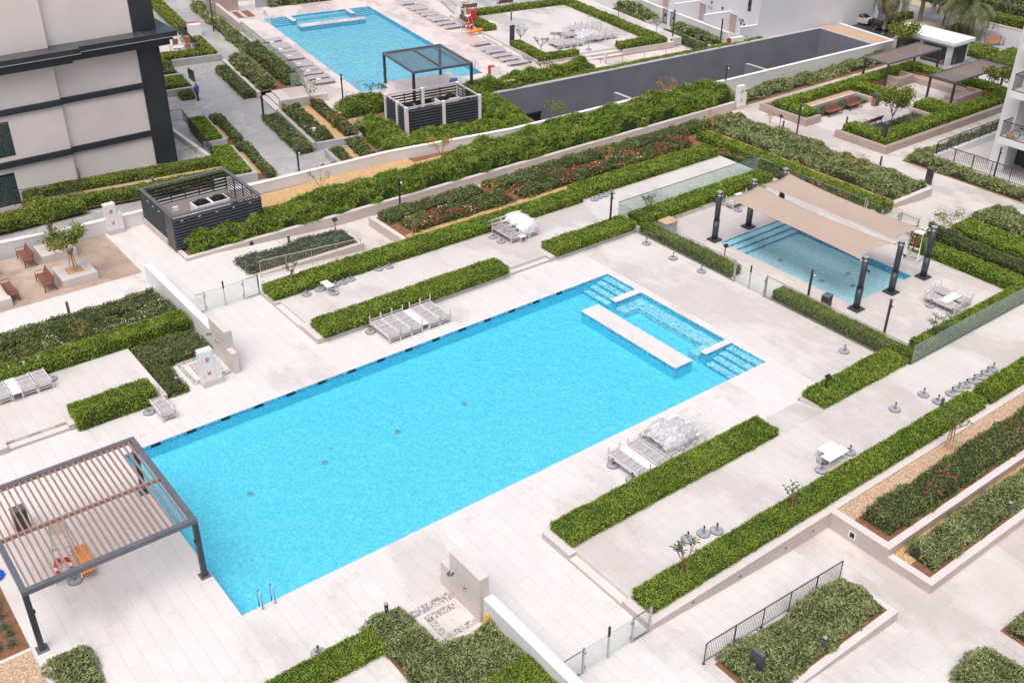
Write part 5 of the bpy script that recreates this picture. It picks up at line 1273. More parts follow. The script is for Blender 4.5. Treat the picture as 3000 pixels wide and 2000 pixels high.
def gate(a,b,z,label,h=1.15):
    """double leaf frameless glass gate with a latch post in the middle"""
    c=((a[0]+b[0])/2,(a[1]+b[1])/2,z);t=thing('glass_gate',label,'gate',c);A=Vector((a[0]-c[0],a[1]-c[1],0));B=-A;d=(B-A).normalized()
    for p,q in ((A+d*.05,-d*.05),(d*.05,B-d*.05)):
        MB().bar(p+Vector((0,0,h/2+.03)),q+Vector((0,0,h/2+.03)),.012,h-.08).build('gate_leaf',M['glass'],t)
        MB().bar(p+Vector((0,0,h)),q+Vector((0,0,h)),.012,.012).build('edge',M['granite'],t)
    for p in (A,B):
        MB().box(p.x-.035,p.x+.035,p.y-.035,p.y+.035,0,h+.05).build('post',M['steel'],t)
        for zz in (.25,.95): MB().bar(p+d*(-.06 if p is B else .06)+Vector((0,0,zz-.04)),p+d*(-.06 if p is B else .06)+Vector((0,0,zz+.04)),.07,.09,0,(1,0,0)).build('hinge',M['steel'],t)
    MB().box(-.03,.03,-.03,.03,0,h).build('latch_post',M['steel'],t);MB().box(-.035,.035,-.035,.035,h-.1,h+.35).build('latch',M['black'],t)
glass_fence('glass_fence',[(34.02,16.85),(34.02,7.0)],0,1.32,'glass fence left of the small pool gate with a low hedge behind',1.4,[(34.02,6.95)])
glass_fence('glass_fence',[(34.02,4.55),(34.02,-4.85)],0,1.32,'glass fence right of the small pool gate running to the green glass corner',1.4,[(34.02,4.6)])
glass_fence('glass_fence',[(34.02,16.87),(47.4,16.87)],.3,1.12,'pale glass fence along the far terrace behind the shade sails',1.35,(),'greenglass')
glass_fence('glass_fence',[(34.02,-4.87),(60,-4.87)],.3,1.12,'green tinted glass fence running to the right edge',1.2,(),'greenglass')
glass_fence('glass_fence',[(47.45,16.9),(47.45,7.9)],.1,1.15,'glass fence behind the shade sails along the flower beds',1.5,[(47.45,7.9)])
glass_fence('glass_fence',[(47.5,5.2),(47.5,-8)],.1,1.15,'glass fence with cap rail at the right behind the lifeguard chair',1.5,[(47.5,5.25)])
gate((34.02,6.9),(34.02,4.65),0,'glass gate between the main pool deck and the small pool')
gate((47.5,7.8),(47.5,5.4),-.0,'glass gate behind the sails to the sloping path')
gate((8.2,-9.58),(10.52,-9.58),0,'glass gate at the bottom between low wall and terrace corner')
glass_fence('glass_fence',[(7.3,-9.58),(8.1,-9.58)],0,1.15,'single glass panel between low white wall and the foreground gate',1)
glass_fence('glass_fence',[(10.6,-9.58),(11.4,-9.58)],0,1.2,'single framed glass panel at the near terrace corner',1,[(11.37,-9.58)])
gate((8.2,21.83),(10.5,21.83),0,'glass gate between tall white wall and the far terrace corner')
glass_fence('glass_fence',[(7.7,21.83),(8.1,21.83)],0,1.15,'narrow glass panel beside the tall white wall',1)
glass_fence('glass_fence',[(10.6,21.83),(11.4,21.83)],0,1.2,'single framed glass panel at the far terrace corner by the hedge',1,[(11.37,21.83)])
def railing(a,b,za,zb,h,label,mat,nb,post=1.5,curved=True,feet=True,r=.02):
    c=((a[0]+b[0])/2,(a[1]+b[1])/2,min(za,zb));t=thing('railing',label,'railing',c)
    A=Vector((a[0]-c[0],a[1]-c[1],za-c[2]));B=Vector((b[0]-c[0],b[1]-c[1],zb-c[2]));up=Vector((0,0,1))
    n=max(1,round((B-A).length/post))
    MB().tube([A+up*(h-.08),A+(B-A)*.012+up*h,B-(B-A)*.004+up*h,B+up*(h-.02)],r*1.1,8).build('top_rail',M[mat],t);MB().tube([A+up*.14,B+up*.14],r*.8,6).build('bottom_rail',M[mat],t)
    for i in range(n+1):
        p=A.lerp(B,i/n);MB().tube([p,p+up*(h-.02)],r*1.15,8).build('post',M[mat],t)
        if feet: MB().cyl(tuple(p),.055,.025,12).build('foot',M[mat],t)
    mb=MB()
    for i in range(1,nb):
        p=A.lerp(B,i/nb);mb.tube([p+up*.14,p+up*h],r*.45,4)
    mb.build('balusters',M[mat],t)
    return t
railing((11.85,-11.83),(19.5,-11.83),0,-.5,1.02,'dark ramp railing beside the broad foreground shrub bed','blackrail',78)
railing((12.4,23.72),(19.05,23.72),0,-.48,1.02,'cream painted railing beside the ramp on the far side','railpaint',66)

# ------------------------------------------------------------------ louvred plant enclosures
def louvre_side(t,p,q,z0,z1,nm,blades,mat,posts=4,tilt=.6,gap=None):
    p=Vector((*p,0));q=Vector((*q,0));d=q-p;dn=d.normalized();nrm=Vector((dn.y,-dn.x,0))
    mb=MB()
    for i in range(blades):
        z=z0+(z1-z0-.12)*(i+.5)/blades
        mb.bar(p+Vector((0,0,z)),q+Vector((0,0,z)),.025,(z1-z0)/blades*(gap or .8),0,nrm*-tilt+Vector((0,0,1)))
    mb.build(nm,M[mat],t)
    for i in range(posts+1):
        r=p+d*i/posts;MB().box(r.x-.03,r.x+.03,r.y-.03,r.y+.03,z0,z1-.1).build('upright',M[mat],t)
def fan_unit(x,y,z,l,w,h,rz,label,fans=2):
    t=thing('condenser_unit',label,'air conditioner',(x,y,z),rz)
    MB().box(-l/2,l/2,-w/2,w/2,.1,h).build('casing',M['cabinet'],t,.01)
    for i in range(fans):
        cx=-l/2+l*(i+.5)/fans
        MB().box(cx-l/fans*.42,cx+l/fans*.42,-w*.42,w*.42,h+.002,h+.02).build('grille',M['black'],t)
        f=MB()
        f.torus((cx,0,h+.1),w*.33,.03,24,6)
        for k in range(5):
            a=2*PI*k/5;f.bar((cx,0,h+.12),(cx+w*.3*math.cos(a),w*.3*math.sin(a),h+.1),.14,.012,0,(.25,.25,1))
        for k in range(16):
            a=2*PI*k/16;f.tube([(cx+.04*math.cos(a),.04*math.sin(a),h+.2),(cx+w*.33*math.cos(a),w*.33*math.sin(a),h+.12)],.006,4)
        f.cyl((cx,0,h+.1),.06,.12,10);f.build('fan',M['black'],t)
    for sx in(-1,1):
        for sy in(-1,1): MB().box(sx*(l/2-.05)-.03,sx*(l/2-.05)+.03,sy*(w/2-.05)-.03,sy*(w/2-.05)+.03,0,.1).build('foot',M['granite'],t)
E1=thing('louvre_enclosure','near dark louvred plant enclosure with two fan units inside','enclosure',(12.65,32.0,0))
ax,bx_,ay,by=-2.9,2.75,-2.6,2.6
louvre_side(E1,(ax,ay),(bx_,ay),.3,2.35,'louvre_panel',10,'anth',6,1.0,.95);louvre_side(E1,(bx_,by),(ax,by),.25,2.35,'louvre_panel',9,'anth',6)
louvre_side(E1,(ax,by),(ax,ay+1.3),.5,2.35,'louvre_panel',10,'anth',4,1.0,.95);louvre_side(E1,(bx_,ay),(bx_,by),.25,2.35,'louvre_panel',10,'anth',4)
MB().box(ax-.06,bx_+.06,ay-.06,ay+.16,2.352,2.42).box(ax-.06,bx_+.06,by-.16,by+.06,2.352,2.42).box(ax-.06,ax+.16,ay+.16,by-.16,2.352,2.42).box(bx_-.16,bx_+.06,ay+.16,by-.16,2.352,2.42).build('top_frame',M['anth_light'],E1,.006)
MB().box(ax-.05,ax+.02,ay+.05,ay+1.25,.05,2.34).build('door',M['charcoal'],E1);MB().box(ax-.09,ax-.05,ay+1.1,ay+1.16,1.05,1.25).build('door_handle',M['steel'],E1)
MB().box(ax-.1,ax+.12,ay+1.3,by,0,.45).box(ax-.02,bx_,by-.08,by+.06,-.2,1.0).build('plinth_wall',M['kerb'],E1)
mb=MB()
for i in range(5): mb.box(ax+.45+1.1*i,ax+.6+1.1*i,ay-.075,ay-.03,2.02,2.07)
for i in range(3): mb.box(ax-.075,ax-.03,ay+2.0+.9*i,ay+2.15+.9*i,2.02,2.07)
mb.build('label_plates',M['whitecap'],E1)
sheet('plant_floor',[(9.9,15.3,29.5,34.5)],[],.13,M['greykerb'])
fan_unit(13.55,33.05,.14,2.3,1.0,1.05,.03,'white fan unit with two black fans inside the near enclosure')
o=box_obj('junction_box',11.3,11.65,33.6,33.8,.8,1.05,M['cabinet']);tag(o,'small pale box on the wall inside the near enclosure','box')
e2=math.atan2(-.78,6.4)
E2=thing('louvre_enclosure','far black louvred plant enclosure with white corner posts','enclosure',(35.75,40.6,-.5),e2)
w2,d2,h2=3.22,1.85,2.2
for p,q in (((-w2,-d2),(w2,-d2)),((w2,-d2),(w2,d2)),((w2,d2),(-w2,d2)),((-w2,d2),(-w2,-d2))): louvre_side(E2,p,q,.05,h2,'louvre_panel',9,'charcoal',4,1.0,.95)
MB().box(-w2-.05,w2+.05,-d2-.05,-d2+.12,h2,h2+.06).box(-w2-.05,w2+.05,d2-.12,d2+.05,h2,h2+.06).box(-w2-.05,-w2+.12,-d2+.12,d2-.12,h2,h2+.06).box(w2-.12,w2+.05,-d2+.12,d2-.12,h2,h2+.06).build('top_frame',M['slatecap'],E2)
for x,y in ((-w2,-d2),(0,-d2),(w2,-d2),(-w2,d2),(0,d2),(w2,d2),(-w2,-.3)): MB().box(x-.13,x+.13,y-.13,y+.13,0,h2+.1).build('white_post',M['whitecap'],E2,.01)
for i,(x,y) in enumerate(((-1.9,.5),(1.2,.6),(2.1,.9))): 
    qx=35.75+x*math.cos(e2)-y*math.sin(e2);qy=40.6+x*math.sin(e2)+y*math.cos(e2)
    fan_unit(qx,qy,-.45,1.0,1.0,1.5,e2,('left','middle','right')[i]+' fan unit inside the far black enclosure',1)

# ------------------------------------------------------------------ shade sails
for i,(x,y,l) in enumerate(((37.02,.62,'nearest left'),(40.24,.63,'middle near'),(43.33,.62,'right hand near'),(37.16,11.36,'far left'),(40.3,11.38,'middle far'),(43.3,11.4,'rear right'))):
    t=thing('shade_column',l+' dark steel column holding the shade sails','column',(x,y,0),0,'dark steel columns of the shade sails')
    MB().box(-.35,.35,-.35,.35,0,.09).box(-.3,.3,-.3,.3,.091,.12).build('base_plate',M['anth'],t,.01)
    MB().cyl((0,0,.12),.19,1.2,22).cyl((0,0,1.32),.2,.06,22).cyl((0,0,1.38),.165,1.85,22).build('shaft',M['anth'],t);MB().cyl((0,0,3.231),.175,.03,22).build('cap',M['granite'],t)
    s=1 if y<5 else -1
    MB().tube([(-.1,s*.1,3.0),(-.28,s*.3,3.02)],.03,6).tube([(.0,s*.17,3.05),(.0,s*.4,3.02)],.03,6).torus((0,0,3.05),.18,.025,18,6).build('fitting',M['steel'],t)
    MB().tube([(0,-s*.17,2.55),(0,-s*.3,2.5)],.03,6).cyl((0,-s*.32,2.42),.06,.12,8).build('spotlight',M['black'],t)
def sail(corners,label,sag,inw):
    C=[Vector(c) for c in corners];n=28;V=[];F=[]
    for i in range(n+1):
        for j in range(n+1):
            u=i/n;v=j/n
            p=(C[0]*(1-u)+C[1]*u)*(1-v)+(C[3]*(1-u)+C[2]*u)*v
            cu=4*u*(1-u);cv=4*v*(1-v);ctr=sum(C,Vector())/4
            # curved free edges pulled inwards, shallow dip
            e1=(C[0]*(1-u)+C[1]*u);e2_=(C[3]*(1-u)+C[2]*u);f1=(C[0]*(1-v)+C[3]*v);f2=(C[1]*(1-v)+C[2]*v)
            short=(e2_-e1);lng=(f2-f1)
            p=p+short*inw*cu*(1-2*v)+lng*inw*.55*cv*(1-2*u)*.6
            p.z-=sag*cu*(.6+.4*cv)
            V.append(tuple(p))
    for k in range(2):
        pass
    F=[(i*(n+1)+j,(i+1)*(n+1)+j,(i+1)*(n+1)+j+1,i*(n+1)+j+1) for i in range(n) for j in range(n)]
    o=np_mesh('shade_sail',np.array(V),np.array(F),[M['sail']],None,None,True)
    s=o.modifiers.new('thick','SOLIDIFY');s.thickness=.012
    tag(o,label,'shade sail')
sail([(37.25,10.95,3.0),(37.2,1.05,2.85),(39.9,1.0,3.05),(40.05,10.9,3.1)],'nearer beige shade sail over the small pool','' and 0 or .12,.085)
sail([(40.45,10.95,3.05),(40.4,1.1,3.05),(43.05,1.05,3.0),(43.05,10.95,3.15)],'farther beige shade sail over the small pool deck',.12,.085)

# ------------------------------------------------------------------ left building
lb=thing('apartment_building','beige apartment building with dark bands and cornice at the upper left','building',(2,44.05,0))
def B0(mb,nm,mat,bev=0): return P0(mb.build(nm,M[mat] if isinstance(mat,str) else mat,None,bev),lb)
YF=44.05
B0(MB().box(8.5,14.17,YF,60,-.5,8.4).box(-14,8.5,YF-.38,60,-.5,8.4),'wall','render')
B0(MB().box(8.5,14.17,YF+.1,60,9.3,20).box(-14,8.48,YF-.28,60,9.3,20),'wall','render')
B0(MB().box(14.17,15.72,YF-.14,46,-.5,8.4).box(14.32,15.57,YF-.19,YF-.14,-.5,8.35),'corner_column','charcoal',.02)
B0(MB().box(14.17,15.76,YF+.02,46,9.3,20).box(14.45,15.5,YF-.0,YF+.02,9.35,20),'corner_column','charcoal',.02)
B0(MB().box(15.76,16.3,47,60,-.5,20),'side_wall','charcoal')
for z0,z1 in ((2.1,2.5),(5.52,5.9)):
    B0(MB().box(8.52,14.168,YF-.14,YF-.002,z0,z1).box(8.52,14.168,YF-.19,YF-.141,z0,z0+.05),'band','charcoal',.01)
    B0(MB().box(-14,8.56,YF-.52,YF-.382,z0+.06,z1+.06).box(-14,8.6,YF-.57,YF-.521,z0+.06,z0+.11),'band','charcoal',.01)
B0(MB().box(-14,16.3,YF-.75,48,8.35,8.72).box(-14,16.75,YF-1.15,48,8.95,9.27).box(-14,16.5,YF-.95,48,8.721,8.949),'cornice','charcoal',.015)
B0(MB().box(-14,9.6,YF-1.15,YF-.75,8.33,8.72).box(-14,10.05,YF-1.55,YF-1.151,8.95,9.27).box(-14,9.8,YF-1.35,YF-.951,8.721,8.949),'cornice','charcoal',.015)
B0(MB().box(-14,16.77,YF-1.17,48.02,9.272,9.31).box(-14,10.07,YF-1.57,YF-1.171,9.273,9.312),'cornice_top','cornice')
# drip edges and sheet joints on the cornice
mb=MB()
for x in (11.5,14.4,): mb.box(x,x+.02,YF-1.18,YF+.0,9.311,9.318)
mb.box(-14,16.78,YF-1.19,YF-1.151,8.945,8.975).box(-14,10.08,YF-1.59,YF-1.551,8.944,8.974)
B0(mb,'sheet_joint','slatecap')
B0(MB().box(3.0,4.4,YF-.45,YF-.28,9.95,10.05),'ledge','black')
def lwin(x0,x1,z0,z1):
    f=B0(MB().box(x0-.06,x1+.06,YF-.40,YF-.381,z0-.06,z0).box(x0-.06,x1+.06,YF-.40,YF-.381,z1,z1+.06).box(x0-.06,x0,YF-.40,YF-.381,z0,z1).box(x1,x1+.06,YF-.40,YF-.381,z0,z1).box((x0+x1)/2-.03,(x0+x1)/2+.03,YF-.4,YF-.381,z0,z1),'window','charcoal')
    p=MB().box(x0,x1,YF-.386,YF-.3805,z0,z1).build('pane',M['window']);p.parent=f
    c=MB();
    for k in range(16): 
        xx=x0+(x1-x0)*k/16;c.box(xx+.02,xx+(x1-x0)/16*.96,YF-.388,YF-.3865,z0,z1-.1)
    c=c.build('curtain',M['curtain']);c.parent=f
lwin(1.8,4.95,2.95,5.1);lwin(1.5,4.55,-.35,1.7);lwin(-2.5,.6,2.95,5.1);lwin(2.6,4.6,6.3,8.3)
for i,(y,z) in enumerate(((48.5,7.9),(51.5,4.6),(55.5,2.6))): B0(MB().box(16.3,16.85,y,y+.9,z,z+.5).box(16.28,16.95,y-.05,y+.95,z+.501,z+.56),'side_ledge','greykerb')
# ground floor terrace with rails
railing((4.0,42.55),(8.2,42.0),-.1,-.1,1.05,'black railing before the ground floor window at the left edge','blackrail',40,1.4,True,False,.024)
railing((8.2,42.0),(8.75,44.0),-.1,-.1,1.05,'short black railing return beside the white ground floor wall','blackrail',18,1.4,True,False,.015)
def pt(*a): return a
run('terrace_wall',[(15.7,17.9,42.9,43.15,-.5,.02),(17.7,18.0,43.16,51.2,-.5,.0)],'whitecap','low white wall of the sunken ground floor terrace beside the dark column','wall')
sheet('terrace_floor',[(15.7,17.7,43.15,51.2)],[],-.46,M['walk'])
railing((15.5,42.85),(17.85,42.6),.0,.0,1.0,'black railing at the near side of the small ground floor terrace','blackrail',26,1.3,True,False,.014)
railing((17.85,42.6),(19.2,51.2),.0,.0,1.0,'black railing along the long side of the small ground floor terrace','blackrail',90,1.3,True,False,.014)
railing((18.3,51.4),(19.2,51.2),.0,.0,1.0,'short black railing at the far end of the small ground floor terrace','blackrail',12,1.3,True,False,.014)

# ------------------------------------------------------------------ beds and kerbs along the grey path (turned frame)
def nrun(name,boxes,mat,label,cat,bevel=.01):
    mb=MB()
    for b in boxes: mb.box(*b)
    a=np.array(mb.v);off=((a[:,0].min()+a[:,0].max())/2,(a[:,1].min()+a[:,1].max())/2)
    mb.v=[(v[0]-off[0],v[1]-off[1],v[2]) for v in mb.v]
    o=mb.build(name,M[mat],None,bevel);o.location=(*nw(*off),0);o.rotation_euler=(0,0,NA)
    return tag(o,label,cat)
# left side of the path, near to far
nrun('planter_kerb',[(-13.45,-13.15,-13.3,-7.2,-.5,.08),(-16.2,-13.45,-13.3,-13.0,-.5,.08)],'greykerb','grey kerb round the L shaped hedge near the lane wall','kerb')
nrun('planter_kerb',[(-13.5,-13.2,-5.9,-.7,-.5,.08),(-15.0,-13.5,-5.9,-5.6,-.5,.08)],'greykerb','grey kerb round the boxy hedge by the small terrace','kerb')
nsheet('soil_bed',[(-13.2,-11.9,-13.2,-6.9),(-13.2,-11.9,-5.8,.1)],[],-.485,M['soil'])
nsheet('gravel_strip',[(-13.1,-12.6,-12.2,-7.6),(-13.15,-12.65,-4.2,-1.0)],[],-.47,M['gravel'])
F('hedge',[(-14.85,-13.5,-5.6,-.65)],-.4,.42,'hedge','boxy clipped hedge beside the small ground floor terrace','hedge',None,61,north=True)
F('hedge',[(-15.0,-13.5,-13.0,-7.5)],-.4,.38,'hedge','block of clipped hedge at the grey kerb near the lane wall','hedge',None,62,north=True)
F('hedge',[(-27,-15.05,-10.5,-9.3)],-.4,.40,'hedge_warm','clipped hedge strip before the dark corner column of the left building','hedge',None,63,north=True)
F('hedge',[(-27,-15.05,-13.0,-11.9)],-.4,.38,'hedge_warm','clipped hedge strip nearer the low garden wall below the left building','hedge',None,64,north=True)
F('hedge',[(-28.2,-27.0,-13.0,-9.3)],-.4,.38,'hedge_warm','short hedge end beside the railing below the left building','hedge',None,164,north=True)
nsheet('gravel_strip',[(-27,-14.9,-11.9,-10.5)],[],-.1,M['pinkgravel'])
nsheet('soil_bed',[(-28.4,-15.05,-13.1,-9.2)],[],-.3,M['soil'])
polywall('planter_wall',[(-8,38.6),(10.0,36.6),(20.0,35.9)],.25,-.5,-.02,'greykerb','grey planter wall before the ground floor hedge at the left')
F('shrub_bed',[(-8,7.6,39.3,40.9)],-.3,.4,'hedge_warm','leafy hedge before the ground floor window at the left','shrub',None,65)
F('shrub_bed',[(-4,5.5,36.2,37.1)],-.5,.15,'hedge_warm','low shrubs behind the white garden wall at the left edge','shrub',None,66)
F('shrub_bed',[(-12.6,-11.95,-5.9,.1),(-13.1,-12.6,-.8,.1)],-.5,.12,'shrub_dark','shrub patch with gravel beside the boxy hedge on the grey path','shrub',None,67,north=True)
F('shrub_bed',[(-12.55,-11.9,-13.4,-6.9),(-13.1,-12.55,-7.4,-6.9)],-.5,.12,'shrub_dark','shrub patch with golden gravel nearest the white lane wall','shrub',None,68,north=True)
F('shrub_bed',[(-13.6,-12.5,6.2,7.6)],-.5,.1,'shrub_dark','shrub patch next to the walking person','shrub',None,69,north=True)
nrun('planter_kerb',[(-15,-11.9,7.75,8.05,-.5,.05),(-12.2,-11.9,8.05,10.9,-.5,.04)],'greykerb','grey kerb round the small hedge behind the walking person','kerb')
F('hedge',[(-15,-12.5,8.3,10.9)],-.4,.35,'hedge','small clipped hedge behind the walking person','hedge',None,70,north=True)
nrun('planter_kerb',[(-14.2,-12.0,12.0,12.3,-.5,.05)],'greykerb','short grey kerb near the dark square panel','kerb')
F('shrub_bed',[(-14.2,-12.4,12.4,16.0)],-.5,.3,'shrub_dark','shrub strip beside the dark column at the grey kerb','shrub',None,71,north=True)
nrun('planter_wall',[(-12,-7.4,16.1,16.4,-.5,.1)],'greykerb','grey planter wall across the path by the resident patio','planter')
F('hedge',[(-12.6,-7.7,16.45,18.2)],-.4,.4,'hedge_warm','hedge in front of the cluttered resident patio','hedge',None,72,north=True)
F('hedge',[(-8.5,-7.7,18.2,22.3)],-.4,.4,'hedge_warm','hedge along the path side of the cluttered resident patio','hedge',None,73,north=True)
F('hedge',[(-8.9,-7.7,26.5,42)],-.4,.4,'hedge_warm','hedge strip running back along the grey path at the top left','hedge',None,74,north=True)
railing(nw(-11.4,19.2),nw(-8.75,18.9),-.4,-.4,1.0,'white edged railing at the front of the resident patio','railpaint',22,1.3,True,False,.022)
railing(nw(-8.75,18.9),nw(-8.8,28.2),-.4,-.4,1.0,'black railing with pale rail along the resident patio','blackrail',90,1.3,True,False,.024)
t=thing('plant_pot','orange brown planter box with bright green plant on the patio','planter',(*nw(-9.3,21.2),-.48),NA)
MB().box(-.2,.2,-.35,.35,0,1.2).build('box',M['orangewood'],t);rs=np.random.RandomState(3);V,Fc=leaves(rs,rs.normal(0,.22,(90,3))+np.array((-.4,0,1.0)),rs.normal(0,1,(90,3)),.3,.06);np_mesh('plant',V,Fc,[M['hedge_warm']],None,t)
t=thing('patio_table','pale patio table cluttered beside the railing','table',(*nw(-10.5,19.9),-.48),NA);MB().cyl((0,0,.7),.6,.04,20).build('table_top',M['tabletop'],t);MB().cyl((0,0,0),.05,.7,8).build('stem',M['steel'],t)
t=thing('patio_chair','dark patio chair on the resident patio','chair',(*nw(-10.3,21.6),-.48),NA);MB().box(-.25,.25,-.25,.25,.4,.46).build('seat',M['bark'],t);MB().box(-.25,.25,.2,.26,.46,.95).build('backrest',M['bark'],t)
for sx in(-1,1):
    for sy in(-1,1): MB().box(sx*.22-.02,sx*.22+.02,sy*.22-.02,sy*.22+.02,0,.4).build('leg',M['black'],t)
nsheet('patio_floor',[(-12.5,-8.8,18.3,28)],[],-.485,M['walk'])
t=thing('utility_cabinet','white utility box with red lid on the grey path','cabinet',(*nw(-7.3,25.7),-.5),NA)
MB().box(-.75,.45,-.4,.6,0,1.15).build('body',M['cabinet'],t,.01);MB().box(-.77,.47,.3,.62,1.152,1.2).build('lid',M['red'],t)
# right side of the path
nrun('planter_kerb',[(-7.8,-7.5,-9.6,-1.1,-.5,.1),(-7.5,-4.0,-9.9,-9.6,-.5,.1),(-4.0,-3.75,-9.6,-1.1,-.5,.08)],'greykerb','pale kerb round the flowering bed in front of the far stairs','kerb')
nrun('planter_kerb',[(-7.45,-7.2,-15.5,-11.2,-.5,.08),(-7.2,-5.6,-11.45,-11.2,-.5,.08)],'greykerb','pale kerb of the small bed against the white lane wall','kerb')
nrun('planter_kerb',[(-7.85,-7.55,3.8,14.4,-.5,.1)],'kerb','pale kerb between dark clipped bed and leafy bushes on the grey path','kerb')
F('shrub_bed',[(-9.15,-7.85,-10.1,-1.5)],-.5,.02,'shrub_dark','clipped dark bed beside the grey path in front of the far stairs','shrub',None,75,north=True)
F('shrub_bed',[(-9.0,-7.9,4.2,12.8)],-.5,.1,'shrub_dark','dark clipped bed in the middle of the grey path','shrub',None,76,north=True)
F('shrub_bed',[(-8.6,-7.5,-14.6,-13.4)],-.5,-.05,'shrub_dark','small clipped bush by the pole at the white lane wall','shrub',None,176,north=True)
F('shrub_bed',[(-5.1,-3.95,16.4,36)],-.5,.3,'shrub','long shrub strip along the grey path below the high wall','shrub',None,77,north=True)
F('shrub_bed',[(-7.5,-6.1,4.3,13.2)],.0,.8,'shrub','leafy green bushes between kerb and gravel on the upper bed','shrub',None,78,north=True)
F('shrub_bed',[(-5.2,-3.7,4.6,16.3)],.0,.85,'shrub_dark','leafy bushes against the glass fence of the far pool','shrub',None,79,north=True)
nsheet('soil_bed',[(-7.55,-3.7,4.0,14.4),(-5.1,-3.7,14.4,36)],[],-.0,M['soil']);nsheet('far_pool_deck',[(-5.75,-4.3,-.3,4.0)],[],-.001,M['deck2'])
nsheet('soil_bed',[(-7.5,-4.0,-9.6,-1.1)],[],.0,M['soil']);nsheet('gravel_strip',[(-5.95,-5.1,-9.4,-1.2),(-6.6,-5.6,-15,-11.5)],[],.012,M['gravel'])
nsheet('soil_bed',[(-7.2,-4.0,-16,-11.4)],[],.0,M['soil'])
F('flower_bed',[(-7.4,-6.0,-9.4,-1.3)],0,.5,'flower','flowering bed with golden gravel beside the far stairs, left part','flowers',None,80,[('bract_red',2,.72),('bract_white',2,.7)],north=True)
F('flower_bed',[(-5.05,-4.05,-9.4,-1.3)],0,.55,'flower','flowering bed with golden gravel beside the far stairs, right part','flowers',None,81,[('bract_red',4,.65)],north=True)
F('flower_bed',[(-7.1,-6.4,-15.4,-11.6)],0,.45,'flower','leafy patch left of the gravel against the white lane wall','flowers',None,82,north=True)
F('flower_bed',[(-5.7,-4.6,-15.0,-11.0)],0,.5,'flower','leafy patch right of the gravel against the white lane wall','flowers',None,83,north=True)
nsheet('soil_bed',[(-4.0,10.2,-15.5,-3.0)],[],-.45,M['soil']);nsheet('gravel_strip',[(-3.7,-1.5,-6.6,-4.6)],[],-.44,M['pinkgravel'])
F('shrub_bed',[(-3.2,.8,-4.4,-2.8)],-.45,.75,'feather','feathery shrubs left of the far black enclosure','shrub',None,84,north=True)
F('shrub_bed',[(-3.4,-1.2,-14.9,-7.2)],-.45,.55,'feather','feathery shrubs at the left foot of the far black enclosure','shrub',None,85,north=True)
F('shrub_bed',[(-1.2,8.6,-14.9,-12.3)],-.45,.6,'feather','feathery shrubs in front of the far black enclosure','shrub',None,86,north=True)
F('shrub_bed',[(6.6,9.0,-12.3,-7.4)],-.45,.7,'feather','feathery shrubs right of the far black enclosure','shrub',None,87,north=True)
shrubby('flowering sapling with white blossoms beside the far stairs',-5.0,-1.6,0,1.9,36,'darkleaf',160,.6,.3,north=True)
shrubby('tall thin multi stemmed sapling in the flowering bed',-4.9,-11.0,0,2.1,37,'darkleaf',150,.8,.3,'bark',north=True)
shrubby('orange leaved thin sapling in the flowering bed by the far stairs',-5.2,-7.2,0,1.5,38,'autumn',60,.6,.25,north=True)
shrubby('young tree with dark rosettes beside the far pool platform',-.2,-4.0,-.2,2.3,39,'darkleaf',260,.9,.3,'bark',north=True)
# stairs up to the far pool deck and its walls
nrun('stone_steps',[(-7.6,-5.75,-.1,4.0,-.5,-.33),(-7.1,-5.75,-.08,3.98,-.33,-.17),(-6.6,-5.75,-.06,3.96,-.17,-.003)],'kerb','far pale stone stairs rising from the grey path to the far pool deck','steps')
nrun('deck_wall',[(-7.3,-3.2,-.75,-.3,-.5,.6)],'wallstone','pale stone wall beside the far stairs','wall')
nrun('deck_wall',[(-3.65,-3.35,22.8,42,-.5,.95)],'wallstone','long high stone wall between grey path and far pool deck','wall')
nrun('deck_wall',[(4.5,13.8,-4.75,-4.45,-.5,.6)],'wallstone','stone parapet behind the black enclosure at the far pool','wall')
q=thing('glass_fence','tall glass fence between far loungers and bushes','fence',(*nw(-3.5,10),0),NA)
for i in range(13):
    MB().box(-.008,.008,-5.8+1.43*i,-5.8+1.43*(i+1)-.03,.03,1.1).build('glass_panel',M['greenglass'],q)
MB().box(-.02,.02,-5.8,12.8,1.101,1.13).build('cap_rail',M['steel'],q)
MB().box(-1.25,0,-5.81,-5.8,.03,1.1).build('glass_panel',M['greenglass'],q);MB().box(-1.25,0,-5.82,-5.79,1.101,1.13).build('cap_rail',M['steel'],q)
# far pool loungers
FL_=None
def chaise(a,b,rz,label,g='grey loungers lined up at the far pool',z=0.0):
    global FL_
    x,y=nw(a,b)
    if FL_ is None:
        t=thing('sun_lounger',label,'sun lounger',(x,y,z),NA+rz,g);FL_=t
        MB().box(-1,1,-.33,-.28,.27,.33).box(-1,1,.28,.33,.27,.33).box(-1,-.95,-.28,.28,.27,.33).box(.95,1,-.28,.28,.27,.33).build('frame',M['lounge_frame'],t)
        MB().box(-.95,.15,-.28,.28,.30,.325).build('sling',M['sling'],t);MB().box(.16,.95,-.28,.28,.305,.33).build('backrest',M['sling'],t)
        for sx in(-1,1):
            for sy in(-1,1): MB().box(sx*.95-.025,sx*.95+.025,sy*.3-.02,sy*.3+.02,0,.27).build('leg',M['lounge_frame'],t)
    else: copy_tree(FL_,(x,y,z),NA+rz,label,g)
bl=[nl(*p) for p in ((35.62,67.25),(35.43,65.43),(35.37,64.38),(35.10,63.09),(34.90,61.78),(34.65,60.67),(34.42,59.06),(34.23,58.08),(34.11,56.82),(33.94,55.62),(33.69,54.28),(33.53,52.90))]
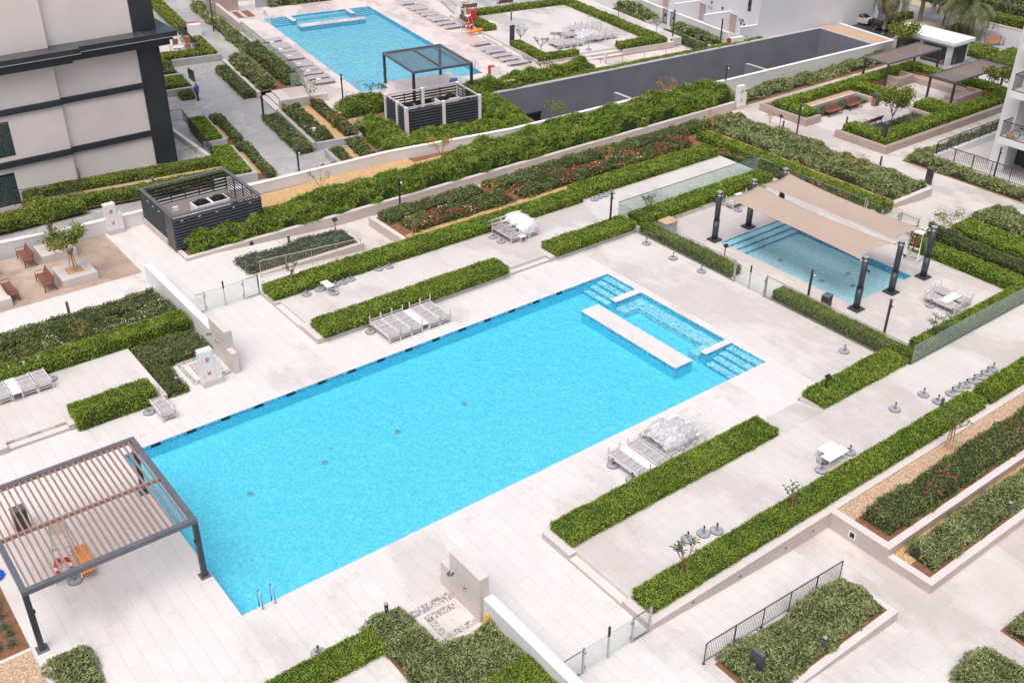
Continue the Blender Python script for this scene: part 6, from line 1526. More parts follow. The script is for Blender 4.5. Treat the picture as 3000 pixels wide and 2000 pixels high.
for i,(a,b) in enumerate(bl): chaise(-1.95,b,PI,'grey lounger left of the far pool, '+('farthest','second from the far end','third from the far end','fourth from the far end','fifth from the far end','sixth from the far end','sixth from the near end','fifth from the near end','fourth from the near end','third from the near end','second from the near end','nearest')[i])
for i in range(0,11,2):
    b=(bl[i][1]+bl[i+1][1])/2;x,y=nw(-2.2,b);t=table(x,y,0,.4,.4,.3,NA,'white side table between far left loungers, number of pairs from the far end: '+('first','second','third','fourth','fifth','sixth')[i//2])
    t['label']='white side table in the '+('farthest','second farthest','third farthest','third nearest','second nearest','nearest')[i//2]+' lounger pair left of the far pool'
br=[nl(*p)[1] for p in ((52.74,72.36),(52.47,70.62),(52.41,69.63),(52.08,68.18),(51.96,66.93),(51.57,65.59),(51.62,64.58),(51.01,63.13),(50.75,61.62))]
for i,b in enumerate(br): chaise(15.9,b-.35,0,'grey lounger on the right of the far pool, '+('farthest','second from the far end','third from the far end','fourth from the far end','middle one','fourth from the near end','third from the near end','second from the near end','nearest')[i])
br2=[nl(*p)[1] for p in ((49.87,54.98),(49.66,53.08),(49.43,52.04),(49.19,50.64),(48.86,49.34),(48.81,47.98))]
for i,b in enumerate(br2): chaise(15.6,b-.35,0,'grey lounger by the far terrace steps, '+('farthest','second from the far end','third from the far end','third from the near end','second from the near end','nearest')[i])
for i,(a,b) in enumerate(((16.4,24.6),(16.4,20.9),(16.3,17.2),(16.2,14.5),(16.9,6.3),(16.5,3.1),(16.4,.6))):
    x,y=nw(a,b);table(x,y,0,.4,.4,.32,NA,'white side table beside far right loungers, '+('farthest','second from the far end','third from the far end','fourth, nearest the lifeguard chair','at the grid panel','middle of the near group','nearest the deck edge')[i])
for i,(a,b) in enumerate(((17.3,15.5),(17.2,2.0))):
    t=thing('folded_parasol','bundle of folded grey parasols '+('behind the far lifeguard chair loungers','along the hedge by the far terrace')[i],'parasol',(*nw(a,b),.25),NA+PI/2-.25)
    for k in range(4): MB().tube([(-1.5,.12*k-.2,.05*(k%2)),(1.5,.12*k-.2,.1+.05*(k%2))],.05,7,radii=[.07,.03]).build('canopy',M['sling'],t)
t=thing('pump_box','white box with red side at the far pool ladder','cabinet',(*nw(12.3,-.8),0),NA);MB().box(-.35,.5,-.25,.25,0,.75).build('body',M['cabinet'],t,.01);MB().box(-.39,-.352,-.26,.26,0,.77).box(-.35,.1,-.26,.26,.752,.78).build('red_side',M['red'],t)
glass_fence('glass_fence',[nw(19.5,25),nw(18.2,18.3)],0,1.15,'glass fence behind the far right loungers',1.3)
# far hedged terrace with stacked loungers, local frame
nrun('terrace_block',[(17.4,34,.4,18.5,-.4,.3)],'terrace','raised pale paved terrace with stacked loungers beyond the far pool','terrace',0)
nrun('stone_steps',[(17.0,17.38,6.8,10.3,-.1,.15)],'kerb','pale steps from far pool deck to the hedged terrace','steps')
nrun('stone_steps',[(22.01,26.39,-.2,.39,-.4,.12),(22.01,26.39,-.7,-.201,-.4,-.08)],'kerb','two wide pale steps down from the hedged terrace','steps')
nrun('terrace_wall',[(17.3,22.0,-.3,.39,-.5,.28),(26.4,32.4,-.6,.38,-.5,.30)],'kerb','pale retaining wall in front of the far hedged terrace','wall')
F('hedge',[(17.5,18.6,.6,5.6)],.2,.8,'hedge_warm','hedge on the left of the far hedged terrace','hedge',None,91,north=True)
F('hedge',[(17.5,21.7,-.3,.6)],.2,.8,'hedge_warm','short hedge left of the two wide far steps','hedge',None,92,north=True)
F('hedge',[(26.3,31.6,-.5,.7)],.2,.85,'hedge_warm','hedge right of the two wide far steps','hedge',None,93,north=True)
F('hedge',[(30.3,31.6,.7,17.6)],.2,.8,'hedge_warm','long hedge on the right side of the far hedged terrace','hedge',None,94,north=True)
F('hedge',[(18.4,30.3,16.6,17.8)],.2,.8,'hedge_warm','hedge at the top edge behind the far hedged terrace','hedge',None,95,north=True)
F('hedge',[(17.6,19.0,11.0,16.5)],.2,.8,'hedge_warm','hedge spur beside the far lifeguard chair','hedge',None,96,north=True)
for i in range(8):
    a=21.2+.74*i if i<4 else 22.6+.74*i
    x,y=nw(a,3.2 if i<4 else 3.9);stack(x,y,.3,NA,('first','second','third','fourth','fifth','sixth','seventh','eighth')[i]+' from the left on the far hedged terrace','stacked loungers on the far hedged terrace')
for i in range(3):
    x,y=nw(25.6+.74*i,6.4);stack(x,y,.3,NA,('left','middle','right')[i]+' one of the rear three on the far hedged terrace','stacked loungers on the far hedged terrace')
o=None
ww=MB()
rs=np.random.RandomState(9);nx,ny=30,18;V=[];Fq=[]
for i in range(nx+1):
    for j in range(ny+1):
        u=i/nx;v=j/ny;a=PI*v;V.append((-1.25+2.5*u,.95*math.cos(a),.05+.8*math.sin(a)**.5*(math.sin(PI*min(1,u*.9+.05)))**.35))
V=np.array(V);d=(vnoise(rs,V[:,0]+9,V[:,1]+V[:,2]+9,.2)-.5)*.16;V[:,2]+=d
Fq=np.array([(i*(ny+1)+j,(i+1)*(ny+1)+j,(i+1)*(ny+1)+j+1,i*(ny+1)+j+1) for i in range(nx) for j in range(ny)])
o=np_mesh('plastic_wrap',V,Fq,[M['wrap']],None,None,False,(*nw(24.8,3.4),.62));o.rotation_euler=(0,0,NA);tag(o,'translucent plastic over stacked loungers on the far hedged terrace','plastic wrap')
for k in range(7):
    x,y=nw(22.7+.1*k,3.9+.16*(k%3));t=thing('folded_parasol','folded grey parasol sticking out of the wrap on the far hedged terrace','parasol',(x,y,1.0+.07*(k%3)),NA+PI-.5+.05*k,'folded parasols on the far hedged terrace')
    MB().tube([(-.8,0,0),(1.5,0,.1)],.03,6).build('pole',M['steel'],t);MB().tube([(-.8,0,0),(0,0,.02),(.8,0,.06)],.08,6,radii=[.06,.09,.04]).build('canopy',M['sling'],t)
for i,(x,y) in enumerate(((66.38,56.98),(65.73,55.80),(66.01,55.60),(65.65,54.51),(65.77,53.89),(65.49,52.78))): base(x,y,.3,'granite umbrella base along the right hedge of the far terrace, '+('farthest','second from far','third from far','third from near','second from near','nearest')[i])
x,y=nw(23.5,.95);base(x,y,.3,'granite umbrella base before the stacked loungers of the far terrace')
plum=lambda l,a,b,z,h,s,n=60:plumeria(l,(*nw(a,b),z),h,s,n,0,'darkleaf',.8,7,.9)
plum('multi stemmed small tree at the left hedge of the far terrace',18.3,4.9,.3,1.9,51);plum('small round tree at the near left hedge corner of the far terrace',18.6,1.6,.3,1.7,52,90)
plum('small tree with drooping leaves above the feathery shrubs by the lane',15.5,-4.2,.0,1.8,53,90);plum('bare branched small tree at the right hedge corner of the far terrace',32.5,2.6,.3,1.7,54,30)
plum('pale flowering tree behind the far lifeguard chair',17.9,15.2,.3,2.2,55,90);plum('leafy small tree at the top in the villa beds',32.6,9.5,.0,1.9,56,90)
# lane side strip: path, rail and low hedge on the far side of the lane
to_north(sheet('path',[(13.8,33.5,-2.7,-.2)],[],-.30,M['deck2']))
F('shrub_bed',[(40.8,54.5,42.2,44.0)],-.3,.85,'feather','feathery shrubs behind the slate lane wall beside the far pool','shrub',None,97)
F('hedge',[(0,29.5,-.75,.35)],-.2,.2,'hedge_warm','low grassy strip on top of the slate lane wall','hedge',None,98)
h=[o for o in bpy.data.objects if o.get('label')=='low grassy strip on top of the slate lane wall'][0]
h.location=(60.0,41.15,-.2);h.rotation_euler=(0,0,math.atan2(-1.5,18))
railing((51.3,44.1),(73.0,40.6),-.3,-.3,.75,'thin steel handrail along the path above the slate wall','blackrail',2,2.4,True,False,.014)
lp=thing('marker_post','white marker post by the far path','post',(56.8,43.4,-.3));MB().box(-.1,.1,-.1,.1,0,1.15).build('post',M['whitecap'],lp);MB().box(-.12,.12,-.12,.12,1.151,1.19).build('cap',M['cabinet'],lp)
lp=thing('marker_post','white marker post in the flowering bed by the far stairs','post',(*nw(-7.1,-8.2),-.5),NA);MB().box(-.1,.1,-.1,.1,0,1.15).build('post',M['whitecap'],lp);MB().box(-.12,.12,-.12,.12,1.151,1.19).build('cap',M['cabinet'],lp)
# ------------------------------------------------------------------ villas at the top
v=thing('villa','white villa with stepped garden walls, recessed entrance and house number','house',(*nw(41.6,-1.9),-.5),NA)
def VB(nm,mat,*boxes):
    mb=MB()
    for b in boxes: mb.box(*b)
    return mb.build(nm,M[mat],v)
# local: x away from the pools (front face at 0), y to the back (corner at 0)
VB('wall','villa',(0,16,0,28,0,9))
for k,y in enumerate((4.25,9.3,15.8)):
    VB('porch_wall','villa',(-3.3,-.001,y,y+.25,0,1.95));VB('porch_coping','whitecap',(-3.32,-.001,y-.02,y+.27,1.951,2.02))
    VB('entrance_recess','tanwall',(-.03,-.001,y-1.1,y-.02,0,1.8));VB('door_frame','villa',(-.10,-.031,y-1.16,y-1.1,0,1.86),(-.10,-.031,y-1.1,y-.02,1.801,1.86))
VB('porch_wall','villa',(-2.1,-.001,.05,.28,0,1.55));VB('porch_coping','whitecap',(-2.12,-.001,.03,.30,1.551,1.62))
for y0,y1,z0,z1 in ((1.35,1.75,2.65,3.8),(5.0,5.4,3.2,4.2),(9.9,10.6,3.3,4.4)):
    f=VB('window','anth',(-.03,-.001,y0-.04,y1+.04,z0-.04,z1+.04));p=MB().box(-.04,-.031,y0,y1,z0,z1).build('pane',M['window'],f)
for y,z in ((2.0,1.05),(5.6,1.9),(7.4,2.1),(2.5,1.05),(12.2,1.9)):
    VB('wall_lamp','black',(-.1,-.001,y-.06,y+.06,z,z+.22))
for txt,yy,zz in (('109',2.55,1.45),('111',7.6,1.6)):
    for i,ch in enumerate(txt): text_mesh('house_number',ch,.5,M['granite_side'],v,mx((-.03,yy+.28-.28*i,zz),(0,-1,0),(0,0,1)),.02)
gw=polywall('garden_wall',[nw(37.2,14.5),nw(37.2,8.15)],.25,-.5,1.0,'white','white garden wall left of the villa gates','wall','whitecap')
gw=polywall('garden_wall',[nw(37.2,5.7),nw(37.2,-2.6)],.25,-.5,1.0,'white','pale garden wall with white coping right of the villa gates','wall','whitecap')
gp=polywall('gate_pier',[nw(37.2,7.15),nw(37.2,6.75)],.25,-.5,1.0,'white','white gate pier between the two villa gates','wall','whitecap')
t=thing('hydrant_box','white box with red door beside the villa wall','cabinet',(*nw(38.0,-2.9),-.5),NA);MB().box(-.7,.9,-.25,.2,0,1.1).build('body',M['cabinet'],t);MB().box(-.75,-.701,-.25,.2,0,1.1).build('door',M['red'],t);MB().box(-.5,.5,.201,.3,0,1.12).build('door',M['red'],t)
def gateleaf(a,b,label):
    A=Vector((*nw(*a),-.48));B=Vector((*nw(*b),-.48));t=thing('iron_gate',label,'gate',(A+B)/2,0,'black iron villa gates');A-=t.location;B-=t.location
    mb=MB();up=Vector((0,0,1))
    for i in range(11): p=A.lerp(B,i/10);mb.tube([p,p+up*1.45],.02,4)
    mb.build('bars',M['black'],t);MB().bar(A+up*.12,B+up*.12,.03,.05).bar(A+up*1.4,B+up*1.4,.03,.05).build('rails',M['black'],t);MB().bar(A.lerp(B,.35)+up*.9,A.lerp(B,.65)+up*.9,.05,.3).build('lock_plate',M['black'],t)
gateleaf((37.3,8.1),(37.3,7.2),'black iron gate between the villa garden walls, left one');gateleaf((37.3,6.7),(37.3,5.75),'black iron gate between the villa garden walls, right one')
to_north(sheet('villa_path',[(32.2,42,-2.2,26)],[],-.485,M['villa_pave']))
F('shrub_bed',[(35.8,37.1,-2.0,4.6)],-.3,.5,'shrub','leafy yellow green bushes along the villa garden wall','shrub',None,101,north=True)
F('shrub_bed',[(34.2,35.4,-2.0,4.1)],-.45,.15,'shrub_dark','clipped dark strip before the villa bushes','shrub',None,102,north=True)
F('shrub_bed',[(35.7,37.1,8.6,14.5)],-.3,.55,'shrub','leafy bushes before the villa wall left of the gates','shrub',None,103,north=True)
F('shrub_bed',[(33.9,35.2,8.4,13.5)],-.45,.2,'shrub_dark','dark clipped mounds left of the villa path','shrub',None,104,north=True)
nrun('planter_kerb',[(35.5,35.75,-2.3,4.8,-.5,-.1),(35.75,37.1,-2.3,-2.05,-.5,-.1)],'kerb','pale kerb of the villa bush bed right of the gates','kerb')
nrun('planter_kerb',[(35.3,35.55,8.2,14.5,-.5,-.1),(35.55,37.1,8.2,8.45,-.5,-.1)],'greykerb','pale kerb of the villa bush bed left of the gates','kerb')
# far left top: bar stool corner behind the far pool
F('flower_bed',[(2.0,9.0,31.0,32.5)],0,.6,'shrub','bushes at the top edge beyond the far pool, left strip','shrub',None,105,north=True)
F('flower_bed',[(11.8,20.0,29.6,30.8)],0,.5,'shrub_dark','bushes at the top edge beyond the far pool, right strip','shrub',None,106,north=True)
glass_fence('glass_fence',[nw(-4,35.5),nw(20,33.5)],0,1.15,'glass fence beyond the far pool at the top edge',1.6)
nrun('pavilion_wall',[(-4.5,-1.2,31.5,31.9,0,2.6)],'tanwall','brownish pavilion wall at the top edge beyond the far pool','wall')
nsheet('soil_bed',[(-3.3,-.4,28.2,31)],[],.01,M['soil']);nsheet('paving_strip',[(-3.2,-2.2,28.3,31),(-1.6,-1.2,28.3,31)],[],.018,M['deck2'])
t=thing('bar_stool','steel stools and pale counter at the top edge by the pavilion','counter',(*nw(1.4,31.8),0),NA);MB().box(-.7,.7,-.3,.3,1.0,1.06).build('counter_top',M['boxlid'],t);MB().box(-.65,.65,-.25,.25,0,.99).build('counter_body',M['granite'],t)
nrun('planter_kerb',[(20.5,27,27.5,28,0,.7)],'greykerb','grey planter wall behind the benches at the top edge','kerb')
for i,a in enumerate((20.6,25.0)):
    x,y=nw(a,20.3);bench(x,y,-.1,NA+PI,'brown bench seen from behind over the far hedge, '+('left one','right one')[i])

# ------------------------------------------------------------------ right building
rb=thing('apartment_building','white apartment building with dark balconies at the right edge','building',(66,2,-.47))
def RB(nm,mat,*boxes,bev=0):
    mb=MB()
    for b in boxes: mb.box(*b)
    return P0(mb.build(nm,M[mat],None,bev),rb)
RB('wall','whitecap',(63.6,75,7.5,8.65,-.5,22));RB('wall','whitecap',(65.2,75,-14,7.5,-.5,22))
for k in range(6):
    z=2.3+3.35*k
    RB('floor_slab','whitecap',(63.55,65.3,-14,7.49,z-.45,z+.02));RB('balcony_slab','whitecap',(62.3,63.549,-14,7.75,z-.46,z))
    f=RB('window','anth',(65.05,65.19,-13.5,6.9,z-2.75,z-2.66),(65.05,65.19,-13.5,6.9,z-.56,z-.46),(65.05,65.19,6.8,7.48,z-2.66,z-.56),(65.05,65.19,2.2,2.32,z-2.66,z-.56),(65.05,65.19,-3,-2.88,z-2.66,z-.56))
    p=MB().box(65.1,65.14,-13.5,6.8,z-2.66,z-.56).build('pane',M['window']);p.parent=f
    mb=MB()
    for i in range(110):
        y=7.68-.1*i
        if y<-4: break
        mb.box(62.34,62.356,y-.008,y+.008,z,z+1.12)
    for i in range(13): mb.box(62.36+.1*i,62.376+.1*i,7.70,7.716,z,z+1.12)
    P0(mb.build('balcony_bars',M['blackrail']),rb)
    RB('balcony_rail','blackrail',(62.32,62.38,-14,7.74,z+1.12,z+1.17),(62.38,63.6,7.68,7.74,z+1.12,z+1.17),(62.33,62.37,-14,7.73,z+.04,z+.08))
# bicycle on the balcony
bk=thing('bicycle','bicycle and brown basket standing on the first balcony of the right building','bicycle',(62.75,6.3,2.31),-PI/2+.1)
for s in (-1,1): MB().torus((s*.5,0,.33),.31,.022,24,6,0,'y').build('wheel',M['black'],bk)
MB().tube([(-.5,0,.33),(-.15,0,.33),(.32,0,.72),(-.22,0,.75),(-.15,0,.33)],.018,6).tube([(-.5,0,.33),(-.22,0,.75)],.014,5).tube([(.5,0,.33),(.32,0,.78)],.018,6).build('frame',M['blue'],bk);MB().tube([(.34,-.26,.95),(.3,0,.9),(.34,.26,.95)],.015,6).build('handlebar',M['steel'],bk);MB().box(-.32,-.1,-.07,.07,.82,.87).build('saddle',M['black'],bk)
o=MB().cyl((0,0,0),.24,.3,14,.3).build('basket',M['boxlid']);o.location=(62.8,7.2,2.31);tag(o,'brown basket in the balcony corner of the right building','basket')
# terrace of the right building with dark rails
run('terrace_wall',[(61.0,80,11.35,11.62,-.5,.05),(60.95,61.2,-14,11.34,-.5,-.25)],'whitecap','low white wall round the ground terrace of the right building','wall')
railing((61.05,11.5),(80,11.5),.05,.05,1.0,'black railing along the side of the right building terrace','blackrail',130,1.5,True,False,.03)
railing((61.07,11.45),(61.07,-9),-.25,-.25,1.15,'black railing along the front of the right building terrace','blackrail',150,1.5,True,False,.03)

# ------------------------------------------------------------------ kiosk, lane end, road
polywall('road_wall',[(86.0,40.2),(84.75,31.2)],.45,-.5,-.05,'white','low white kerb wall behind the gravel near the parked cars','wall')
sheet('gravel_strip',[(82.45,84.6,31.2,39.6)],[],.03,M['pinkgravel'])
k=thing('kiosk','white utility kiosk with flat roof and black louvre doors','kiosk',(83.6,27.0,-.5))
def KB(nm,mat,*b):
    mb=MB()
    for q in b: mb.box(*q)
    return P0(mb.build(nm,M[mat],None,.01),k)
KB('body','white',(82.4,85.2,24.2,30.4,-.5,1.7));KB('roof','whitecap',(82.05,85.5,23.85,30.75,1.702,2.0))
mb=MB()
for i in range(13):
    z=-.2+.13*i;mb.bar((82.7,24.17,z),(84.9,24.17,z),.05,.09,0,(0,-.5,.8))
P0(mb.build('louvre_door',M['black']),k)
mb=MB()
for i in range(13):
    z=-.2+.13*i
    for a,b in ((24.7,27.2),(27.6,30.0)): mb.bar((82.37,a,z),(82.37,b,z),.05,.09,0,(-.5,0,.8))
P0(mb.build('louvre_door',M['black']),k)
railing((80.7,30.2),(80.7,24.0),-.5,-.5,1.05,'pale railing in front of the white kiosk','steel',60,1.5,True,False,.014)
railing((80.8,24.1),(83.2,24.1),-.5,-.5,1.05,'pale railing leading to the kiosk corner','steel',24,1.2,True,False,.014)
railing((81.0,23.0),(86.5,23.0),-.5,-.5,1.05,'black stair railing right of the kiosk','blackrail',50,1.4,True,False,.016)
railing((86,22.3),(86,10),-.5,-.5,1.1,'black fence behind the seating garden','blackrail',110,1.6,True,False,.018)
# road, parking, promenade, planting beyond
sheet('road',[(85.5,100,32,130)],[],-.48,M['roadpave'])
sheet('parking_bay',[(85.8,92.2,33.6,42.0)],[],-.476,M['asphalt'])
t=tag(MB().box(88.2,92.2,36.65,36.8,-.474,-.47).build('parking_line',M['whitecap']),kind='structure')
sheet('promenade',[(86,99.9,-20,31.8)],[],-.482,M['roadpave'])
sheet('sand_ground',[(92.3,96.3,29.0,38.0),(100.5,260,-60,240)],[],-.47,M['sand'])
sheet('lawn',[(104,112,-30,60)],[],-.465,M['lawn'])
F('hedge',[(92.6,95.5,36.9,37.8)],-.5,.25,'hedge_warm','clipped low hedge behind the jeep along the road island','hedge',None,111)
F('hedge',[(93,95.5,30.4,31.6)],-.5,.2,'hedge_warm','clipped low hedge in front of the leaning olive tree','hedge',None,112)
F('hedge',[(101.0,102.6,5,36)],-.5,.35,'hedge_warm','clipped hedge along the far promenade edge','hedge',None,113)
F('hedge',[(103.0,104.2,8,50)],-.5,1.1,'shrub_dark','tall hedge before the far iron fence','hedge',None,114)
F('shrub_bed',[(86.3,92,10,23.5)],-.5,.15,'hedge_warm','yellow green shrub mass behind the seating garden at the right','shrub',None,115)
F('shrub_bed',[(87.5,91,24.2,29.2)],-.5,.1,'hedge_warm','low green shrubs between kiosk and promenade','shrub',None,116)
railing((104.6,6),(104.6,50),-.5,-.5,1.7,'long black iron fence beyond the promenade','blackrail',220,2.5,True,False,.022)
fw=F('woodland',[(106,150,-5,90)],-.5,1.2,'shrub','scrubby green ground beyond the iron fence','scrub',None,117,stuff=True,lod=1.6)
# hydrant and other small red things
h=thing('fire_hydrant','red fire hydrant in the shrubs right of the kiosk','hydrant',(87.2,22.6,-.5));MB().cyl((0,0,0),.11,.55,12).cyl((0,0,.55),.14,.1,12,.06).build('barrel',M['red'],h);MB().tube([(-.2,0,.4),(.2,0,.4)],.06,8).build('nozzle',M['red'],h)
# parking sign
s=thing('parking_sign','blue and white parking sign behind the palm trunk','sign',(92.8,36.1,-.5));MB().cyl((0,0,0),.04,2.9,8).build('post',M['granite'],s)
MB().box(-.03,.0,-.32,.32,1.85,3.0).build('sign_plate',M['cabinet'],s);MB().box(-.036,-.031,-.28,.28,2.5,2.97).build('blue_field',M['blue'],s)
text_mesh('parking_letter','P',.5,M['cabinet'],s,mx((-.04,0,2.73),(0,-1,0),(0,0,1)),.004)
for z in (2.05,2.18,2.31): MB().box(-.036,-.031,-.22,.22,z,z+.05).build('print_line',M['granite'],s)
m=thing('sign_totem','grey slab by the road island hedge','sign',(92.0,38.6,-.5));MB().box(-.1,.1,-.3,.3,0,1.2).build('slab',M['granite'],m);MB().box(-.11,.11,-.31,.31,1.201,1.23).build('cap',M['anth_light'],m)

# ------------------------------------------------------------------ palms and far trees
def palm(x,y,z,h,seed,label,lean=0.0,n=44,fl=2.6,dry=10,r=.2):
    rr=random.Random(seed);t=thing('palm_tree',label,'palm tree',(x,y,z),0,'date palms by the road')
    pts=[Vector((lean*(i/8)**1.5,0,h*i/8)) for i in range(9)]
    MB().tube(pts,r,12,radii=[r*1.25]+[r*(1.05+.07*(i%2)) for i in range(7)]+[r*1.3]).build('trunk',M['bark'],t)
    top=pts[-1]
    for kind,cnt in (('palm',n),('palm_dry',dry)):
        V=[];Fq=[];k=0
        for i in range(cnt):
            a=2*PI*rr.random();el=(rr.uniform(-.15,1.35) if kind=='palm' else rr.uniform(-.9,-.2));L_=fl*rr.uniform(.8,1.1)
            d=Vector((math.cos(a),math.sin(a),0));side=Vector((-math.sin(a),math.cos(a),0));p=top.copy();ang=el;m=22
            prev=p.copy()
            for s in range(m):
                ang-=.085*(.6+s/m);p=p+(d*math.cos(ang)+Vector((0,0,1))*math.sin(ang))*L_/m
                tdir=(p-prev).normalized();upv=side.cross(tdir);w=.42*math.sin(PI*min(1,(s+2)/(m+1)))**.6*fl/2.6
                for sg in (-1,1):
                    tip=p+side*sg*w*.85+tdir*w*.65+upv*.12*w-Vector((0,0,.08));b=.05
                    V+= [tuple(p-tdir*b),tuple(p+tdir*b),tuple(tip)];Fq.append((k,k+1,k+2));k+=3
                V+=[tuple(prev-side*.018),tuple(prev+side*.018),tuple(p)];Fq.append((k,k+1,k+2));k+=3
                prev=p.copy()
        np_mesh('crown' if kind=='palm' else 'dry_fronds',np.array(V),np.array(Fq),[M[kind]],None,t)
palm(87.6,35.1,-.5,4.4,1,'tall date palm leaning over the dark jeep',.5,54,3.4,30,.2)
palm(93.6,29.5,-.5,3.3,2,'full date palm behind the white kiosk',-.1,84,4.5,12,.26)
palm(96.5,20.2,-.5,3.0,3,'date palm half hidden by the right building',0,70,4.2,10,.26)
palm(95.0,35.8,-.5,5.0,4,'date palm with brown fronds cut off by the top edge',.2,44,3.2,30,.2)
def bigtree(x,y,z,h,w,seed,label,lm='palm',n=2200):
    limb_tree('broadleaf_tree',label,(x,y,z),h,0,seed,0,11,n,lm,.3,.13,w,w*.62,'trees beyond the road','tree',0,'bark',r0=.12)
bigtree(95.4,33.2,-.5,3.6,1.7,61,'grey green olive like tree behind the kiosk','palm')
bigtree(99.5,36.5,-.5,3.8,1.6,62,'pale feathery tree beyond the road island','palm')
bigtree(110,38,-.5,4.2,2.6,63,'yellow green tree beyond the iron fence, left','treeleaf');bigtree(111,27,-.5,4.4,2.8,64,'yellow green tree beyond the iron fence, middle','palm');bigtree(109,17,-.5,4.0,2.6,65,'yellow green tree beyond the iron fence, right','treeleaf')
for i,(x,y) in enumerate(((101.3,38.2),(104.0,38.8))):
    t=thing('lamp_column','pale round column at the top edge, '+('left one','right one')[i],'column',(x,y,-.5),0,'pale columns at the top edge');MB().cyl((0,0,0),.22,7,14,.18).build('shaft',M['slatecap'],t);MB().cyl((0,0,0),.3,.2,14).build('base',M['slatecap'],t)

# ------------------------------------------------------------------ vehicles
def carbody(t,prof,w,mat,nm='body',z0=0,taper=.0,inset=None):
    """profile (x,z) swept across the width with tumblehome: list of stations across y"""
    ys=[-w/2,-w/2*.93,-w/2*.6,0,w/2*.6,w/2*.93,w/2];sc_=[.86,.97,1,1,1,.97,.86]
    cz=sum(p[1] for p in prof)/len(prof);cx=sum(p[0] for p in prof)/len(prof)
    mb=MB();n=len(prof)
    for y,s in zip(ys,sc_):
        for (x,z) in prof: mb.v.append((cx+(x-cx)*(1-(1-s)*.22),y,cz+(z-cz)*(1-(1-s)*.35)))
    for k in range(len(ys)-1):
        for i in range(n):
            mb.f.append([k*n+i,k*n+(i+1)%n,(k+1)*n+(i+1)%n,(k+1)*n+i]);mb.m.append(0);mb.s.append(True)
    mb.f.append(list(range(n))[::-1]);mb.m.append(0);mb.s.append(False);mb.f.append([(len(ys)-1)*n+i for i in range(n)]);mb.m.append(0);mb.s.append(False)
    o=mb.build(nm,M[mat],t);return o
def wheel(t,x,y,r,w=.2):
    q=MB().torus((x,y,r),r*.78,r*.24,24,8,0,'y').build('wheel',M['black'],t);f=MB().tube([(x,y-w*.4,r),(x,y+w*.4,r)],r*.62,16).build('rim',M['steel']);f.parent=q
M['carwhite']=plain('car_white',(.62,.63,.68),.25,var=.03,coat=.6);M['carorange']=plain('car_orange',(.80,.22,.05),.25,var=.05,coat=.6);M['olive']=plain('olive_paint',(.055,.055,.045),.5,var=.2);M['cardark']=plain('car_dark_trim',(.05,.06,.06),.4,var=.1);M['carglass']=plain('car_glass',(.02,.03,.035),.08,spec=.8)
c=thing('parked_car','white saloon car with orange front and roof, parked by the villa','car',(89.15,39.55,-.474),PI/2+.10);c.scale=(.74,.74,.74)
S=[(-2.2,.3),(2.2,.3),(2.25,.62),(2.15,.78),(1.25,.95),(.95,.98),(-1.45,1.0),(-2.1,.97),(-2.28,.75),(-2.28,.45)]
carbody(c,S,1.75,'carwhite')
carbody(c,[(1.2,.93),(.35,1.42),(-.75,1.45),(-1.75,1.0)],1.5,'carglass','cabin_glass')
MB().add([(.32,-.56,1.44),(.32,.56,1.44),(-.72,.56,1.47),(-.72,-.56,1.47),(.32,-.56,1.40),(.32,.56,1.40),(-.72,.56,1.43),(-.72,-.56,1.43)],[(0,1,2,3),(4,7,6,5),(0,4,5,1),(1,5,6,2),(2,6,7,3),(3,7,4,0)]).build('roof',M['carorange'],c,.01)
for s in (-1,1):
    MB().bar((.33,s*.60,1.41),(1.2,s*.76,.95),.05,.05).bar((-.74,s*.6,1.44),(-1.7,s*.74,1.0),.07,.05).bar((-.2,s*.62,1.42),(-.25,s*.79,.97),.05,.04).bar((.33,s*.6,1.42),(-.74,s*.6,1.45),.05,.04).build('pillar',M['carwhite'],c)
MB().box(1.3,2.24,-.80,.80,.62,.80).bar((1.25,0,.97),(2.15,0,.84),1.5,.06).box(1.75,2.27,-.84,.84,.4,.62).build('bonnet',M['carorange'],c,.03)
MB().box(-2.31,-2.2,-.8,.8,.32,.62).box(-2.305,-2.2,-.55,.55,.62,.95).build('rear_panel',M['cardark'],c,.02)
for s in (-1,1):
    MB().box(-2.31,-2.05,s*.62-.16,s*.62+.16,.72,.93).build('tail_light',M['red'],c,.02);MB().box(2.12,2.26,s*.6-.17,s*.6+.17,.62,.74).build('headlight',M['cabinet'],c,.02)
    for x in (-1.38,1.38): wheel(c,x,s*.78,.31)
    MB().box(.75,.9,s*.93-.07,s*.93+.07,.95,1.07).build('mirror',M['carorange'],c,.02)
MB().box(-2.318,-2.311,-.22,.22,.66,.76).build('number_plate',M['whitecap'],c)
j=thing('jeep','dark olive open backed jeep behind the palm trunk','jeep',(88.95,35.7,-.474),PI/2+.12);j.scale=(.66,.66,.66)
carbody(j,[(-1.9,.5),(1.95,.5),(2.0,1.0),(1.9,1.08),(.65,1.12),(.6,1.15),(-1.9,1.15)],1.7,'olive')
carbody(j,[(.6,1.12),(.25,1.85),(-1.75,1.88),(-1.9,1.12)],1.55,'carglass','cabin_glass')
MB().box(-1.8,.3,-.72,.72,1.86,1.92).build('roof',M['olive'],j,.02)
for s in (-1,1):
    MB().bar((.58,s*.74,1.13),(.26,s*.72,1.88),.08,.08).bar((-.5,s*.75,1.13),(-.5,s*.72,1.88),.14,.06).bar((-1.86,s*.75,1.13),(-1.76,s*.72,1.88),.12,.1).build('pillar',M['olive'],j)
    for x in (-1.3,1.3): wheel(j,x,s*.78,.42,.26);MB().box(x-.52,x+.52,s*.84-.12,s*.84+.12,.86,.95).build('wheel_arch',M['olive'],j,.02)
    MB().cyl((1.98,s*.55,.82),.1,.02,12).build('headlight',M['cabinet'],j)
mb=MB()
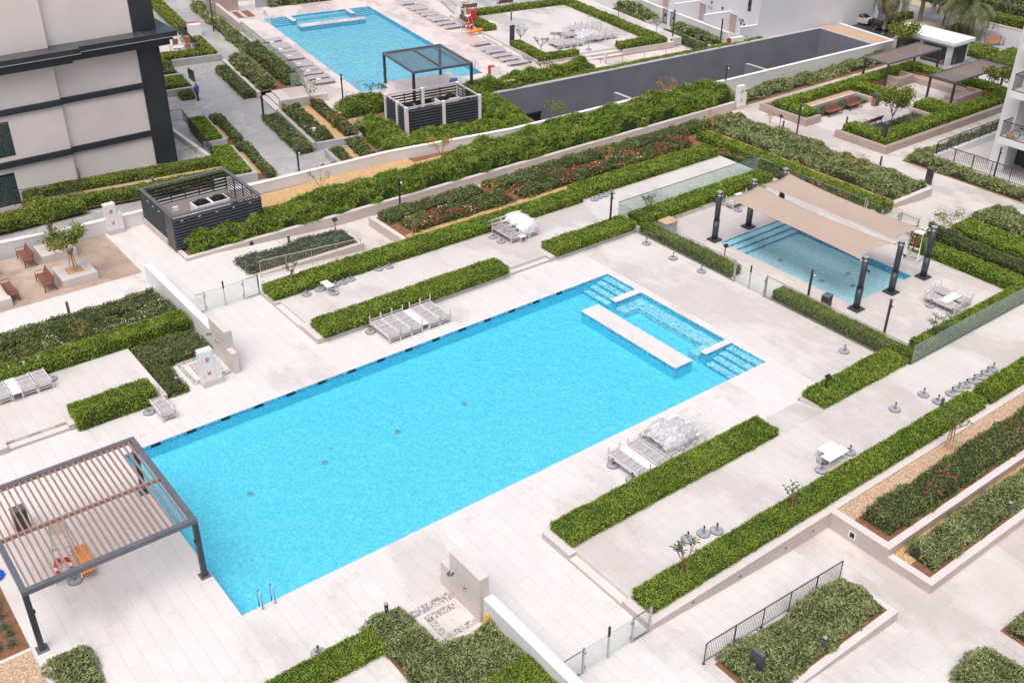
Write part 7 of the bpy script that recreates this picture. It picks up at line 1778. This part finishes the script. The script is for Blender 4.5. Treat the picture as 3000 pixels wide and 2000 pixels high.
for i in range(7): mb.box(-1.7+.3*i,-1.66+.3*i,-.7,.7,1.97,2.0)
mb.box(-1.75,.25,-.74,-.7,1.95,2.02).box(-1.75,.25,.7,.74,1.95,2.02);mb.build('roof_rack',M['olive'],j)
MB().box(1.95,2.12,-.8,.8,.5,.64).build('bumper',M['cardark'],j)

# ------------------------------------------------------------------ walking person seen from behind
def skin_obj(name,verts,edges,radii,mat,parent,root=0,sub=2):
    me=bpy.data.meshes.new(name);me.from_pydata(verts,edges,[]);me.materials.append(mat);o=bpy.data.objects.new(name,me);COL.objects.link(o);o.parent=parent
    sm=o.modifiers.new('skin','SKIN');sm.use_smooth_shade=True
    me.update()
    if not me.skin_vertices: me.attributes.new('skin_vertex','FLOAT_VECTOR','POINT') if False else None
    for i,r in enumerate(radii):
        sv=me.skin_vertices[0].data[i];sv.radius=(r,r) if not isinstance(r,tuple) else r;sv.use_root=(i==root)
    o.modifiers.new('sub','SUBSURF').levels=sub;o.modifiers['sub'].render_levels=sub;return o
M['skinm']=plain('skin',(.22,.115,.07),.6,var=.05);M['shirt']=plain('blue_shirt',(.055,.11,.40),.8,var=.12,scale=6);M['jeans']=plain('jeans',(.04,.06,.12),.85,var=.2,scale=8);M['hair']=plain('dark_hair',(.012,.010,.009),.6);M['shoe']=plain('dark_shoe',(.03,.03,.05),.6)
pp=thing('person','person in a blue shirt and jeans walking away on the grey path','person',(22.75,56.75,-.5),0.25)
k=.86
sv=lambda L_:[(x*k,y*k,z*k) for x,y,z in L_]
# facing away (+y); one continuous body
V=[(0,0,.92),(0,.01,1.15),(0,.02,1.38),(0,.02,1.50),(0,.03,1.62),(.17,.02,1.40),(.23,-.02,1.16),(.25,.10,.96),(.25,.16,.88),(-.17,.02,1.40),(-.23,-.03,1.16),(-.22,.12,.98),(-.2,.18,.92),(.09,.02,.86),(.10,.12,.48),(.11,.02,.09),(.12,.14,.04),(-.09,.0,.86),(-.10,-.04,.48),(-.11,-.20,.12),(-.12,-.08,.05)]
E=[(0,1),(1,2),(2,3),(3,4),(2,5),(5,6),(6,7),(7,8),(2,9),(9,10),(10,11),(11,12),(0,13),(13,14),(14,15),(15,16),(0,17),(17,18),(18,19),(19,20)]
Rr=[.13,.125,.14,.055,.10,.07,.052,.036,.04,.07,.052,.036,.04,.09,.062,.042,.04,.09,.062,.042,.04]
skin_obj('body',sv(V),E,[r*k for r in Rr],M['skinm'],pp)
skin_obj('shirt',sv([(0,0,.86),(0,.0,1.0),(0,.01,1.18),(0,.02,1.40),(0,.02,1.49),(.18,.02,1.41),(.235,-.02,1.16),(.25,.08,1.0),(-.18,.02,1.41),(-.235,-.03,1.16),(-.225,.09,1.02)]),[(0,1),(1,2),(2,3),(3,4),(3,5),(5,6),(6,7),(3,8),(8,9),(9,10)],[r*k for r in (.17,.165,.155,.16,.07,.088,.068,.056,.088,.068,.056)],M['shirt'],pp)
skin_obj('trousers',sv([(0,.0,.93),(.09,.02,.84),(.10,.12,.48),(.11,.03,.12),(-.09,.0,.84),(-.10,-.04,.48),(-.11,-.18,.15)]),[(0,1),(1,2),(2,3),(0,4),(4,5),(5,6)],[r*k for r in (.15,.105,.08,.066,.105,.08,.066)],M['jeans'],pp)
skin_obj('hair',sv([(0,.02,1.56),(0,.02,1.64),(0,.03,1.70)]),[(0,1),(1,2)],[r*k for r in (.075,.112,.09)],M['hair'],pp)
for s,y,z in ((.115,.1,.045),(-.115,-.12,.06)): 
    o=MB().box(-.05,.05,-.12,.14,-.045,.045).build('shoe',M['shoe'],pp,.02);o.location=(s*k,y*k,z*k)

# ------------------------------------------------------------------ camera and light
cam=bpy.data.cameras.new('camera');co=bpy.data.objects.new('camera',cam);COL.objects.link(co)
pitch,roll,yaw=5.48426089e-01,9.67285236e-03,9.09838031e-01
f=Vector((math.cos(pitch)*math.cos(yaw),math.cos(pitch)*math.sin(yaw),-math.sin(pitch)));r=Vector((math.sin(yaw),-math.cos(yaw),0));u=r.cross(f)
r2=math.cos(roll)*r+math.sin(roll)*u;u2=-math.sin(roll)*r+math.cos(roll)*u
m=Matrix((r2,u2,-f)).transposed().to_4x4();m.translation=Vector((-9.28194612,-27.9067248,28.809102))
co.matrix_world=m
cam.sensor_width=36;cam.lens=3091.14/3000*36;cam.clip_end=1500;cam.clip_start=.5
sc.camera=co
w=bpy.data.worlds.new('World');sc.world=w;w.use_nodes=True;nt=w.node_tree;bg=nt.nodes['Background']
sky=nt.nodes.new('ShaderNodeTexSky');sky.sky_type='NISHITA';sky.sun_disc=False
SUN_EL,SUN_AZ=math.radians(66),math.radians(238)
sky.sun_elevation=SUN_EL;sky.air_density=1.0;sky.dust_density=6.0;sky.ozone_density=1.0
# sun direction in world: azimuth measured from +Y clockwise for the sky node
sd=Vector((math.sin(SUN_AZ)*math.cos(SUN_EL),math.cos(SUN_AZ)*math.cos(SUN_EL),math.sin(SUN_EL)))
sky.sun_rotation=SUN_AZ
nt.links.new(sky.outputs[0],bg.inputs[0]);bg.inputs[1].default_value=.10
sl=bpy.data.lights.new('sun','SUN');sl.energy=1.5;sl.angle=math.radians(60);sl.color=(1.0,.95,.93)
so=bpy.data.objects.new('sun',sl);COL.objects.link(so);so.rotation_euler=sd.to_track_quat('Z','Y').to_euler()
sc.view_settings.view_transform='Standard';sc.view_settings.look='None';sc.view_settings.gamma=1;sc.view_settings.exposure=.52
sc.cycles.max_bounces=8;sc.cycles.transparent_max_bounces=12;sc.cycles.use_denoising=True;sc.cycles.caustics_reflective=False;sc.cycles.caustics_refractive=False
